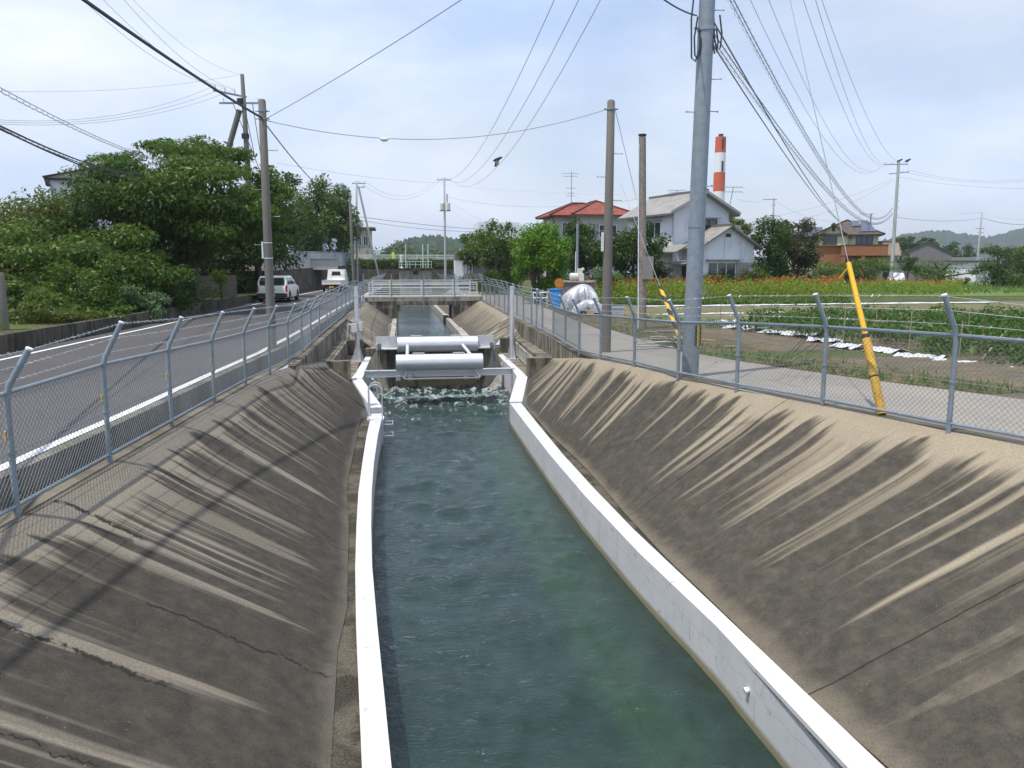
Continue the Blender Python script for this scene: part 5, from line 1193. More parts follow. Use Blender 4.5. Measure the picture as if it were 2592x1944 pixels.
def flowers(name, ya, yb, pxa, pxb, h, n, nred, seed, mat='lime'):
    rg = np.random.default_rng(seed); Y = rg.uniform(ya, yb, n); X = np.array([aty('n', p, 700, y).x for p, y in zip(rg.uniform(pxa, pxb, n), Y)])
    hh = h * (1 + .18 * np.sin(X * .9) * np.sin(Y * .7) + rg.normal(0, .07, n)); Z = -.28 + hh * rg.random(n) ** .75
    C = np.stack([X, Y, Z], 1); V = leafset(C, np.tile([.09, .09, .1], (n, 1)), n, .16, rg, vert=.5, droop=0, out=.5, aspect=.4)
    nred0 = nred; Yr = rg.uniform(ya, yb, nred); Xr = np.array([aty('n', p, 700, y).x for p, y in zip(rg.uniform(pxa, pxb, nred), Yr)]); Zr = -.28 + h * (1 + .18 * np.sin(Xr * .9) * np.sin(Yr * .7)) + rg.normal(.06, .10, nred)
    V2 = leafset(np.stack([Xr, Yr, Zr], 1), np.tile([.05, .05, .05], (nred, 1)), nred * 3, .13, rg, vert=1.0, droop=0, aspect=.7)
    V = np.concatenate([V, V2]); return props(np_mesh(name, V, quads(len(V) // 4), [LF[mat], LF['red']], None, np.array([0] * n + [1] * (nred * 3))), kind='stuff')
flowers('flower_bed', 47.5, 60, 1490, 2135, 1.28, 30000, 520, 110)
flowers('flower_bed', 58, 68, 2110, 2440, 1.0, 10000, 190, 111, 'lime')
rg = np.random.default_rng(120)
def grass_patch(name, fpts, n, h, seed, mat='grass', leaf=None):
    rg = np.random.default_rng(seed); P = np.array([fpts(rg) for _ in range(n)]); P[:, 2] += h * .4
    V = leafset(P, np.tile([.05, .05, h * .4], (n, 1)), n, leaf or h * 1.2, rg, vert=1.6, droop=0, out=.3, aspect=.16, up=0); return props(np_mesh(name, V, quads(n), [LF[mat]]), kind='stuff')
grass_patch('grass', lambda r: (lambda y: (aty('n', r.uniform(1540, 2150), 760, y).x, y, -.28))(r.uniform(45.5, 48.5)), 6000, .35, 121)
grass_patch('grass', lambda r: (lambda y: (r.uniform(22, 95), y, -.28))(r.uniform(60, 86)), 12000, .4, 122)
def path_edge(r):
    y = 12 + 20 * r.random() ** 1.3; return (path_o(y) + abs(r.normal(.3, .8)), y, (zr(y) if y < 20 else -.28) - .02)
grass_patch('grass', path_edge, 2600, .13, 123)
def verge_pt(r):
    y = 5 + 30 * r.random(); return (rx(y) + .14 + r.random() * .12, y, .004)
grass_patch('grass', verge_pt, 420, .05, 124)
def crop_rows(name, seed):
    rg = np.random.default_rng(seed); C = []
    for _ in range(2100):
        y = rg.uniform(9, 29.5); x = crop_l(y) + .55 + rg.random() * (15 if y > 16 else 9)
        if y > 27.5 and x < crop_l(y) + 1.5: continue
        C.append((x, y, -.28 + rg.uniform(.15, .72)))
    V = leafset(C, np.tile([.34, .34, .24], (len(C), 1)), 62000, .13, rg, up=.5, aspect=.5)
    return props(np_mesh(name, V, quads(len(V) // 4), [LF['crop']]), kind='stuff')
crop_rows('crop_rows', 130)
scatter('young_crop', [(crop_l(y) + .6 + 2.2 * rs.random() - (y - 26) * .3, y, -.1) for y in rs.uniform(26.5, 33, 60)], 22, (.28, .28, .2), .11, 'pale', 131)

# ------------------------------------------------------------------ houses
def gable_roof(t, x0, x1, y0, y1, ze, rise, ov, mat, name='roof', th=.14, axis='y'):
    """ridge along y (or x); sheets with tile UVs"""
    m = MB(); m.uv = []
    def P(u, v, z): return (u, v, z) if axis == 'y' else (v, u, z)
    xm = (x0 + x1) / 2; hw = (x1 - x0) / 2; k = rise / hw
    for s in (-1, 1):
        e = xm + s * (hw + ov); zeo = ze - ov * k
        top = [P(e, y0 - ov, zeo), P(xm, y0 - ov, ze + rise), P(xm, y1 + ov, ze + rise), P(e, y1 + ov, zeo)]
        bot = [(a[0], a[1], a[2] - th) for a in top]
        sl = sqrt((hw + ov) ** 2 + (rise + ov * k) ** 2); b = len(m.v)
        m.v += top + bot; m.uv += [(0, 0), (0, sl), (y1 - y0 + 2 * ov, sl), (y1 - y0 + 2 * ov, 0)] * 2
        q = [(0, 3, 2, 1), (4, 5, 6, 7), (0, 1, 5, 4), (1, 2, 6, 5), (2, 3, 7, 6), (3, 0, 4, 7)]
        if s > 0: q = [f[::-1] for f in q]
        for f in q: m.f.append(tuple(i + b for i in f)); m.m.append(0)
    o = m.build(name, mat, t, world=False)
    mm = MB(); a, b = P(xm, y0 - ov - .02, ze + rise + .02), P(xm, y1 + ov + .02, ze + rise + .02); mm.bar(a, b, .28, .2); mm.build('ridge', mat, o, world=False)
    return o
def hip_roof(t, x0, x1, y0, y1, ze, rise, ov, mat, th=.12, name='roof'):
    m = MB(); m.uv = []; x0 -= ov; x1 += ov; y0 -= ov; y1 += ov
    w, l = x1 - x0, y1 - y0; ridge = 'y' if l >= w else 'x'; h = min(w, l) / 2
    if ridge == 'y': r0, r1 = ((x0 + x1) / 2, y0 + h), ((x0 + x1) / 2, y1 - h)
    else: r0, r1 = (x0 + h, (y0 + y1) / 2), (x1 - h, (y0 + y1) / 2)
    zt = ze + rise; A, B, Cc, D = (x0, y0, ze), (x1, y0, ze), (x1, y1, ze), (x0, y1, ze); R0, R1 = (*r0, zt), (*r1, zt)
    faces = [[A, B, R0], [B, Cc, R1, R0], [Cc, D, R1], [D, A, R0, R1]] if ridge == 'y' else [[A, B, R1, R0], [B, Cc, R1], [Cc, D, R0, R1], [D, A, R0]]
    for f in faces:
        e = (Vector(f[1]) - Vector(f[0])).normalized(); n = e.cross(Vector(f[2]) - Vector(f[0])).normalized(); u = n.cross(e); b = len(m.v)
        for p in f: m.v.append(p); d = Vector(p) - Vector(f[0]); m.uv.append((d.dot(e), d.dot(u)))
        m.f.append(tuple(range(b, b + len(f)))); m.m.append(0)
    b = len(m.v); m.v += [A, B, Cc, D] + [(p[0], p[1], p[2] - th) for p in (A, B, Cc, D)]; m.uv += [(0, 0)] * 8
    for f in ((3, 2, 1, 0)[::-1],): pass
    for f in ((4, 7, 6, 5), (0, 4, 5, 1), (1, 5, 6, 2), (2, 6, 7, 3), (3, 7, 4, 0)): m.f.append(tuple(i + b for i in f)); m.m.append(0)
    o = m.build(name, mat, t, world=False)
    mm = MB()
    for p, q in ([(A, R0), (B, R0), (Cc, R1), (D, R1), (R0, R1)] if ridge == 'y' else [(A, R0), (B, R1), (Cc, R1), (D, R0), (R0, R1)]):
        if (Vector(p) - Vector(q)).length > .05: mm.bar(Vector(p) + Vector((0, 0, .03)), Vector(q) + Vector((0, 0, .03)), .2, .14)
    mm.build('hip_tiles', mat, o, world=False)
    return o
def hbox(t, name, x0, x1, y0, y1, z0, z1, mat, gable=None, bevel=0):
    m = MB()
    if gable:
        xm = (x0 + x1) / 2; pts = [(x0, z0), (x1, z0), (x1, z1), (xm, z1 + gable), (x0, z1)]
        m.add([(x, y0, z) for x, z in pts] + [(x, y1, z) for x, z in pts], [(0, 1, 2, 3, 4), (9, 8, 7, 6, 5), (0, 5, 6, 1), (1, 6, 7, 2), (2, 7, 8, 3), (3, 8, 9, 4), (4, 9, 5, 0)])
    else: m.box(x0, x1, y0, y1, z0, z1)
    return m.build(name, mat, t, world=False, bevel=bevel)
def window(t, face, a0, a1, z0, z1, at, frame='white_paint', mull=1, pane='glass', hood=False):
    """face: 'f' front (-y), 'l' left (-x), 'r' right"""
    def B(m, a, b, d0, d1, c, d):
        if face == 'f': m.box(a, b, at - d1, at - d0, c, d)
        elif face == 'l': m.box(at - d1, at - d0, a, b, c, d)
        else: m.box(at + d0, at + d1, a, b, c, d)
    m = MB(); w = .06
    B(m, a0 - w, a1 + w, -.02, .05, z0 - w, z0); B(m, a0 - w, a1 + w, -.02, .05, z1, z1 + w); B(m, a0 - w, a0, -.02, .05, z0, z1); B(m, a1, a1 + w, -.02, .05, z0, z1)
    for k in range(mull): c = a0 + (a1 - a0) * (k + 1) / (mull + 1); B(m, c - .03, c + .03, -.02, .045, z0, z1)
    f = m.build('window', M[frame], t, world=False); m = MB(); B(m, a0, a1, -.02, .012, z0, z1); m.build('pane', M[pane], f, world=False)
    if hood: m = MB(); B(m, a0 - .2, a1 + .2, 0, .5, z1 + .16, z1 + .2); m.build('hood', M['shutter'], f, world=False)
    return f
def mesh_l(t, name, mat, fn): m = MB(); fn(m); return m.build(name, M[mat], t, world=False)

# red roof house
Yr = 73.; s_ = sqrt(Yr ** 2 + 16 ** 2) / F_PX * .1808
O = aty('h', 880, 1000, Yr); ze = aty('h', 900, 515, Yr).z
rh = thing('red_roof_house', 'two storey grey house with a red tiled hip roof', 'house', (O.x, O.y, -.3), radians(3)); H0 = ze + .3
hbox(rh, 'wall', 0, 5.3, 0, 7, 0, H0, M['house_grey']); hbox(rh, 'wall', -1.75, -.002, 1.3, 5.9, 0, H0, M['house_grey'])
hip_roof(rh, 0, 5.3, 0, 7, H0, 1.45, .62, M['tile_red']); hip_roof(rh, -1.75, 4, 1.3, 5.9, H0 - .005, 1.28, .62, M['tile_red'])
hbox(rh, 'soffit', -.55, 5.85, -.55, 7.5, H0 - .16, H0 - .121, M['house_grey']); 
window(rh, 'f', -1.0 + .0, -.15, H0 - 1.9, H0 - .7, 1.3, mull=1); window(rh, 'l', .3, 1.05, H0 - 1.9, H0 - .7, 0, mull=0); window(rh, 'l', 2.0, 3.6, H0 - 1.75, H0 - .9, -1.75, mull=1)
window(rh, 'f', 2.2, 3.8, H0 - 2.0, H0 - .95, 0, mull=1)
mesh_l(rh, 'downpipe', 'cable', lambda m: m.tube([(-.3, -.5, H0 - .1), (-.08, -.06, H0 - .45), (-.08, -.06, .2)], .045, 6))
mesh_l(rh, 'downpipe', 'cable', lambda m: m.tube([(-2.3, 1.1, H0 - .1), (-1.85, 1.24, H0 - .4), (-1.85, 1.24, .2)], .045, 6))
gable_roof(rh, -1.6, 1.2, -1.6, -.01, 3.0, .7, .4, M['tile_red'], name='porch_roof'); hbox(rh, 'porch', -1.5, 1.1, -1.5, -.002, 0, 3.0, M['house_grey'])
mast = aty('h', 808, 360, Yr + 3)
an = thing('roof_aerial', 'thin mast aerial on the red tiled roof', 'aerial', mast)
tp_ = aty('h', 812, -90, Yr + 3)
m = MB(); m.tube([mast - Vector((0, 0, .25)), tp_], .03, 6); m.build('mast', M['galv_dark'], an)
for py, L in ((145, .5), (215, .35), (255, .45), (-60, .9), (-20, .7)):
    c = aty('h', 810, py, Yr + 3); m = MB(); m.bar(c - RT * L, c + RT * L * .8, .025)
    for k in range(7): q = c + RT * L * (-.9 + k * .27); m.bar(q - Vector((0, .35, 0)), q + Vector((0, .35, 0)), .015)
    m.build('antenna', M['galv_dark'], an)
# grey roof white house
Yw = 59.; O = aty('H', 1090, 990, Yw)                                  # lower gable apex
za = O.z
rz = radians(14); lo = Vector((2.35, -4.0, 0)); R_ = Matrix.Rotation(rz, 3, 'Z'); B_ = Vector((O.x, O.y, 0)) - R_ @ lo
wh = thing('grey_roof_house', 'white two storey house with grey tiled gable roofs', 'house', (B_.x, B_.y, -.3), rz)
zl = za + .3 - 1.45; zu = aty('H', 640, 868, Yw + 3).z + .3 + .1
hbox(wh, 'wall', -.1, 4.8, -4.0, -1.502, 0, zl, M['house_white'], gable=1.32); hbox(wh, 'wall', -1.0, 4.2, -1.5, 5.5, 0, zu, M['house_white'], gable=1.35)
gable_roof(wh, -.1, 4.8, -4.0, -1.55 + .45, zl, 1.4, .5, M['tile_grey']); gable_roof(wh, -1.0, 4.2, -1.5, 5.5, zu, 1.45, .62, M['tile_grey'])
gable_roof(wh, -3.2, 0.2, -2.6, 1.6, zl - .55, .9, .3, M['tile_grey'], name='side_roof', axis='x') if False else None
m = MB(); m.uv = []
pts = [(-2.1, -3.6, zl - .62), (-1.005, -3.6, zl - .05), (-1.005, 4.8, zl - .05), (-2.1, 4.8, zl - .62)]
m.v = pts + [(a, b, c - .1) for a, b, c in pts]; m.uv = [(0, 0), (0, 1.2), (8.4, 1.2), (8.4, 0)] * 2
m.f = [(0, 3, 2, 1)[::-1], (4, 5, 6, 7)[::-1], (0, 1, 5, 4), (1, 2, 6, 5), (2, 3, 7, 6), (3, 0, 4, 7)]; m.m = [0] * 6; m.build('lean_to_roof', M['tile_grey'], wh, world=False)
window(wh, 'f', .55, 3.05, .95, 2.55, -4.0, mull=2); hbox(wh, 'shutter_box', 3.15, 4.35, -4.09, -4.0, .9, 2.6, M['shutter']); 
mesh_l(wh, 'window_hood', 'shutter', lambda m: m.box(.3, 3.5, -4.5, -4.0, 2.78, 2.83)); mesh_l(wh, 'gable_vent', 'wood_dark', lambda m: m.box(2.1, 2.55, -4.02, -3.99, zl + .5, zl + .78))
mesh_l(wh, 'vent', 'wood_dark', lambda m: m.box(1.45, 1.8, -1.53, -1.49, zu + .55, zu + .8)); mesh_l(wh, 'wall_crack', 'cable_grey', lambda m: m.tube([(2.0, -4.01, zl + .8), (2.0, -4.015, zl + .1), (1.95, -4.01, 2.95)], .012, 4))
window(wh, 'l', .3, 2.0, zl + .25, zl + 1.75, -1.0, mull=1, hood=True); window(wh, 'f', 1.6, 3.0, zl + .75, zl + 1.9, -1.5, frame='wood_dark', hood=True)
mesh_l(wh, 'entrance', 'wood_dark', lambda m: m.box(-.16, -.1, -3.6, -1.6, 0, 2.3)); mesh_l(wh, 'door', 'shutter', lambda m: m.box(-.2, -.165, -3.9, -3.2, 0, 2.1))
mesh_l(wh, 'canopy', 'shutter', lambda m: m.hexa([(-1.6, -3.8, 2.45), (-.12, -3.8, 2.75), (-.12, -1.0, 2.75), (-1.6, -1.0, 2.45)], [(-1.6, -3.8, 2.5), (-.12, -3.8, 2.8), (-.12, -1.0, 2.8), (-1.6, -1.0, 2.5)]))
mesh_l(wh, 'downpipe', 'shutter', lambda m: m.tube([(-1.55, -1.7, zu - .3), (-1.1, -1.56, zu - .55), (-1.06, -1.56, zl + .1)], .045, 6))
mesh_l(wh, 'air_conditioner', 'ac', lambda m: m.box(-1.75, -1.35, -.4, .4, zl + .0, zl + .55)); mesh_l(wh, 'balcony_panel', 'shutter', lambda m: m.box(2.9, 4.6, -2.6, -2.54, zl + .75, zl + 1.5))
mesh_l(wh, 'balcony_panel', 'shutter', lambda m: m.box(4.58, 4.64, -2.53, -1.5, zl + .75, zl + 1.5))
for (x0, z0, y0, x1, z1, y1) in ((-1.65, zu - .18, -2.12, 1.6, zu + 1.45, -2.12), (4.85, zu - .18, -2.12, 1.6, zu + 1.45, -2.12)): mesh_l(wh, 'barge_board', 'shutter', lambda m: m.bar((x0, y0 - .03, z0 - .1), (x1, y1 - .03, z1 - .1), .05, .2))
def aerial(label, a, b, Y, L=.7, tilt=0):
    p, q = aty(*a, Y), aty(*b, Y); t = thing('roof_aerial', label, 'aerial', p); m = MB(); m.tube([p, q], .03, 6); m.build('mast', M['galv_dark'], t)
    for f in (.99, .72):
        c = p.lerp(q, f); m = MB(); m.bar(c - RT * L, c + RT * L, .025)
        for k in range(6): r = c + RT * L * (-.9 + k * .36); m.bar(r - Vector((0, .4, .12)), r + Vector((0, .4, .12)), .018)
        m.build('antenna', M['galv_dark'], t)
aerial('bent television aerial on the right end of the grey tiled roof', ('H', 1098, 800), ('H', 1130, 640), Yw + 2, .8); aerial('small aerial on the ridge of the grey tiled roof', ('H', 603, 735), ('H', 606, 670), Yw + 6, .7)
# solar roof house
Ys = 95.; ps = .2902 * sqrt(Ys ** 2 + 57 ** 2) / F_PX
O = aty('F', 405, 480, Ys); zb_ = -.3; rz = radians(-27); def_z = lambda py: aty('F', 600, py, Ys).z + .3
sh = thing('solar_roof_house', 'cream and terracotta house with dark solar panels on its brown roof', 'house', (O.x, O.y, zb_), rz)
k_ = 1 / .92
Wd = 480 * ps * k_ * .84; zE = def_z(258); zR = def_z(122); zM = def_z(352)
hbox(sh, 'wall', 0, Wd, 0, 7, 0, zM, M['brick']); hbox(sh, 'upper_wall', .02, Wd - .02, .02, 6.98, zM, zE, M['house_cream'])
hip_roof(sh, 0, Wd, 0, 7, zE, zR - zE, .6, M['tile_brown'])
gx0, gx1 = .0, Wd * .5; gh = def_z(150) - def_z(245)
hbox(sh, 'gable_wall', gx0, gx1, -.3, .01, zM + .01, zE - .05, M['house_cream'], gable=gh * .92); gable_roof(sh, gx0, gx1, -.3, 3.2, zE - .05, gh, .45, M['tile_brown'], name='gable_roof')
mesh_l(sh, 'gable_trim', 'wood_dark', lambda m: m.box(gx0, gx1, -.34, -.3, zE - .1, zE + .02)); mesh_l(sh, 'gable_vent', 'wood_dark', lambda m: m.box(gx1 * .5 - .18, gx1 * .5 + .18, -.33, -.3, zE + .4, zE + 1.0))
window(sh, 'f', gx1 * .2, gx1 * .62, zM + .15, zM + 1.35, -.3, frame='wood_dark'); window(sh, 'f', Wd * .64, Wd * .9, zM + .15, zM + 1.5, .02, frame='wood_dark', mull=2)
hbox(sh, 'balcony', Wd * .39, Wd + 1.0, -1.3, -.31, def_z(440), zM - .02, M['brick']); hbox(sh, 'balcony_rail', Wd * .38, Wd + 1.05, -1.35, -.3, zM - .015, zM + .08, M['wood_dark'])
for x in (Wd * .40, Wd * .72): hbox(sh, 'balcony_post', x, x + .45, -1.25, -.4, 0, def_z(442), M['brick'])
window(sh, 'f', Wd * .47, Wd * .55, .3, 2.2, 0, frame='wood_dark'); window(sh, 'f', Wd * .62, Wd * .7, .3, 2.2, 0, frame='wood_dark'); window(sh, 'f', Wd * .8, Wd * .98, 1.0, 2.4, 0, frame='wood_dark'); window(sh, 'f', .3, 1.3, 1.0, 2.1, 0)
sl_ = (zR - zE) / 4.1
def on_roof(x, f): y = -.6 + f * 4.1; return (x, y, zE + f * (zR - zE) + .1)
for a, b in ((Wd * .56, Wd * .70), (Wd * .71, Wd * .83), (Wd * .84, Wd * .95)):
    mesh_l(sh, 'solar_panel', 'solar', lambda m: m.hexa([on_roof(a, .12 if a > Wd * .6 else .5), on_roof(b, .12 if a > Wd * .6 else .5), (on_roof(b, .88)[0] - .35 * (b > Wd * .9) * 3, *on_roof(b, .88)[1:]), on_roof(a, .88)], [Vector(on_roof(a, .12 if a > Wd * .6 else .5)) + Vector((0, 0, .05)), Vector(on_roof(b, .12 if a > Wd * .6 else .5)) + Vector((0, 0, .05)), Vector((on_roof(b, .88)[0] - .35 * (b > Wd * .9) * 3, *on_roof(b, .88)[1:])) + Vector((0, 0, .05)), Vector(on_roof(a, .88)) + Vector((0, 0, .05))]))
hbox(sh, 'wing_wall', -3.4, -.002, 1.5, 6.5, 0, zE - .6, M['house_cream']); hip_roof(sh, -3.6, 2.5, 1.2, 6.8, zE - .55, (zR - zE) * .8, .5, M['tile_brown'], name='wing_roof')
mesh_l(sh, 'solar_panel', 'solar', lambda m: m.hexa([(-3.0, 1.0, zE - .18), (.6, 1.0, zE - .18), (.6, 3.4, zE + (zR - zE) * .55), (-1.6, 3.4, zE + (zR - zE) * .55)], [(-3.0, 1.0, zE - .12), (.6, 1.0, zE - .12), (.6, 3.4, zE + (zR - zE) * .55 + .06), (-1.6, 3.4, zE + (zR - zE) * .55 + .06)]))
hbox(sh, 'annex_wall', Wd + .01, Wd + 2.4, 1.0, 6, 0, def_z(432), M['house_cream']); gable_roof(sh, .5, 6.5, Wd + .4, Wd + 2.4, def_z(430), def_z(318) - def_z(430), .3, M['corrug_tan'], name='annex_roof', axis='x'); window(sh, 'f', Wd + .9, Wd + 1.9, .2, 2.2, 1.0, frame='wood_dark')
# warehouse, long wall, houses behind
Yg = 118.; g0, g1 = aty('F', 1145, 470, Yg), aty('F', 1485, 470, Yg)
wr_ = thing('warehouse', 'grey gabled warehouse with a tan sheet roof', 'warehouse', (g0.x, g0.y, -.3), radians(-33)); gw = (g1 - g0).length * 1.02; gz = aty('F', 1300, 410, Yg).z + .3; gr_ = aty('F', 1310, 318, Yg).z + .3 - gz
hbox(wr_, 'wall', 0, gw, 0, 16, 0, gz, plain('grey_sheet_wall', (.175, .17, .17), .8, 0, .1, 1.0, stain=((.09, .09, .09), 1.0, .6)), gable=gr_); gable_roof(wr_, 0, gw, 0, 16, gz, gr_ + .05, .2, M['corrug_tan'], th=.1)
hbox(wr_, 'lean_to', -2.2, -.01, 1.2, 12, 0, gz * .75, M['house_grey']); mesh_l(wr_, 'lean_to_roof', 'corrug_tan', lambda m: m.hexa([(-2.5, -.1, gz * .78), (-.01, -.1, gz - .1), (-.01, 13, gz - .1), (-2.5, 13, gz * .78)], [(-2.5, -.1, gz * .78 + .1), (-.01, -.1, gz), (-.01, 13, gz), (-2.5, 13, gz * .78 + .1)]))
mesh_l(wr_, 'vent_hood', 'wall_far', lambda m: m.box(gw * .45, gw * .55, -.25, -.01, .9, 1.3)); mesh_l(wr_, 'doorway', 'wood_dark', lambda m: m.box(-1.9, -.6, 1.14, 1.19, 0, 2.3))
a, b = aty('F', 1535, 520, 110), aty('F', 1800, 520, 106); lw = thing('long_shed', 'long low white wall shed with a dark flat roof', 'shed', (a.x, a.y, -.3), atan2(b.y - a.y, b.x - a.x)); L = (b - a).length; zt_ = aty('F', 1660, 490, 108).z + .3
hbox(lw, 'wall', 0, L, 0, 5, 0, zt_, M['wall_far']); hbox(lw, 'roof', -.3, L + .3, -.4, 5.3, zt_, zt_ + .16, M['wood_dark'])
a = aty('F', 1480, 500, 125); lw2 = thing('flat_shed', 'small pale flat shed between the warehouse and the long shed', 'shed', (a.x, a.y, -.3), radians(-35)); hbox(lw2, 'wall', 0, 7, 0, 4, 0, aty('F', 1500, 462, 125).z + .3, M['wall_far']); hbox(lw2, 'roof', -.2, 7.2, -.2, 4.2, aty('F', 1500, 462, 125).z + .301, aty('F', 1500, 455, 125).z + .3, M['house_grey'])
a = aty('F', 2040, 480, 92); zz = aty('F', 2100, 405, 92).z + .3; er = thing('dark_red_roof_house', 'house with a dark red roof at the right edge behind the trees', 'house', (a.x, a.y, -.3), radians(-38))
hbox(er, 'wall', 0, 9, 0, 7, 0, zz, M['house_grey']); M['tile_dark_red'] = tiles_mat('dark_red_tiles', (.10, .035, .03), (.15, .055, .045)); hip_roof(er, 0, 9, 0, 7, zz, aty('F', 2150, 345, 92).z + .3 - zz, .6, M['tile_dark_red']); mesh_l(er, 'lower_roof', 'wood_dark', lambda m: m.hexa([(-.2, -1.3, zz - 1.9), (9, -1.3, zz - 1.9), (9, -.01, zz - 1.3), (-.2, -.01, zz - 1.3)], [(-.2, -1.3, zz - 1.8), (9, -1.3, zz - 1.8), (9, -.01, zz - 1.2), (-.2, -.01, zz - 1.2)])); window(er, 'f', 1, 3, zz - 1.1, zz - .3, 0)
a = aty('4', 745, 620, 66); fs = thing('garden_shed', 'small cream garden shed with a dark open front behind the flowers', 'shed', (a.x, a.y, -.3), radians(-15)); hbox(fs, 'wall', -.1, 1.4, 0, 2, 0, 1.9, M['house_cream']); hbox(fs, 'roof', -1.5, 1.6, -.3, 2.2, 1.901, 2.0, M['wood_dark']); hbox(fs, 'open_bay', -1.4, -.102, .4, 2, 0, 1.9, M['wood_dark'])
# far buildings
a, b = aty('3', 350, 430, 300), aty('3', 770, 430, 300); fb = thing('far_white_building', 'far white flat-roofed building with a row of small square openings', 'building', (a.x, a.y, -.3)); Lf = b.x - a.x; zt_ = aty('3', 400, 355, 300).z + .3
hbox(fb, 'wall', 0, Lf * .78, 0, 20, 0, zt_, M['wall_far']); hbox(fb, 'low_wall', Lf * .781, Lf * 1.1, 0, 20, 0, aty('3', 700, 395, 300).z + .3, M['wall_far'])
for k in range(6): hbox(fb, 'opening', Lf * (.05 + k * .088), Lf * (.05 + k * .088) + 1.0, -.06, .05, aty('3', 400, 388, 300).z + .3, aty('3', 400, 379, 300).z + .3, M['glass'])
a = aty('2', 885, 520, 150); fb2 = thing('far_grey_building', 'tall grey building glimpsed behind the short pole down the road', 'building', (a.x, a.y, -.3)); hbox(fb2, 'wall', 0, 4.2, 0, 8, 0, aty('2', 930, 410, 150).z + .3, M['conc_light']); hbox(fb2, 'roof', -.6, 5, -.6, 8.6, aty('2', 930, 409, 150).z + .3, aty('2', 930, 395, 150).z + .3, M['corrug_tan']); hbox(fb2, 'stair_tower', 0, 2.6, 2, 6, aty('2', 930, 395, 150).z + .301, aty('2', 930, 335, 150).z + .3, M['house_grey'])
for k in range(3): window(fb2, 'f', .5 + k * 1.2, 1.2 + k * 1.2, 6.0, 7.6, 0)
a = aty('1', 350, 480, 62); lb = thing('grey_house', 'pale house with a grey corrugated roof half hidden by the left trees', 'house', (a.x, a.y, 0), radians(20)); zl_ = aty('1', 500, 412, 62).z; zr_ = aty('1', 500, 338, 62).z
hbox(lb, 'wall', 0, 9, .4, 6, 0, zl_, M['house_white']); hip_roof(lb, 0, 9, .4, 6, zl_ - .02, zr_ - zl_ + .35, .35, M['corrug']); mesh_l(lb, 'downpipe', 'galv', lambda m: m.tube([(-.2, .2, zl_ - .15), (.1, .36, zl_ - .6), (.1, .36, 0)], .05, 6))
# chimney
Yc = 265.; cb = aty('R', 714, 985, Yc); ct = aty('R', 722, 672, Yc); w_ = 27 * .5163 / F_PX * sqrt(Yc ** 2 + 100 ** 2)
cm = thing('striped_chimney', 'tall orange and white striped chimney behind the grey roof house', 'chimney', (cb.x, cb.y, -.3)); zs = [-.3] + [aty('R', 715, py, Yc).z for py in (1034, 940, 846, 750, 672)]
for k in range(5):
    m = MB(); m.lathe([(w_ * (1.08 - .035 * k), zs[k] + (.001 if k else 0)), (w_ * (1.05 - .035 * k), zs[k + 1])], (cb.x, cb.y, 0), 24); m.build('band', M['orange' if k % 2 == 0 else 'white_paint'], cm, smooth=True)
m = MB(); m.lathe([(w_ * .42, zs[-1]), (w_ * .42, zs[-1] + 1.0)], (cb.x, cb.y, 0), 14); m.build('flue', M['wood_dark'], cm)
for py, x in ((708, 725), (818, 722)): c = aty('R', x, py, Yc); m = MB(); m.box(c.x - .32, c.x + .32, cb.y - w_ - .15, cb.y - w_ + .3, c.z - 1.7, c.z + 1.7); m.build('slot', M['wood_dark'], cm)
# hills
def hills(name, Y, pts, depth, seed, amp):
    rg = np.random.default_rng(seed); px = np.linspace(pts[0][0], pts[-1][0], 260); tz = np.interp(px, [p[0] for p in pts], [p[1] for p in pts])
    n = len(px); prof = [(-.5, 0.0), (-.3, .3), (-.15, .68), (0, 1.0), (.2, .8), (.6, 0.0)]; V = []
    nse = np.convolve(rg.normal(size=n + 8), np.ones(3) / 3, 'same')[:n] * amp
    for j, (dy, f) in enumerate(prof):
        jit = np.convolve(rg.normal(size=n + 8), np.ones(4) / 4, 'same')[:n]
        for i in range(n):
            q = aty('n', px[i], tz[i], Y); z = max(q.z, 1) * f + (nse[i] if f == 1 else jit[i] * amp * 1.5 if f > 0 else 0); V.append((q.x * (1 + dy * depth / Y), Y + dy * depth, z - (1 if f == 0 else 0)))
    idx = np.arange(len(prof) * n).reshape(len(prof), n); F = np.stack([idx[:-1, :-1], idx[:-1, 1:], idx[1:, 1:], idx[1:, :-1]], -1).reshape(-1, 4)
    return props(np_mesh(name, V, F, [M['hill']], smooth=False), kind='structure')
hills('hills', 1500, [(2140, 672), (2200, 625), (2237, 608), (2290, 592), (2340, 585), (2385, 582), (2430, 590), (2500, 599), (2545, 588), (2592, 575), (2680, 562), (2780, 600), (2900, 672)], 700, 1, 3.0)
hills('hills', 800, [(930, 672), (980, 625), (1010, 610), (1045, 600), (1080, 596), (1110, 595), (1140, 601), (1173, 606), (1220, 622), (1280, 672)], 360, 2, 1.6)
hills('hills', 1900, [(-700, 672), (-500, 655), (-100, 650), (300, 648), (700, 655), (1000, 660), (1500, 655), (1800, 648), (2150, 652), (2300, 672)], 700, 3, 3.0)

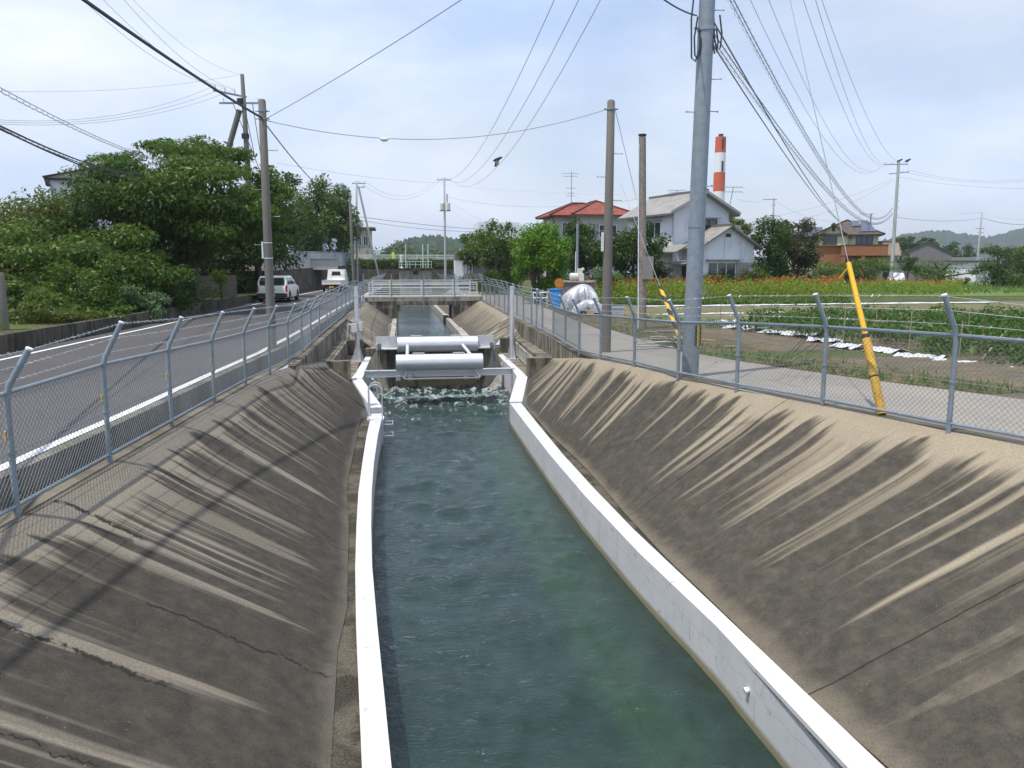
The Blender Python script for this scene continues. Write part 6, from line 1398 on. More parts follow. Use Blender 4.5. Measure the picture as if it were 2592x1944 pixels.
# ------------------------------------------------------------------ roadside walls on the left
m = MB(); ys_ = [12, 16, 20, 24, 28, 32, 36, 40, 44, 47]
for a, b in zip(ys_[:-1], ys_[1:]):
    f = lambda y: lx(y) - .66; m.hexa([(f(a) - .18, a, -.1), (f(a), a, -.1), (f(b), b, -.1), (f(b) - .18, b, -.1)], [(f(a) - .18, a, .44), (f(a), a, .44), (f(b), b, .44), (f(b) - .18, b, .44)])
props(m.build('kerb_wall', M['conc_dark']), 'low dark concrete kerb wall along the left side of the road below the bushes', 'wall')
m = MB()
for a, b in zip(ys_[:-1], ys_[1:]): f = lambda y: lx(y) - .84; m.quad((-40, a, .34), (f(a), a, .34), (f(b), b, .34), (-40, b, .34))
m.quad((-40, 47, .34), (lx(47) - .84, 47, .34), (lx(56) - 1.3, 57, .34), (-40, 57, .34)); props(m.build('terrace', M['ground']), kind='structure')
a, b = atz('1', 1280, 1230, .4), atz('1', 1660, 1225, .4); a = aty('1', 1270, 1235, 44); b = aty('1', 1655, 1225, 46.5)
m = MB(); m.hexa([(a.x, a.y, .2), (b.x, b.y, .2), (b.x, b.y + .15, .2), (a.x, a.y + .15, .2)], [(a.x, a.y, 1.5), (b.x, b.y, 1.55), (b.x, b.y + .15, 1.55), (a.x, a.y + .15, 1.5)]); props(m.build('block_wall', M['block_grey']), 'old grey concrete block wall under the big trees behind the van', 'wall')
pt_ = aty('1', 20, 1300, 23.5); ep = thing('concrete_pillar', 'grey concrete pillar cut by the left edge of the view', 'pillar', (pt_.x, pt_.y, 0)); m = MB(); m.lathe([(.2, -.1), (.19, 1.85), (.15, 1.9)], (pt_.x - .1, pt_.y, 0), 16); m.build('shaft', M['conc_pole'], ep, smooth=True)
m = MB(); yb_ = [56, 62, 68, 75, 84, 96]
for a, b in zip(yb_[:-1], yb_[1:]):
    f = lambda y: lx(y) - .95; h = lambda y: interp(y, [56, 96], [1.72, 2.15]); m.hexa([(f(a) - .3, a, -.1), (f(a), a, -.1), (f(b), b, -.1), (f(b) - .3, b, -.1)], [(f(a) - .5, a, h(a)), (f(a) - .2, a, h(a)), (f(b) - .2, b, h(b)), (f(b) - .5, b, h(b))])
props(m.build('retaining_wall', M['conc_dark']), 'dark retaining wall beside the road ahead of the light truck', 'wall')
m = MB()
for a, b in zip(yb_[:-1], yb_[1:]): f = lambda y: lx(y) - 1.2; h = lambda y: interp(y, [56, 96], [1.70, 2.12]); m.quad((-40, a, h(a)), (f(a), a, h(a)), (f(b), b, h(b)), (-40, b, h(b)))
m.quad((-40, 56, -.1), (lx(56) - 1.2, 56, -.1), (lx(56) - 1.2, 56, 1.7), (-40, 56, 1.7)); props(m.build('terrace', M['dirt']), kind='structure')
ps_ = []
for k in range(14): y = 57 + k * 2.6; x = lx(y) - 1.3; z = interp(y, [56, 96], [1.72, 2.15]); ps_.append(((x, y, z), z + 1.35, None))
nf = thing('net_fence', 'pale wire mesh fence on top of the retaining wall beside the road', 'fence', ps_[0][0])
for p in ps_: m = MB(); m.tube([p[0], (p[0][0], p[0][1], p[1])], .035, 6); m.build('post', M['wire'], nf)
m = MB(); m.tube([(p[0][0], p[0][1], p[1]) for p in ps_], .025, 5); m.build('top_rail', M['wire'], nf); m = MB()
for p, q in zip(ps_[:-1], ps_[1:]): chain_link(m, p[0], q[0], (p[0][0], p[0][1], p[1]), (q[0][0], q[0][1], q[1]), .09, .007)
m.build('mesh', M['wire'], nf)
a = aty('2', 400, 720, 70); ws = thing('white_shed', 'pale white shed wall behind the mesh fence under the trees', 'shed', (a.x - 2, a.y, 1.7), radians(4)); hbox(ws, 'wall', 0, 6.2, 0, 4, 0, .9, M['house_grey']); hbox(ws, 'roof', -.1, 6.3, -.1, 4.1, .901, .96, M['shutter'])
for k, (px, py0, py1, mt, lb) in enumerate(((685, 475, 606, 'blue', 'blue and white upright banner flag by the mesh fence'), (757, 485, 612, 'white_pipe', 'white upright banner flag with dark marks, right of the blue one'))):
    p0 = aty('2', px + 14, 712, 84 + k); p1 = aty('2', px - 6, py0 - 4, 84 + k); bf = thing('banner_flag', lb, 'flag', p0); m = MB(); m.tube([p0, p1], .03, 6); m.build('pole', M['wire'], bf)
    t = NT('banner_cloth_%d' % k); o_ = t.pos(); c_ = t.mix(t.rng(t.noise(o_, 2.6, 2), .46, .52), (.75, .77, .8), (.04, .10, .45) if k == 0 else (.03, .03, .09)); bm_ = t.done(t.bsdf(c_, .7))
    m = MB(); n_ = 10
    for i in range(n_):
        f0, f1 = i / n_, (i + 1) / n_; A_ = aty('2', px - 4, py0 + (py1 - py0) * f0, 84 + k); B2 = aty('2', px - 4 + 6 * f1, py0 + (py1 - py0) * f1, 84 + k); w0 = .55 + .1 * sin(i * 1.3); 
        for (s0, s1) in ((0, .5), (.5, 1)): m.quad(A_ + RT * w0 * s0 + Vector((0, .08 * sin(i + s0 * 4), 0)), A_ + RT * w0 * s1 + Vector((0, .08 * sin(i + s1 * 4), 0)), B2 + RT * w0 * s1 + Vector((0, .08 * sin(i + 1 + s1 * 4), 0)), B2 + RT * w0 * s0 + Vector((0, .08 * sin(i + 1 + s0 * 4), 0)))
    m.build('cloth', bm_, bf)
# garden wall right of the bridge
Yk = 74.; gp0, gp1 = aty('3', 165, 770, Yk), aty('3', 238, 770, Yk); kz = lambda py: aty('3', 200, py, Yk).z
gw_ = thing('garden_wall', 'white garden wall with brown panels and white pillars beyond the bridge', 'wall', (gp0.x, Yk, -.3))
def kx(px): return aty('3', px, 700, Yk).x
m = MB(); m.box(kx(165), kx(240), Yk, Yk + 1.6, -.4, kz(658)); m.build('pillar_block', M['wall_far'], gw_); m = MB(); m.box(kx(164), kx(230), Yk - .02, Yk + 1.62, kz(658) + .002, kz(598)); m.build('dark_cap', M['shed_dark'], gw_)
for px in (228, 248, 272, 298): m = MB(); m.box(kx(px) - .09, kx(px) + .09, Yk - .3, Yk - .12, -.3, kz(690)); m.build('pillar', M['wall_far'], gw_)
m = MB(); m.box(kx(310), kx(430), Yk - .6, Yk - .45, kz(765), kz(705)); m.build('panel', M['shed_dark'], gw_); m = MB(); m.box(kx(240), kx(430), Yk - .62, Yk - .42, -.4, kz(765) - .002); m.build('base', M['conc_light'], gw_)

# ------------------------------------------------------------------ vehicles
def loft(secs, n=None):
    """closed loft through cross sections (lists of equal length)"""
    m = MB(); k = len(secs[0]); vs = [p for s_ in secs for p in s_]; fs = []
    for i in range(len(secs) - 1):
        for j in range(k): a = i * k + j; b = i * k + (j + 1) % k; fs.append((a, b, b + k, a + k))
    fs.append(tuple(range(k - 1, -1, -1))); e = (len(secs) - 1) * k; fs.append(tuple(range(e, e + k))); m.add(vs, fs); return m
def wheel(t, x, y, r, w):
    m = MB(); vs = []; n = 24; s = 1 if x > 0 else -1
    prof = [(r * .62, 0), (r * .93, 0), (r, .03), (r, w - .03), (r * .93, w), (r * .62, w)]
    for rr, d in prof:
        for k in range(n): vs.append((x + s * (d - w), y + rr * cos(2 * pi * k / n), r + rr * sin(2 * pi * k / n)))
    fs = []
    for i in range(len(prof) - 1):
        for k in range(n): a = i * n + k; b = i * n + (k + 1) % n; fs.append((a, b, b + n, a + n))
    m.add(vs, fs); o = m.build('wheel', M['tyre'], t, world=False, smooth=True)
    m = MB(); vs = []
    for rr, d in ((.02, w - .02), (r * .3, w - .015), (r * .58, w - .05), (r * .63, w - .02)):
        for k in range(n): vs.append((x + s * (d - w), y + rr * cos(2 * pi * k / n), r + rr * sin(2 * pi * k / n)))
    fs = [tuple(range(n))]
    for i in range(3):
        for k in range(n): a = i * n + k; b = i * n + (k + 1) % n; fs.append((a, b, b + n, a + n))
    m.add(vs, fs); m.build('rim', M['rim'], o, world=False, smooth=True)
def estate_van(label, loc, rz):
    t = thing('estate_car', label, 'car', loc, rz); W = .845
    def sec(y, zb, zs, w): return [(-w * .96, y, zb), (w * .96, y, zb), (w, y, zb + .12), (w, y, zs - .18), (w * .965, y, zs), (-w * .965, y, zs), (-w, y, zs - .18), (-w, y, zb + .12)]
    loft([sec(0, .32, .86, W * .96), sec(.05, .27, .93, W), sec(.8, .24, .95, W), (sec(3.0, .24, .95, W)), sec(3.35, .24, .93, W), sec(4.0, .27, .80, W * .97), sec(4.15, .32, .68, W * .86)]).build('body', M['car_white'], t, world=False, smooth=True, bevel=.02)
    loft([[(-W * .95, y0, .93), (W * .95, y0, .93), (W * .93, y1, 1.2), (W * .80, y2, 1.47), (-W * .80, y2, 1.47), (-W * .93, y1, 1.2)] for y0, y1, y2 in ((.04, .10, .24), (.10, .16, .34), (2.3, 2.2, 2.0), (3.15, 2.75, 2.25))]).build('cabin', M['car_white'], t, world=False, smooth=True, bevel=.025)
    P = lambda f, x: (x, .04 + .2 * f - .012, .93 + .54 * f)
    m = MB(); g = [(-.66, .975, .045), (.66, .975, .045), (.70, 1.16, .085), (.62, 1.385, .175), (-.62, 1.385, .175), (-.70, 1.16, .085)]
    m.poly([(x, y - .022, z) for x, z, y in g]); m.build('rear_window', M['glass'], t, world=False)
    for s in (-1, 1):
        xs = lambda z: s * (W * (.95 - (z - .93) * .09 if z < 1.2 else .93 - (z - 1.2) * .48) + .006)
        for y0, y1, d0, d1 in ((.36, 1.15, .06, 0), (1.22, 2.02, 0, 0), (2.09, 2.62, 0, -.42)):
            m = MB(); zz = (1.0, 1.2, 1.38); m.add([(xs(zz[0]), y0, zz[0]), (xs(zz[0]), y1 + (.18 if d1 else 0), zz[0]), (xs(zz[1]), y1 + d1 * .25, zz[1]), (xs(zz[2]), y1 + d1, zz[2]), (xs(zz[2]), y0 + d0, zz[2]), (xs(zz[1]), y0 + d0 * .5, zz[1])], [(0, 1, 2, 3, 4, 5) if s > 0 else (5, 4, 3, 2, 1, 0)]); m.build('side_window', M['glass'], t, world=False)
        m = MB(); m.add([(s * .74, -.012, .60), (s * .835, .0, .60), (s * .85, .12, .60), (s * .74, -.005, .96), (s * .82, .0, .96), (s * .84, .13, .96)], [(0, 1, 4, 3), (1, 2, 5, 4), (0, 2, 1), (3, 4, 5)]); m.build('tail_lamp', M['red_lens'], t, world=False)
        for y in (.75, 3.3):
            wheel(t, s * .875, y, .30, .19)
            m = MB(); n_ = 20; vs_ = [(s * .852, y + .37 * cos(pi * k / (n_ - 1)), .30 + .37 * sin(pi * k / (n_ - 1))) for k in range(n_)] + [(s * .852, y - .37, .2), (s * .852, y + .37, .2)]; m.add(vs_, [tuple(range(n_ + 2))]); m.build('wheel_arch', M['black'], t, world=False)
        m = MB(); m.box(min(s * .86, s * 1.0), max(s * .86, s * 1.0), 2.62, 2.72, .98, 1.12); m.build('mirror', M['bumper'], t, world=False)
    m = MB(); m.box(-.83, .83, -.06, .10, .30, .52); m.build('bumper', M['bumper'], t, world=False, bevel=.03)
    m = MB(); m.box(-.17, .17, -.085, -.062, .36, .46); m.build('number_plate', M['plate_white'], t, world=False)
    m = MB(); m.box(.06, .2, -.02, .0, .70, .74); m.build('handle', M['bumper'], t, world=False)
    m = MB(); m.box(-.6, .6, .3, 3.8, .16, .3); m.build('underbody', M['black'], t, world=False); return t
vb = aty('1', 1905, 1285, 46.6); estate_van('white estate car driving away beside the concrete pole', (vb.x + .02, 46.6, .007), radians(-3))
def kei_truck(label, loc, rz):
    t = thing('light_truck', label, 'truck', loc, rz); W = .735
    m = MB(); m.box(-W, W, .03, 1.95, .60, .66); m.build('bed_floor', M['car_white'], t, world=False)
    m = MB(); m.box(-W, W, 0, .035, .60, .93)
    for k in range(9): x = -.62 + k * .155; m.box(x - .035, x + .035, -.022, -.001, .66, .90)
    m.box(-W, W, -.03, -.001, .905, .94); m.box(-W, W, -.03, -.001, .60, .64); m.build('tail_gate', M['car_white'], t, world=False)
    for s in (-1, 1):
        m = MB(); m.box(min(s * W, s * (W - .035)), max(s * W, s * (W - .035)), .036, 1.95, .66, .93); m.build('side_gate', M['car_white'], t, world=False)
        m = MB(); m.box(min(s * .5, s * .68), max(s * .5, s * .68), -.05, .02, .47, .57); m.build('tail_lamp', M['red_lens'], t, world=False)
        for y in (.55, 2.55): wheel(t, s * .73, y, .27, .15)
        m = MB(); m.box(min(s * .76, s * .92), max(s * .76, s * .92), 2.9, 2.98, 1.15, 1.4); m.build('mirror', M['bumper'], t, world=False)
    loft([[(-W, y0, .34), (W, y0, .34), (W, y0, 1.05), (W * .86, y1, 1.74), (-W * .86, y1, 1.74), (-W, y0, 1.05)] for y0, y1 in ((2.0, 2.05), (2.06, 2.12), (3.0, 2.8), (3.25, 2.9))]).build('cab', M['car_white'], t, world=False, smooth=True, bevel=.03)
    m = MB(); m.poly([(-.36, 1.995, 1.28), (.36, 1.995, 1.28), (.32, 2.015, 1.58), (-.32, 2.015, 1.58)]); m.build('rear_window', M['glass'], t, world=False)
    m = MB()
    for s in (-1, 1): m.bar((s * .62, 1.92, .66), (s * .56, 1.92, 1.7), .04)
    m.bar((-.64, 1.92, 1.7), (.64, 1.92, 1.7), .05); m.bar((-.64, 1.92, 1.15), (.64, 1.92, 1.15), .03); m.build('guard_frame', M['car_white'], t, world=False)
    m = MB(); m.box(-.17, .17, -.055, -.03, .36, .47); m.build('number_plate', M['plate_yellow'], t, world=False); m = MB(); m.box(-.66, .66, -.02, .06, .33, .45); m.build('bumper', M['bumper'], t, world=False)
    m = MB(); m.box(-.4, .4, .1, 3.0, .28, .59); m.build('chassis', M['black'], t, world=False); return t
kb = aty('2', 757, 912, 63.5); kei_truck('small white open-bed truck driving away on the road', (kb.x, 63.5, .007), radians(-7))
pk = aty('F', 1090, 590, 88); estate_van('white car parked half hidden behind the pole in front of the warehouse', (pk.x, 88, -.27), radians(150))

# ------------------------------------------------------------------ things beside the path
zb = -.28
a = aty('r', 940, 400, 45.5); zt_ = aty('r', 1090, 62, 45.5).z; hs = thing('pump_shed', 'brown grey brick-patterned cabinet shed beside the path', 'shed', (a.x, 45.5, zb), radians(-24))
hbox(hs, 'wall', 0, 1.75, 0, 1.35, 0, zt_ - zb - .08, M['block_brown']); hbox(hs, 'roof', -.06, 1.82, -.08, 1.42, zt_ - zb - .079, zt_ - zb, M['conc_light'])
for o_ in [hs]: o_.rotation_euler = (0, 0, radians(-24)); 
pz = zt_ + .0; pc = aty('h', 880, 1430, 45.9); pu = thing('water_pump', 'cream coloured pump with a round tank on top of the cabinet shed', 'pump', (pc.x, pc.y, pz))
m = MB(); L_ = .62
vs = []; fs = []; n = 18
for i, (r, d) in enumerate(((.1, 0), (.2, .04), (.215, .12), (.215, .44), (.2, .5), (.1, .54))):
    for k in range(n): vs.append((pc.x - .42 + d, pc.y + r * cos(2 * pi * k / n), pz + .24 + r * sin(2 * pi * k / n)))
for i in range(5):
    for k in range(n): a_ = i * n + k; b_ = i * n + (k + 1) % n; fs.append((a_, a_ + n, b_ + n, b_))
fs += [tuple(range(n)), tuple(range(6 * n - 1, 5 * n - 1, -1))]; m.add(vs, fs); m.build('tank', M['ac'], pu, smooth=True)
m = MB(); m.box(pc.x + .1, pc.x + .42, pc.y - .18, pc.y + .18, pz + .002, pz + .42); m.build('motor_box', M['ac'], pu, bevel=.02); m = MB(); m.box(pc.x + .06, pc.x + .34, pc.y - .12, pc.y + .12, pz + .421, pz + .72); m.lathe([(.1, 0), (.1, .12), (.05, .15)], (pc.x + .36, pc.y - .05, pz + .6), 10); m.build('valve_head', M['ac'], pu)
q0 = aty('h', 907, 1225, 46); q1 = aty('h', 912, 640, 46); gpole = thing('thin_pole', 'thin grey steel pole rising behind the pump', 'pole', (q0.x, 46, zb)); m = MB(); m.tube([(q0.x, 46.3, zb), (q1.x, 46.3, q1.z)], [.085, .07], 12); m.build('shaft', M['steel_pole'], gpole, smooth=True); m = MB(); m.tube([(q0.x - .12, 46.25, zb), (q0.x - .1, 46.25, q0.z + .8)], .03, 6); m.build('conduit', M['white_pipe'], gpole)
oc = aty('h', 640, 1475, 45.0); od = thing('orange_disc', 'round orange disc on thin legs standing behind the blue box', 'disc', (oc.x, 45, zb)); m = MB(); vs = []
for d in (0, .05):
    for k in range(24): vs.append((oc.x + .27 * cos(2 * pi * k / 24), 45 + d, oc.z + .27 * sin(2 * pi * k / 24)))
m.add(vs, [tuple(range(24)), tuple(range(47, 23, -1))] + [(k, (k + 1) % 24, 24 + (k + 1) % 24, 24 + k) for k in range(24)]); m.build('disc', plain('orange_paint', (.55, .2, .03), .6), od)
for dx in (-.12, .12): m = MB(); m.tube([(oc.x + dx, 45.02, zb), (oc.x + dx * .8, 45.02, oc.z - .2)], .015, 6); m.build('leg', M['rust'], od)
c0 = aty('r', 792, 390, 43.5); c1 = aty('r', 935, 390, 43.5); zt_ = aty('r', 860, 172, 43.5).z; bb = thing('blue_box', 'bright blue plastic storage box beside the cabinet shed', 'box', (c0.x, 43.5, zb), radians(-20)); w_ = (c1.x - c0.x) * .92
m = MB(); m.hexa([(0, 0, 0), (w_, 0, 0), (w_, .5, 0), (0, .5, 0)], [(-.03, -.03, zt_ - zb - .06), (w_ + .03, -.03, zt_ - zb - .06), (w_ + .03, .53, zt_ - zb - .06), (-.03, .53, zt_ - zb - .06)]); m.build('body', M['blue'], bb, world=False, bevel=.015); m = MB(); m.box(-.06, w_ + .06, -.06, .56, zt_ - zb - .059, zt_ - zb); m.build('lid', M['blue'], bb, world=False, bevel=.01)
# silver covered machine
tc_ = aty('r', 1310, 560, 37.); ct_ = thing('covered_machine', 'garden machine under a crumpled shiny silver sheet by the path', 'covered machine', (tc_.x, 37.4, zb))
t = NT('silver_sheet'); nn = t.noise(t.obj(), 7, 5, .6, .6); M['tarp'] = t.done(t.bsdf(t.mix(t.rng(nn, .35, .65), (.40, .41, .44), (.58, .59, .62)), .42, .4, t.bump(nn, .5, .03)))
def tarp(cx, cy, rx0, ry0, h, z0, seed, skew=0, n=96, k=26):
    rr = np.random.default_rng(seed); ph = rr.random(6) * 6.28; V = []; F = []
    for i in range(k + 1):
        v = i / k
        for j in range(n):
            a = 2 * pi * j / n; fold = sum(sin(a * q + ph[c] + v * (2.5 - c) + .8 * sin(a * 2 + ph[5])) * w for c, (q, w) in enumerate(((2, .10), (3, .08), (7, .06), (13, .05), (23, .04), (37, .025))))
            r = (sin(min(v * 1.25, 1) * pi / 2) ** .8) * (1 + .12 * v) * (1 + fold * (.2 + 1.5 * v)); z = z0 + h * (1 - v ** 1.5) * (1 - .10 * sin(3 * a + ph[1]) * v) + .05 * sin(a * 5 + v * 9 + ph[2]) * v + (.04 * fold * 3 * v) + (.06 * sin(a * 7 + ph[0]) * max(0, v - .8) / .2)
            V.append((cx + rx0 * r * cos(a) + skew * (1 - v), cy + ry0 * r * sin(a), z))
    for i in range(k):
        for j in range(n): a_ = i * n + j; b_ = i * n + (j + 1) % n; F.append((a_, a_ + n, b_ + n, b_))
    return V, F
m = MB(); V, F = tarp(tc_.x - .1, 37.7, .66, .62, 1.18, zb + .30, 4, .05); m.add(V, F); m.build('sheet', M['tarp'], ct_, smooth=True)
m = MB(); V, F = tarp(tc_.x + .1, 37.0, .56, .5, .62, zb + .14, 9, -.05); m.add(V, F); m.build('sheet', M['tarp'], ct_, smooth=True)
for dx, dy in ((-.55, .1), (-.38, -.15), (.3, -.3)):
    m = MB(); vs = []; n = 18
    for d, r in ((0, .1), (0, .2), (.1, .2), (.1, .1)):
        for k in range(n): vs.append((tc_.x + dx + d, 37.2 + dy + r * cos(2 * pi * k / n), zb + .2 + r * sin(2 * pi * k / n)))
    m.add(vs, [(i * n + k, i * n + (k + 1) % n, i * n + n + (k + 1) % n, i * n + n + k) for i in range(3) for k in range(n)] + [tuple(range(n)), tuple(range(4 * n - 1, 3 * n - 1, -1))]); m.build('wheel', M['tyre'], ct_)
m = MB(); m.box(tc_.x - .72, tc_.x - .42, 37.2, 37.6, zb + .3, zb + .62); m.build('fuel_tank', M['blue'], ct_, bevel=.03)
for dx, dy, w, h, lb in ((.02, -.62, .34, .27, 'brown cardboard box standing in front of the silver sheet'), (.62, -.1, .24, .36, 'taller cardboard box at the right of the silver sheet')):
    t = thing('cardboard_box', lb, 'box', (tc_.x + dx, 37.2 + dy, zb)); hbox(t, 'body', -w / 2, w / 2, -.15, .15, .02, h, M['paper']); hbox(t, 'flap', -w / 2 - .08, -w / 2 - .002, -.15, .15, h - .03, h, M['paper'])
c0 = aty('r', 1665, 590, 36.5); cr = thing('plastic_crate', 'grey ribbed crate with a blue rim beside the concrete pole', 'crate', (c0.x, 36.5, zb), radians(-10))
m = MB(); w_ = .52
for z in (.0, .1, .2, .3): m.box(0, w_, 0, .36, z, z + .07)
m.box(.01, w_ - .01, .01, .35, .0, .36); m.build('body', plain('grey_crate_plastic', (.42, .43, .44), .6), cr, world=False)
for x0, x1, y0, y1 in ((-.02, w_ + .02, -.02, .02), (-.02, w_ + .02, .34, .38), (-.02, .02, .021, .339), (w_ - .02, w_ + .02, .021, .339)):
    m = MB(); m.box(x0, x1, y0, y1, .361, .41); m.build('rim', plain('pale_blue_plastic', (.25, .47, .68), .5), cr, world=False)
pb = thing('pipe_barrier', 'low white pipe barrier between the path fence and the blue box', 'barrier', aty('r', 560, 330, 44))
a, b = aty('r', 555, 225, 44.5), aty('r', 750, 213, 44.5)
for z0 in (a.z, a.z - .3): m = MB(); m.tube([(a.x, 44.5, z0), (b.x, 44.5, z0)], .035, 8); m.build('rail', M['white_pipe'], pb)
for x in (a.x, (a.x + b.x) / 2, b.x): m = MB(); m.tube([(x, 44.52, zb), (x, 44.52, a.z + .05)], .03, 8); m.build('post', M['white_pipe'], pb)
# loose poles and boards on the ground
rr = random.Random(8)
for k in range(9):
    p = atz('p', 20 + rr.random() * 300, 520 + k * 16, zb + .03); q = atz('p', 180 + rr.random() * 330, 515 + k * 18, zb + .03 + .02 * rr.random())
    m = MB(); m.tube([p, p.lerp(q, .5) + Vector((0, 0, .03)), q], .022 if k % 3 else .03, 6); props(m.build('garden_pole', M['bamboo' if k % 2 else 'wire']), 'thin garden pole lying in the loose pile behind the striped guard', 'pole', 'garden poles lying on the ground')
for k, (x0, y0, x1, y1) in enumerate(((390, 560, 480, 610), (640, 585, 780, 600), (860, 655, 980, 650), (890, 770, 1230, 840))):
    p, q = atz('p', x0, y0, zb + .04), atz('p', x1, y1, zb + .04); m = MB(); m.bar(p, q, .09, .03); props(m.build('board', M['bamboo']), ('short pale board lying left of the foreground steel pole', 'pale board lying right of the foreground steel pole', 'small pale board on the bare soil', 'long thin board lying along the grass edge of the path')[k], 'board')
# white plastic film along the crops
rr = random.Random(3)
for k, (x0, y0, x1, y1) in enumerate(((240, 903, 420, 905), (360, 935, 620, 950), (600, 965, 920, 995), (860, 1015, 1090, 1025), (1040, 1050, 1200, 1068), (1260, 1075, 1440, 1098), (1420, 1115, 1720, 1140), (1660, 1155, 2040, 1190), (2040, 1205, 2240, 1225))):
    p, q = atz('4', x0, y0, zb + .06), atz('4', x1, y1, zb + .06); m = MB(); d = (q - p); w = Vector((d.y, -d.x, 0)).normalized(); n = 14; g_ = []
    for i in range(n + 1):
        for j in range(5): f = i / n; g_.append(p + d * f + w * ((j - 2) * .21 * (1 + .3 * sin(i * 1.7 + k))) + Vector((0, 0, .05 + .035 * rr.random() + .03 * sin(i * .9 + j) - abs(j - 2) * .03)))
    m.add(g_, [(i * 5 + j, i * 5 + j + 1, i * 5 + j + 6, i * 5 + j + 5) for i in range(n) for j in range(4)]); props(m.build('plastic_film', M['sheet'], smooth=True), 'crumpled white plastic film lying along the front of the crop rows', 'plastic sheet', 'white plastic films along the crop rows')
for k, (pa, pb_, lb) in enumerate((((-180, 808), (900, 796), 'long white film strip below the red flowers, left part'), ((900, 795), (2030, 782), 'long white film strip on the field, right part'), ((-100, 862), (700, 846), 'thin white film strip across the mown plot'))):
    p, q = atz('4', *pa, zb + .05), atz('4', *pb_, zb + .05); m = MB(); n = 30; g_ = []; w = Vector((0, 1, 0)) * (.26 if k < 2 else .05)
    for i in range(n + 1):
        for j in range(3): g_.append(p.lerp(q, i / n) + w * (j - 1) * (1 + .5 * sin(i * 2.1)) + Vector((0, 0, .03 * rr.random() + (.04 if j == 1 else 0))))
    m.add(g_, [(i * 3 + j, i * 3 + j + 1, i * 3 + j + 4, i * 3 + j + 3) for i in range(n) for j in range(2)]); props(m.build('plastic_film', M['sheet']), lb, 'plastic sheet')
# stakes and trellis bars
for k in range(26):
    y = 10 + 19 * (k / 26) + rr.random() * .5; x = crop_l(y) + .5 + rr.random() * .3; h = .85 + rr.random() * .35
    if k % 3 == 2: x += 1.5 + rr.random() * 3
    m = MB(); m.tube([(x, y, zb - .05), (x + .02, y, zb + h)], .011, 5); props(m.build('garden_stake', M['stake' if k % 2 else 'bamboo']), 'thin upright stake standing along the crop rows', 'stake', 'stakes along the crop rows')
for k, (x0, y0, x1, y1) in enumerate(((410, 520, 545, 530), (640, 535, 800, 545), (930, 582, 1110, 598), (1260, 618, 1410, 628), (1610, 655, 1760, 680), (900, 685, 1105, 722), (1580, 725, 1830, 765), (390, 635, 540, 660))):
    Y_ = atz('q', x0, 900 - (1800 - x0) * .16, zb).y + .3; p, q = aty('q', x0, y0, min(Y_, 29)), aty('q', x1, y1, min(Y_, 29) - .4); m = MB(); m.bar(p, q, .03, .03); props(m.build('crop_batten', M['bamboo']), 'thin horizontal batten tied between the crop stakes', 'batten', 'battens along the crop rows')
for k, (x0, y0, x1, y1) in enumerate(((1040, 275, 1130, 395), (1130, 280, 1220, 385), (1225, 290, 1290, 390), (1320, 290, 1410, 400), (1430, 320, 1500, 430), (1540, 325, 1640, 450), (1215, 292, 1340, 298))):
    p, q = aty('p', x0, y0, 30.5), aty('p', x1, y1, 29.2); m = MB(); m.tube([p, q], .013, 5); props(m.build('trellis_bar', M['stake']), 'rusty slanting bar of the bare frame behind the path fence', 'bar', 'rusty trellis bars')
p, q = aty('q', 1590, 885, 17.4), aty('q', 1815, 620, 18.2); m = MB(); m.tube([p, q], .02, 6); props(m.build('leaning_stick', M['bamboo']), 'grey stick leaning on the crop rows near the right edge', 'stick')
# small round drain stub on the white wall
d0 = Vector((3.44, 7.25, -2.12)); m = MB(); m.lathe([(.0, .0), (.022, .0), (.03, -.015), (.032, -.05)], (0, 0, 0), 12); o = m.build('drain_stub', M['white_pipe']); o.location = (3.455, 7.05, -2.13); o.rotation_euler = (0, radians(75), 0); props(o, 'small white round drain stub on the face of the right canal wall', 'drain')
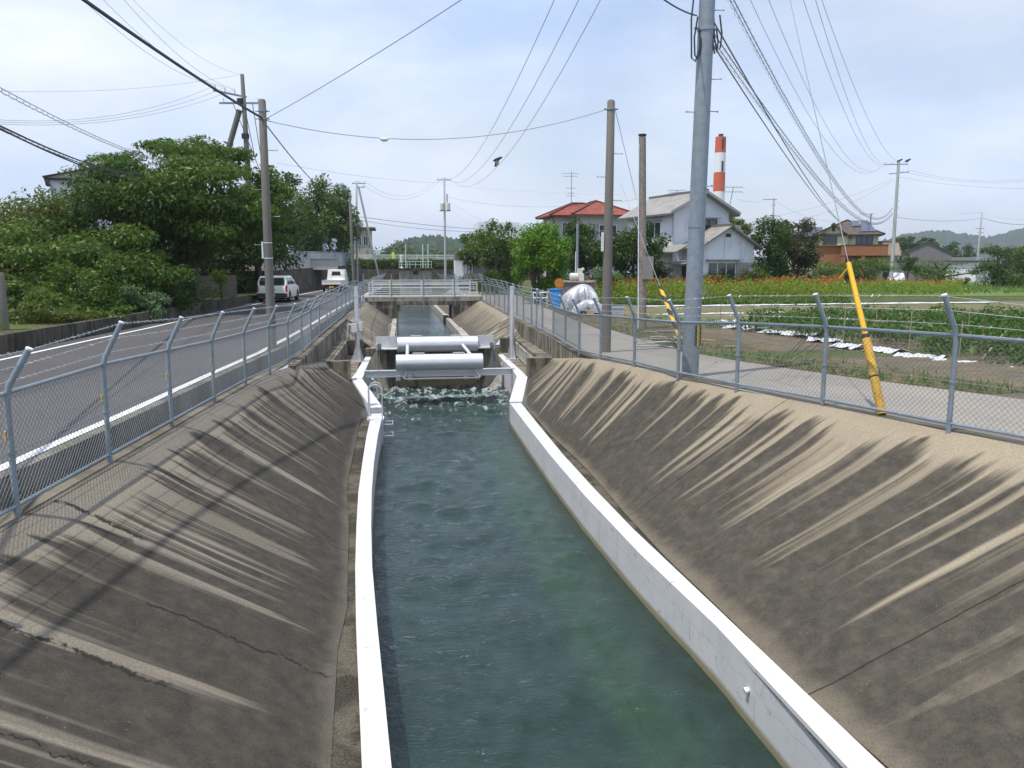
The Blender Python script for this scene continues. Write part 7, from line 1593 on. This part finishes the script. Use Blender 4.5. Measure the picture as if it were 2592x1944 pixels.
# birds
def bird(label, loc, s, fly=False):
    t = thing('bird', label, 'bird', loc); loc = Vector(loc); m = MB()
    m.tube([loc + Vector((-.2 * s, 0, .0)), loc + Vector((-.1 * s, 0, .05 * s)), loc + Vector((.05 * s, 0, .1 * s)), loc + Vector((.16 * s, 0, .16 * s)), loc + Vector((.22 * s, 0, .19 * s)), loc + Vector((.29 * s, 0, .18 * s))], [.03 * s, .07 * s, .09 * s, .06 * s, .055 * s, .012 * s], 8); m.build('body', M['black'], t, smooth=True)
    if fly:
        for d in (-1, 1): m = MB(); m.hexa([loc + Vector((-.08 * s, d * .03, .05 * s)), loc + Vector((.12 * s, d * .03, .08 * s)), loc + Vector((.04 * s, d * .3 * s, -.22 * s)), loc + Vector((-.1 * s, d * .28 * s, -.26 * s))], [loc + Vector((-.08 * s, d * .03, .07 * s)), loc + Vector((.12 * s, d * .03, .10 * s)), loc + Vector((.04 * s, d * .3 * s, -.20 * s)), loc + Vector((-.1 * s, d * .28 * s, -.24 * s))]); m.build('wing', M['black'], t)
    else:
        for d in (-.03, .03): m = MB(); m.tube([loc + Vector((0, d * s, -.12 * s)), loc + Vector((.02 * s, d * s, .03 * s))], .012 * s, 4); m.build('leg', M['black'], t)
    return t
b_ = bird('small dark bird flying in the middle of the sky', aty('n', 1258, 408, 42), 1.0, True); 
bird('black crow on the middle of the top crossarm of the pole behind the flowers', aty('R', 1600, 793, Y6 - .05), 1.4); bird('black crow on the right end of the same top crossarm', aty('R', 1640, 793, Y6 - .05), 1.5)

# ------------------------------------------------------------------ air
m = MB(); m.box(-2900, 2900, -60, 3400, -6, 150); hz = m.build('haze', None if False else bpy.data.materials.new('air')); hm = bpy.data.materials['air']; hm.use_nodes = True; ht = hm.node_tree; ht.nodes.clear()
ho = ht.nodes.new('ShaderNodeOutputMaterial'); hv = ht.nodes.new('ShaderNodeVolumePrincipled'); hv.inputs['Color'].default_value = (.80, .88, 1.0, 1); hv.inputs['Density'].default_value = .00024; hv.inputs['Anisotropy'].default_value = .2
ht.links.new(hv.outputs[0], ho.inputs['Volume']); props(hz, kind='stuff')
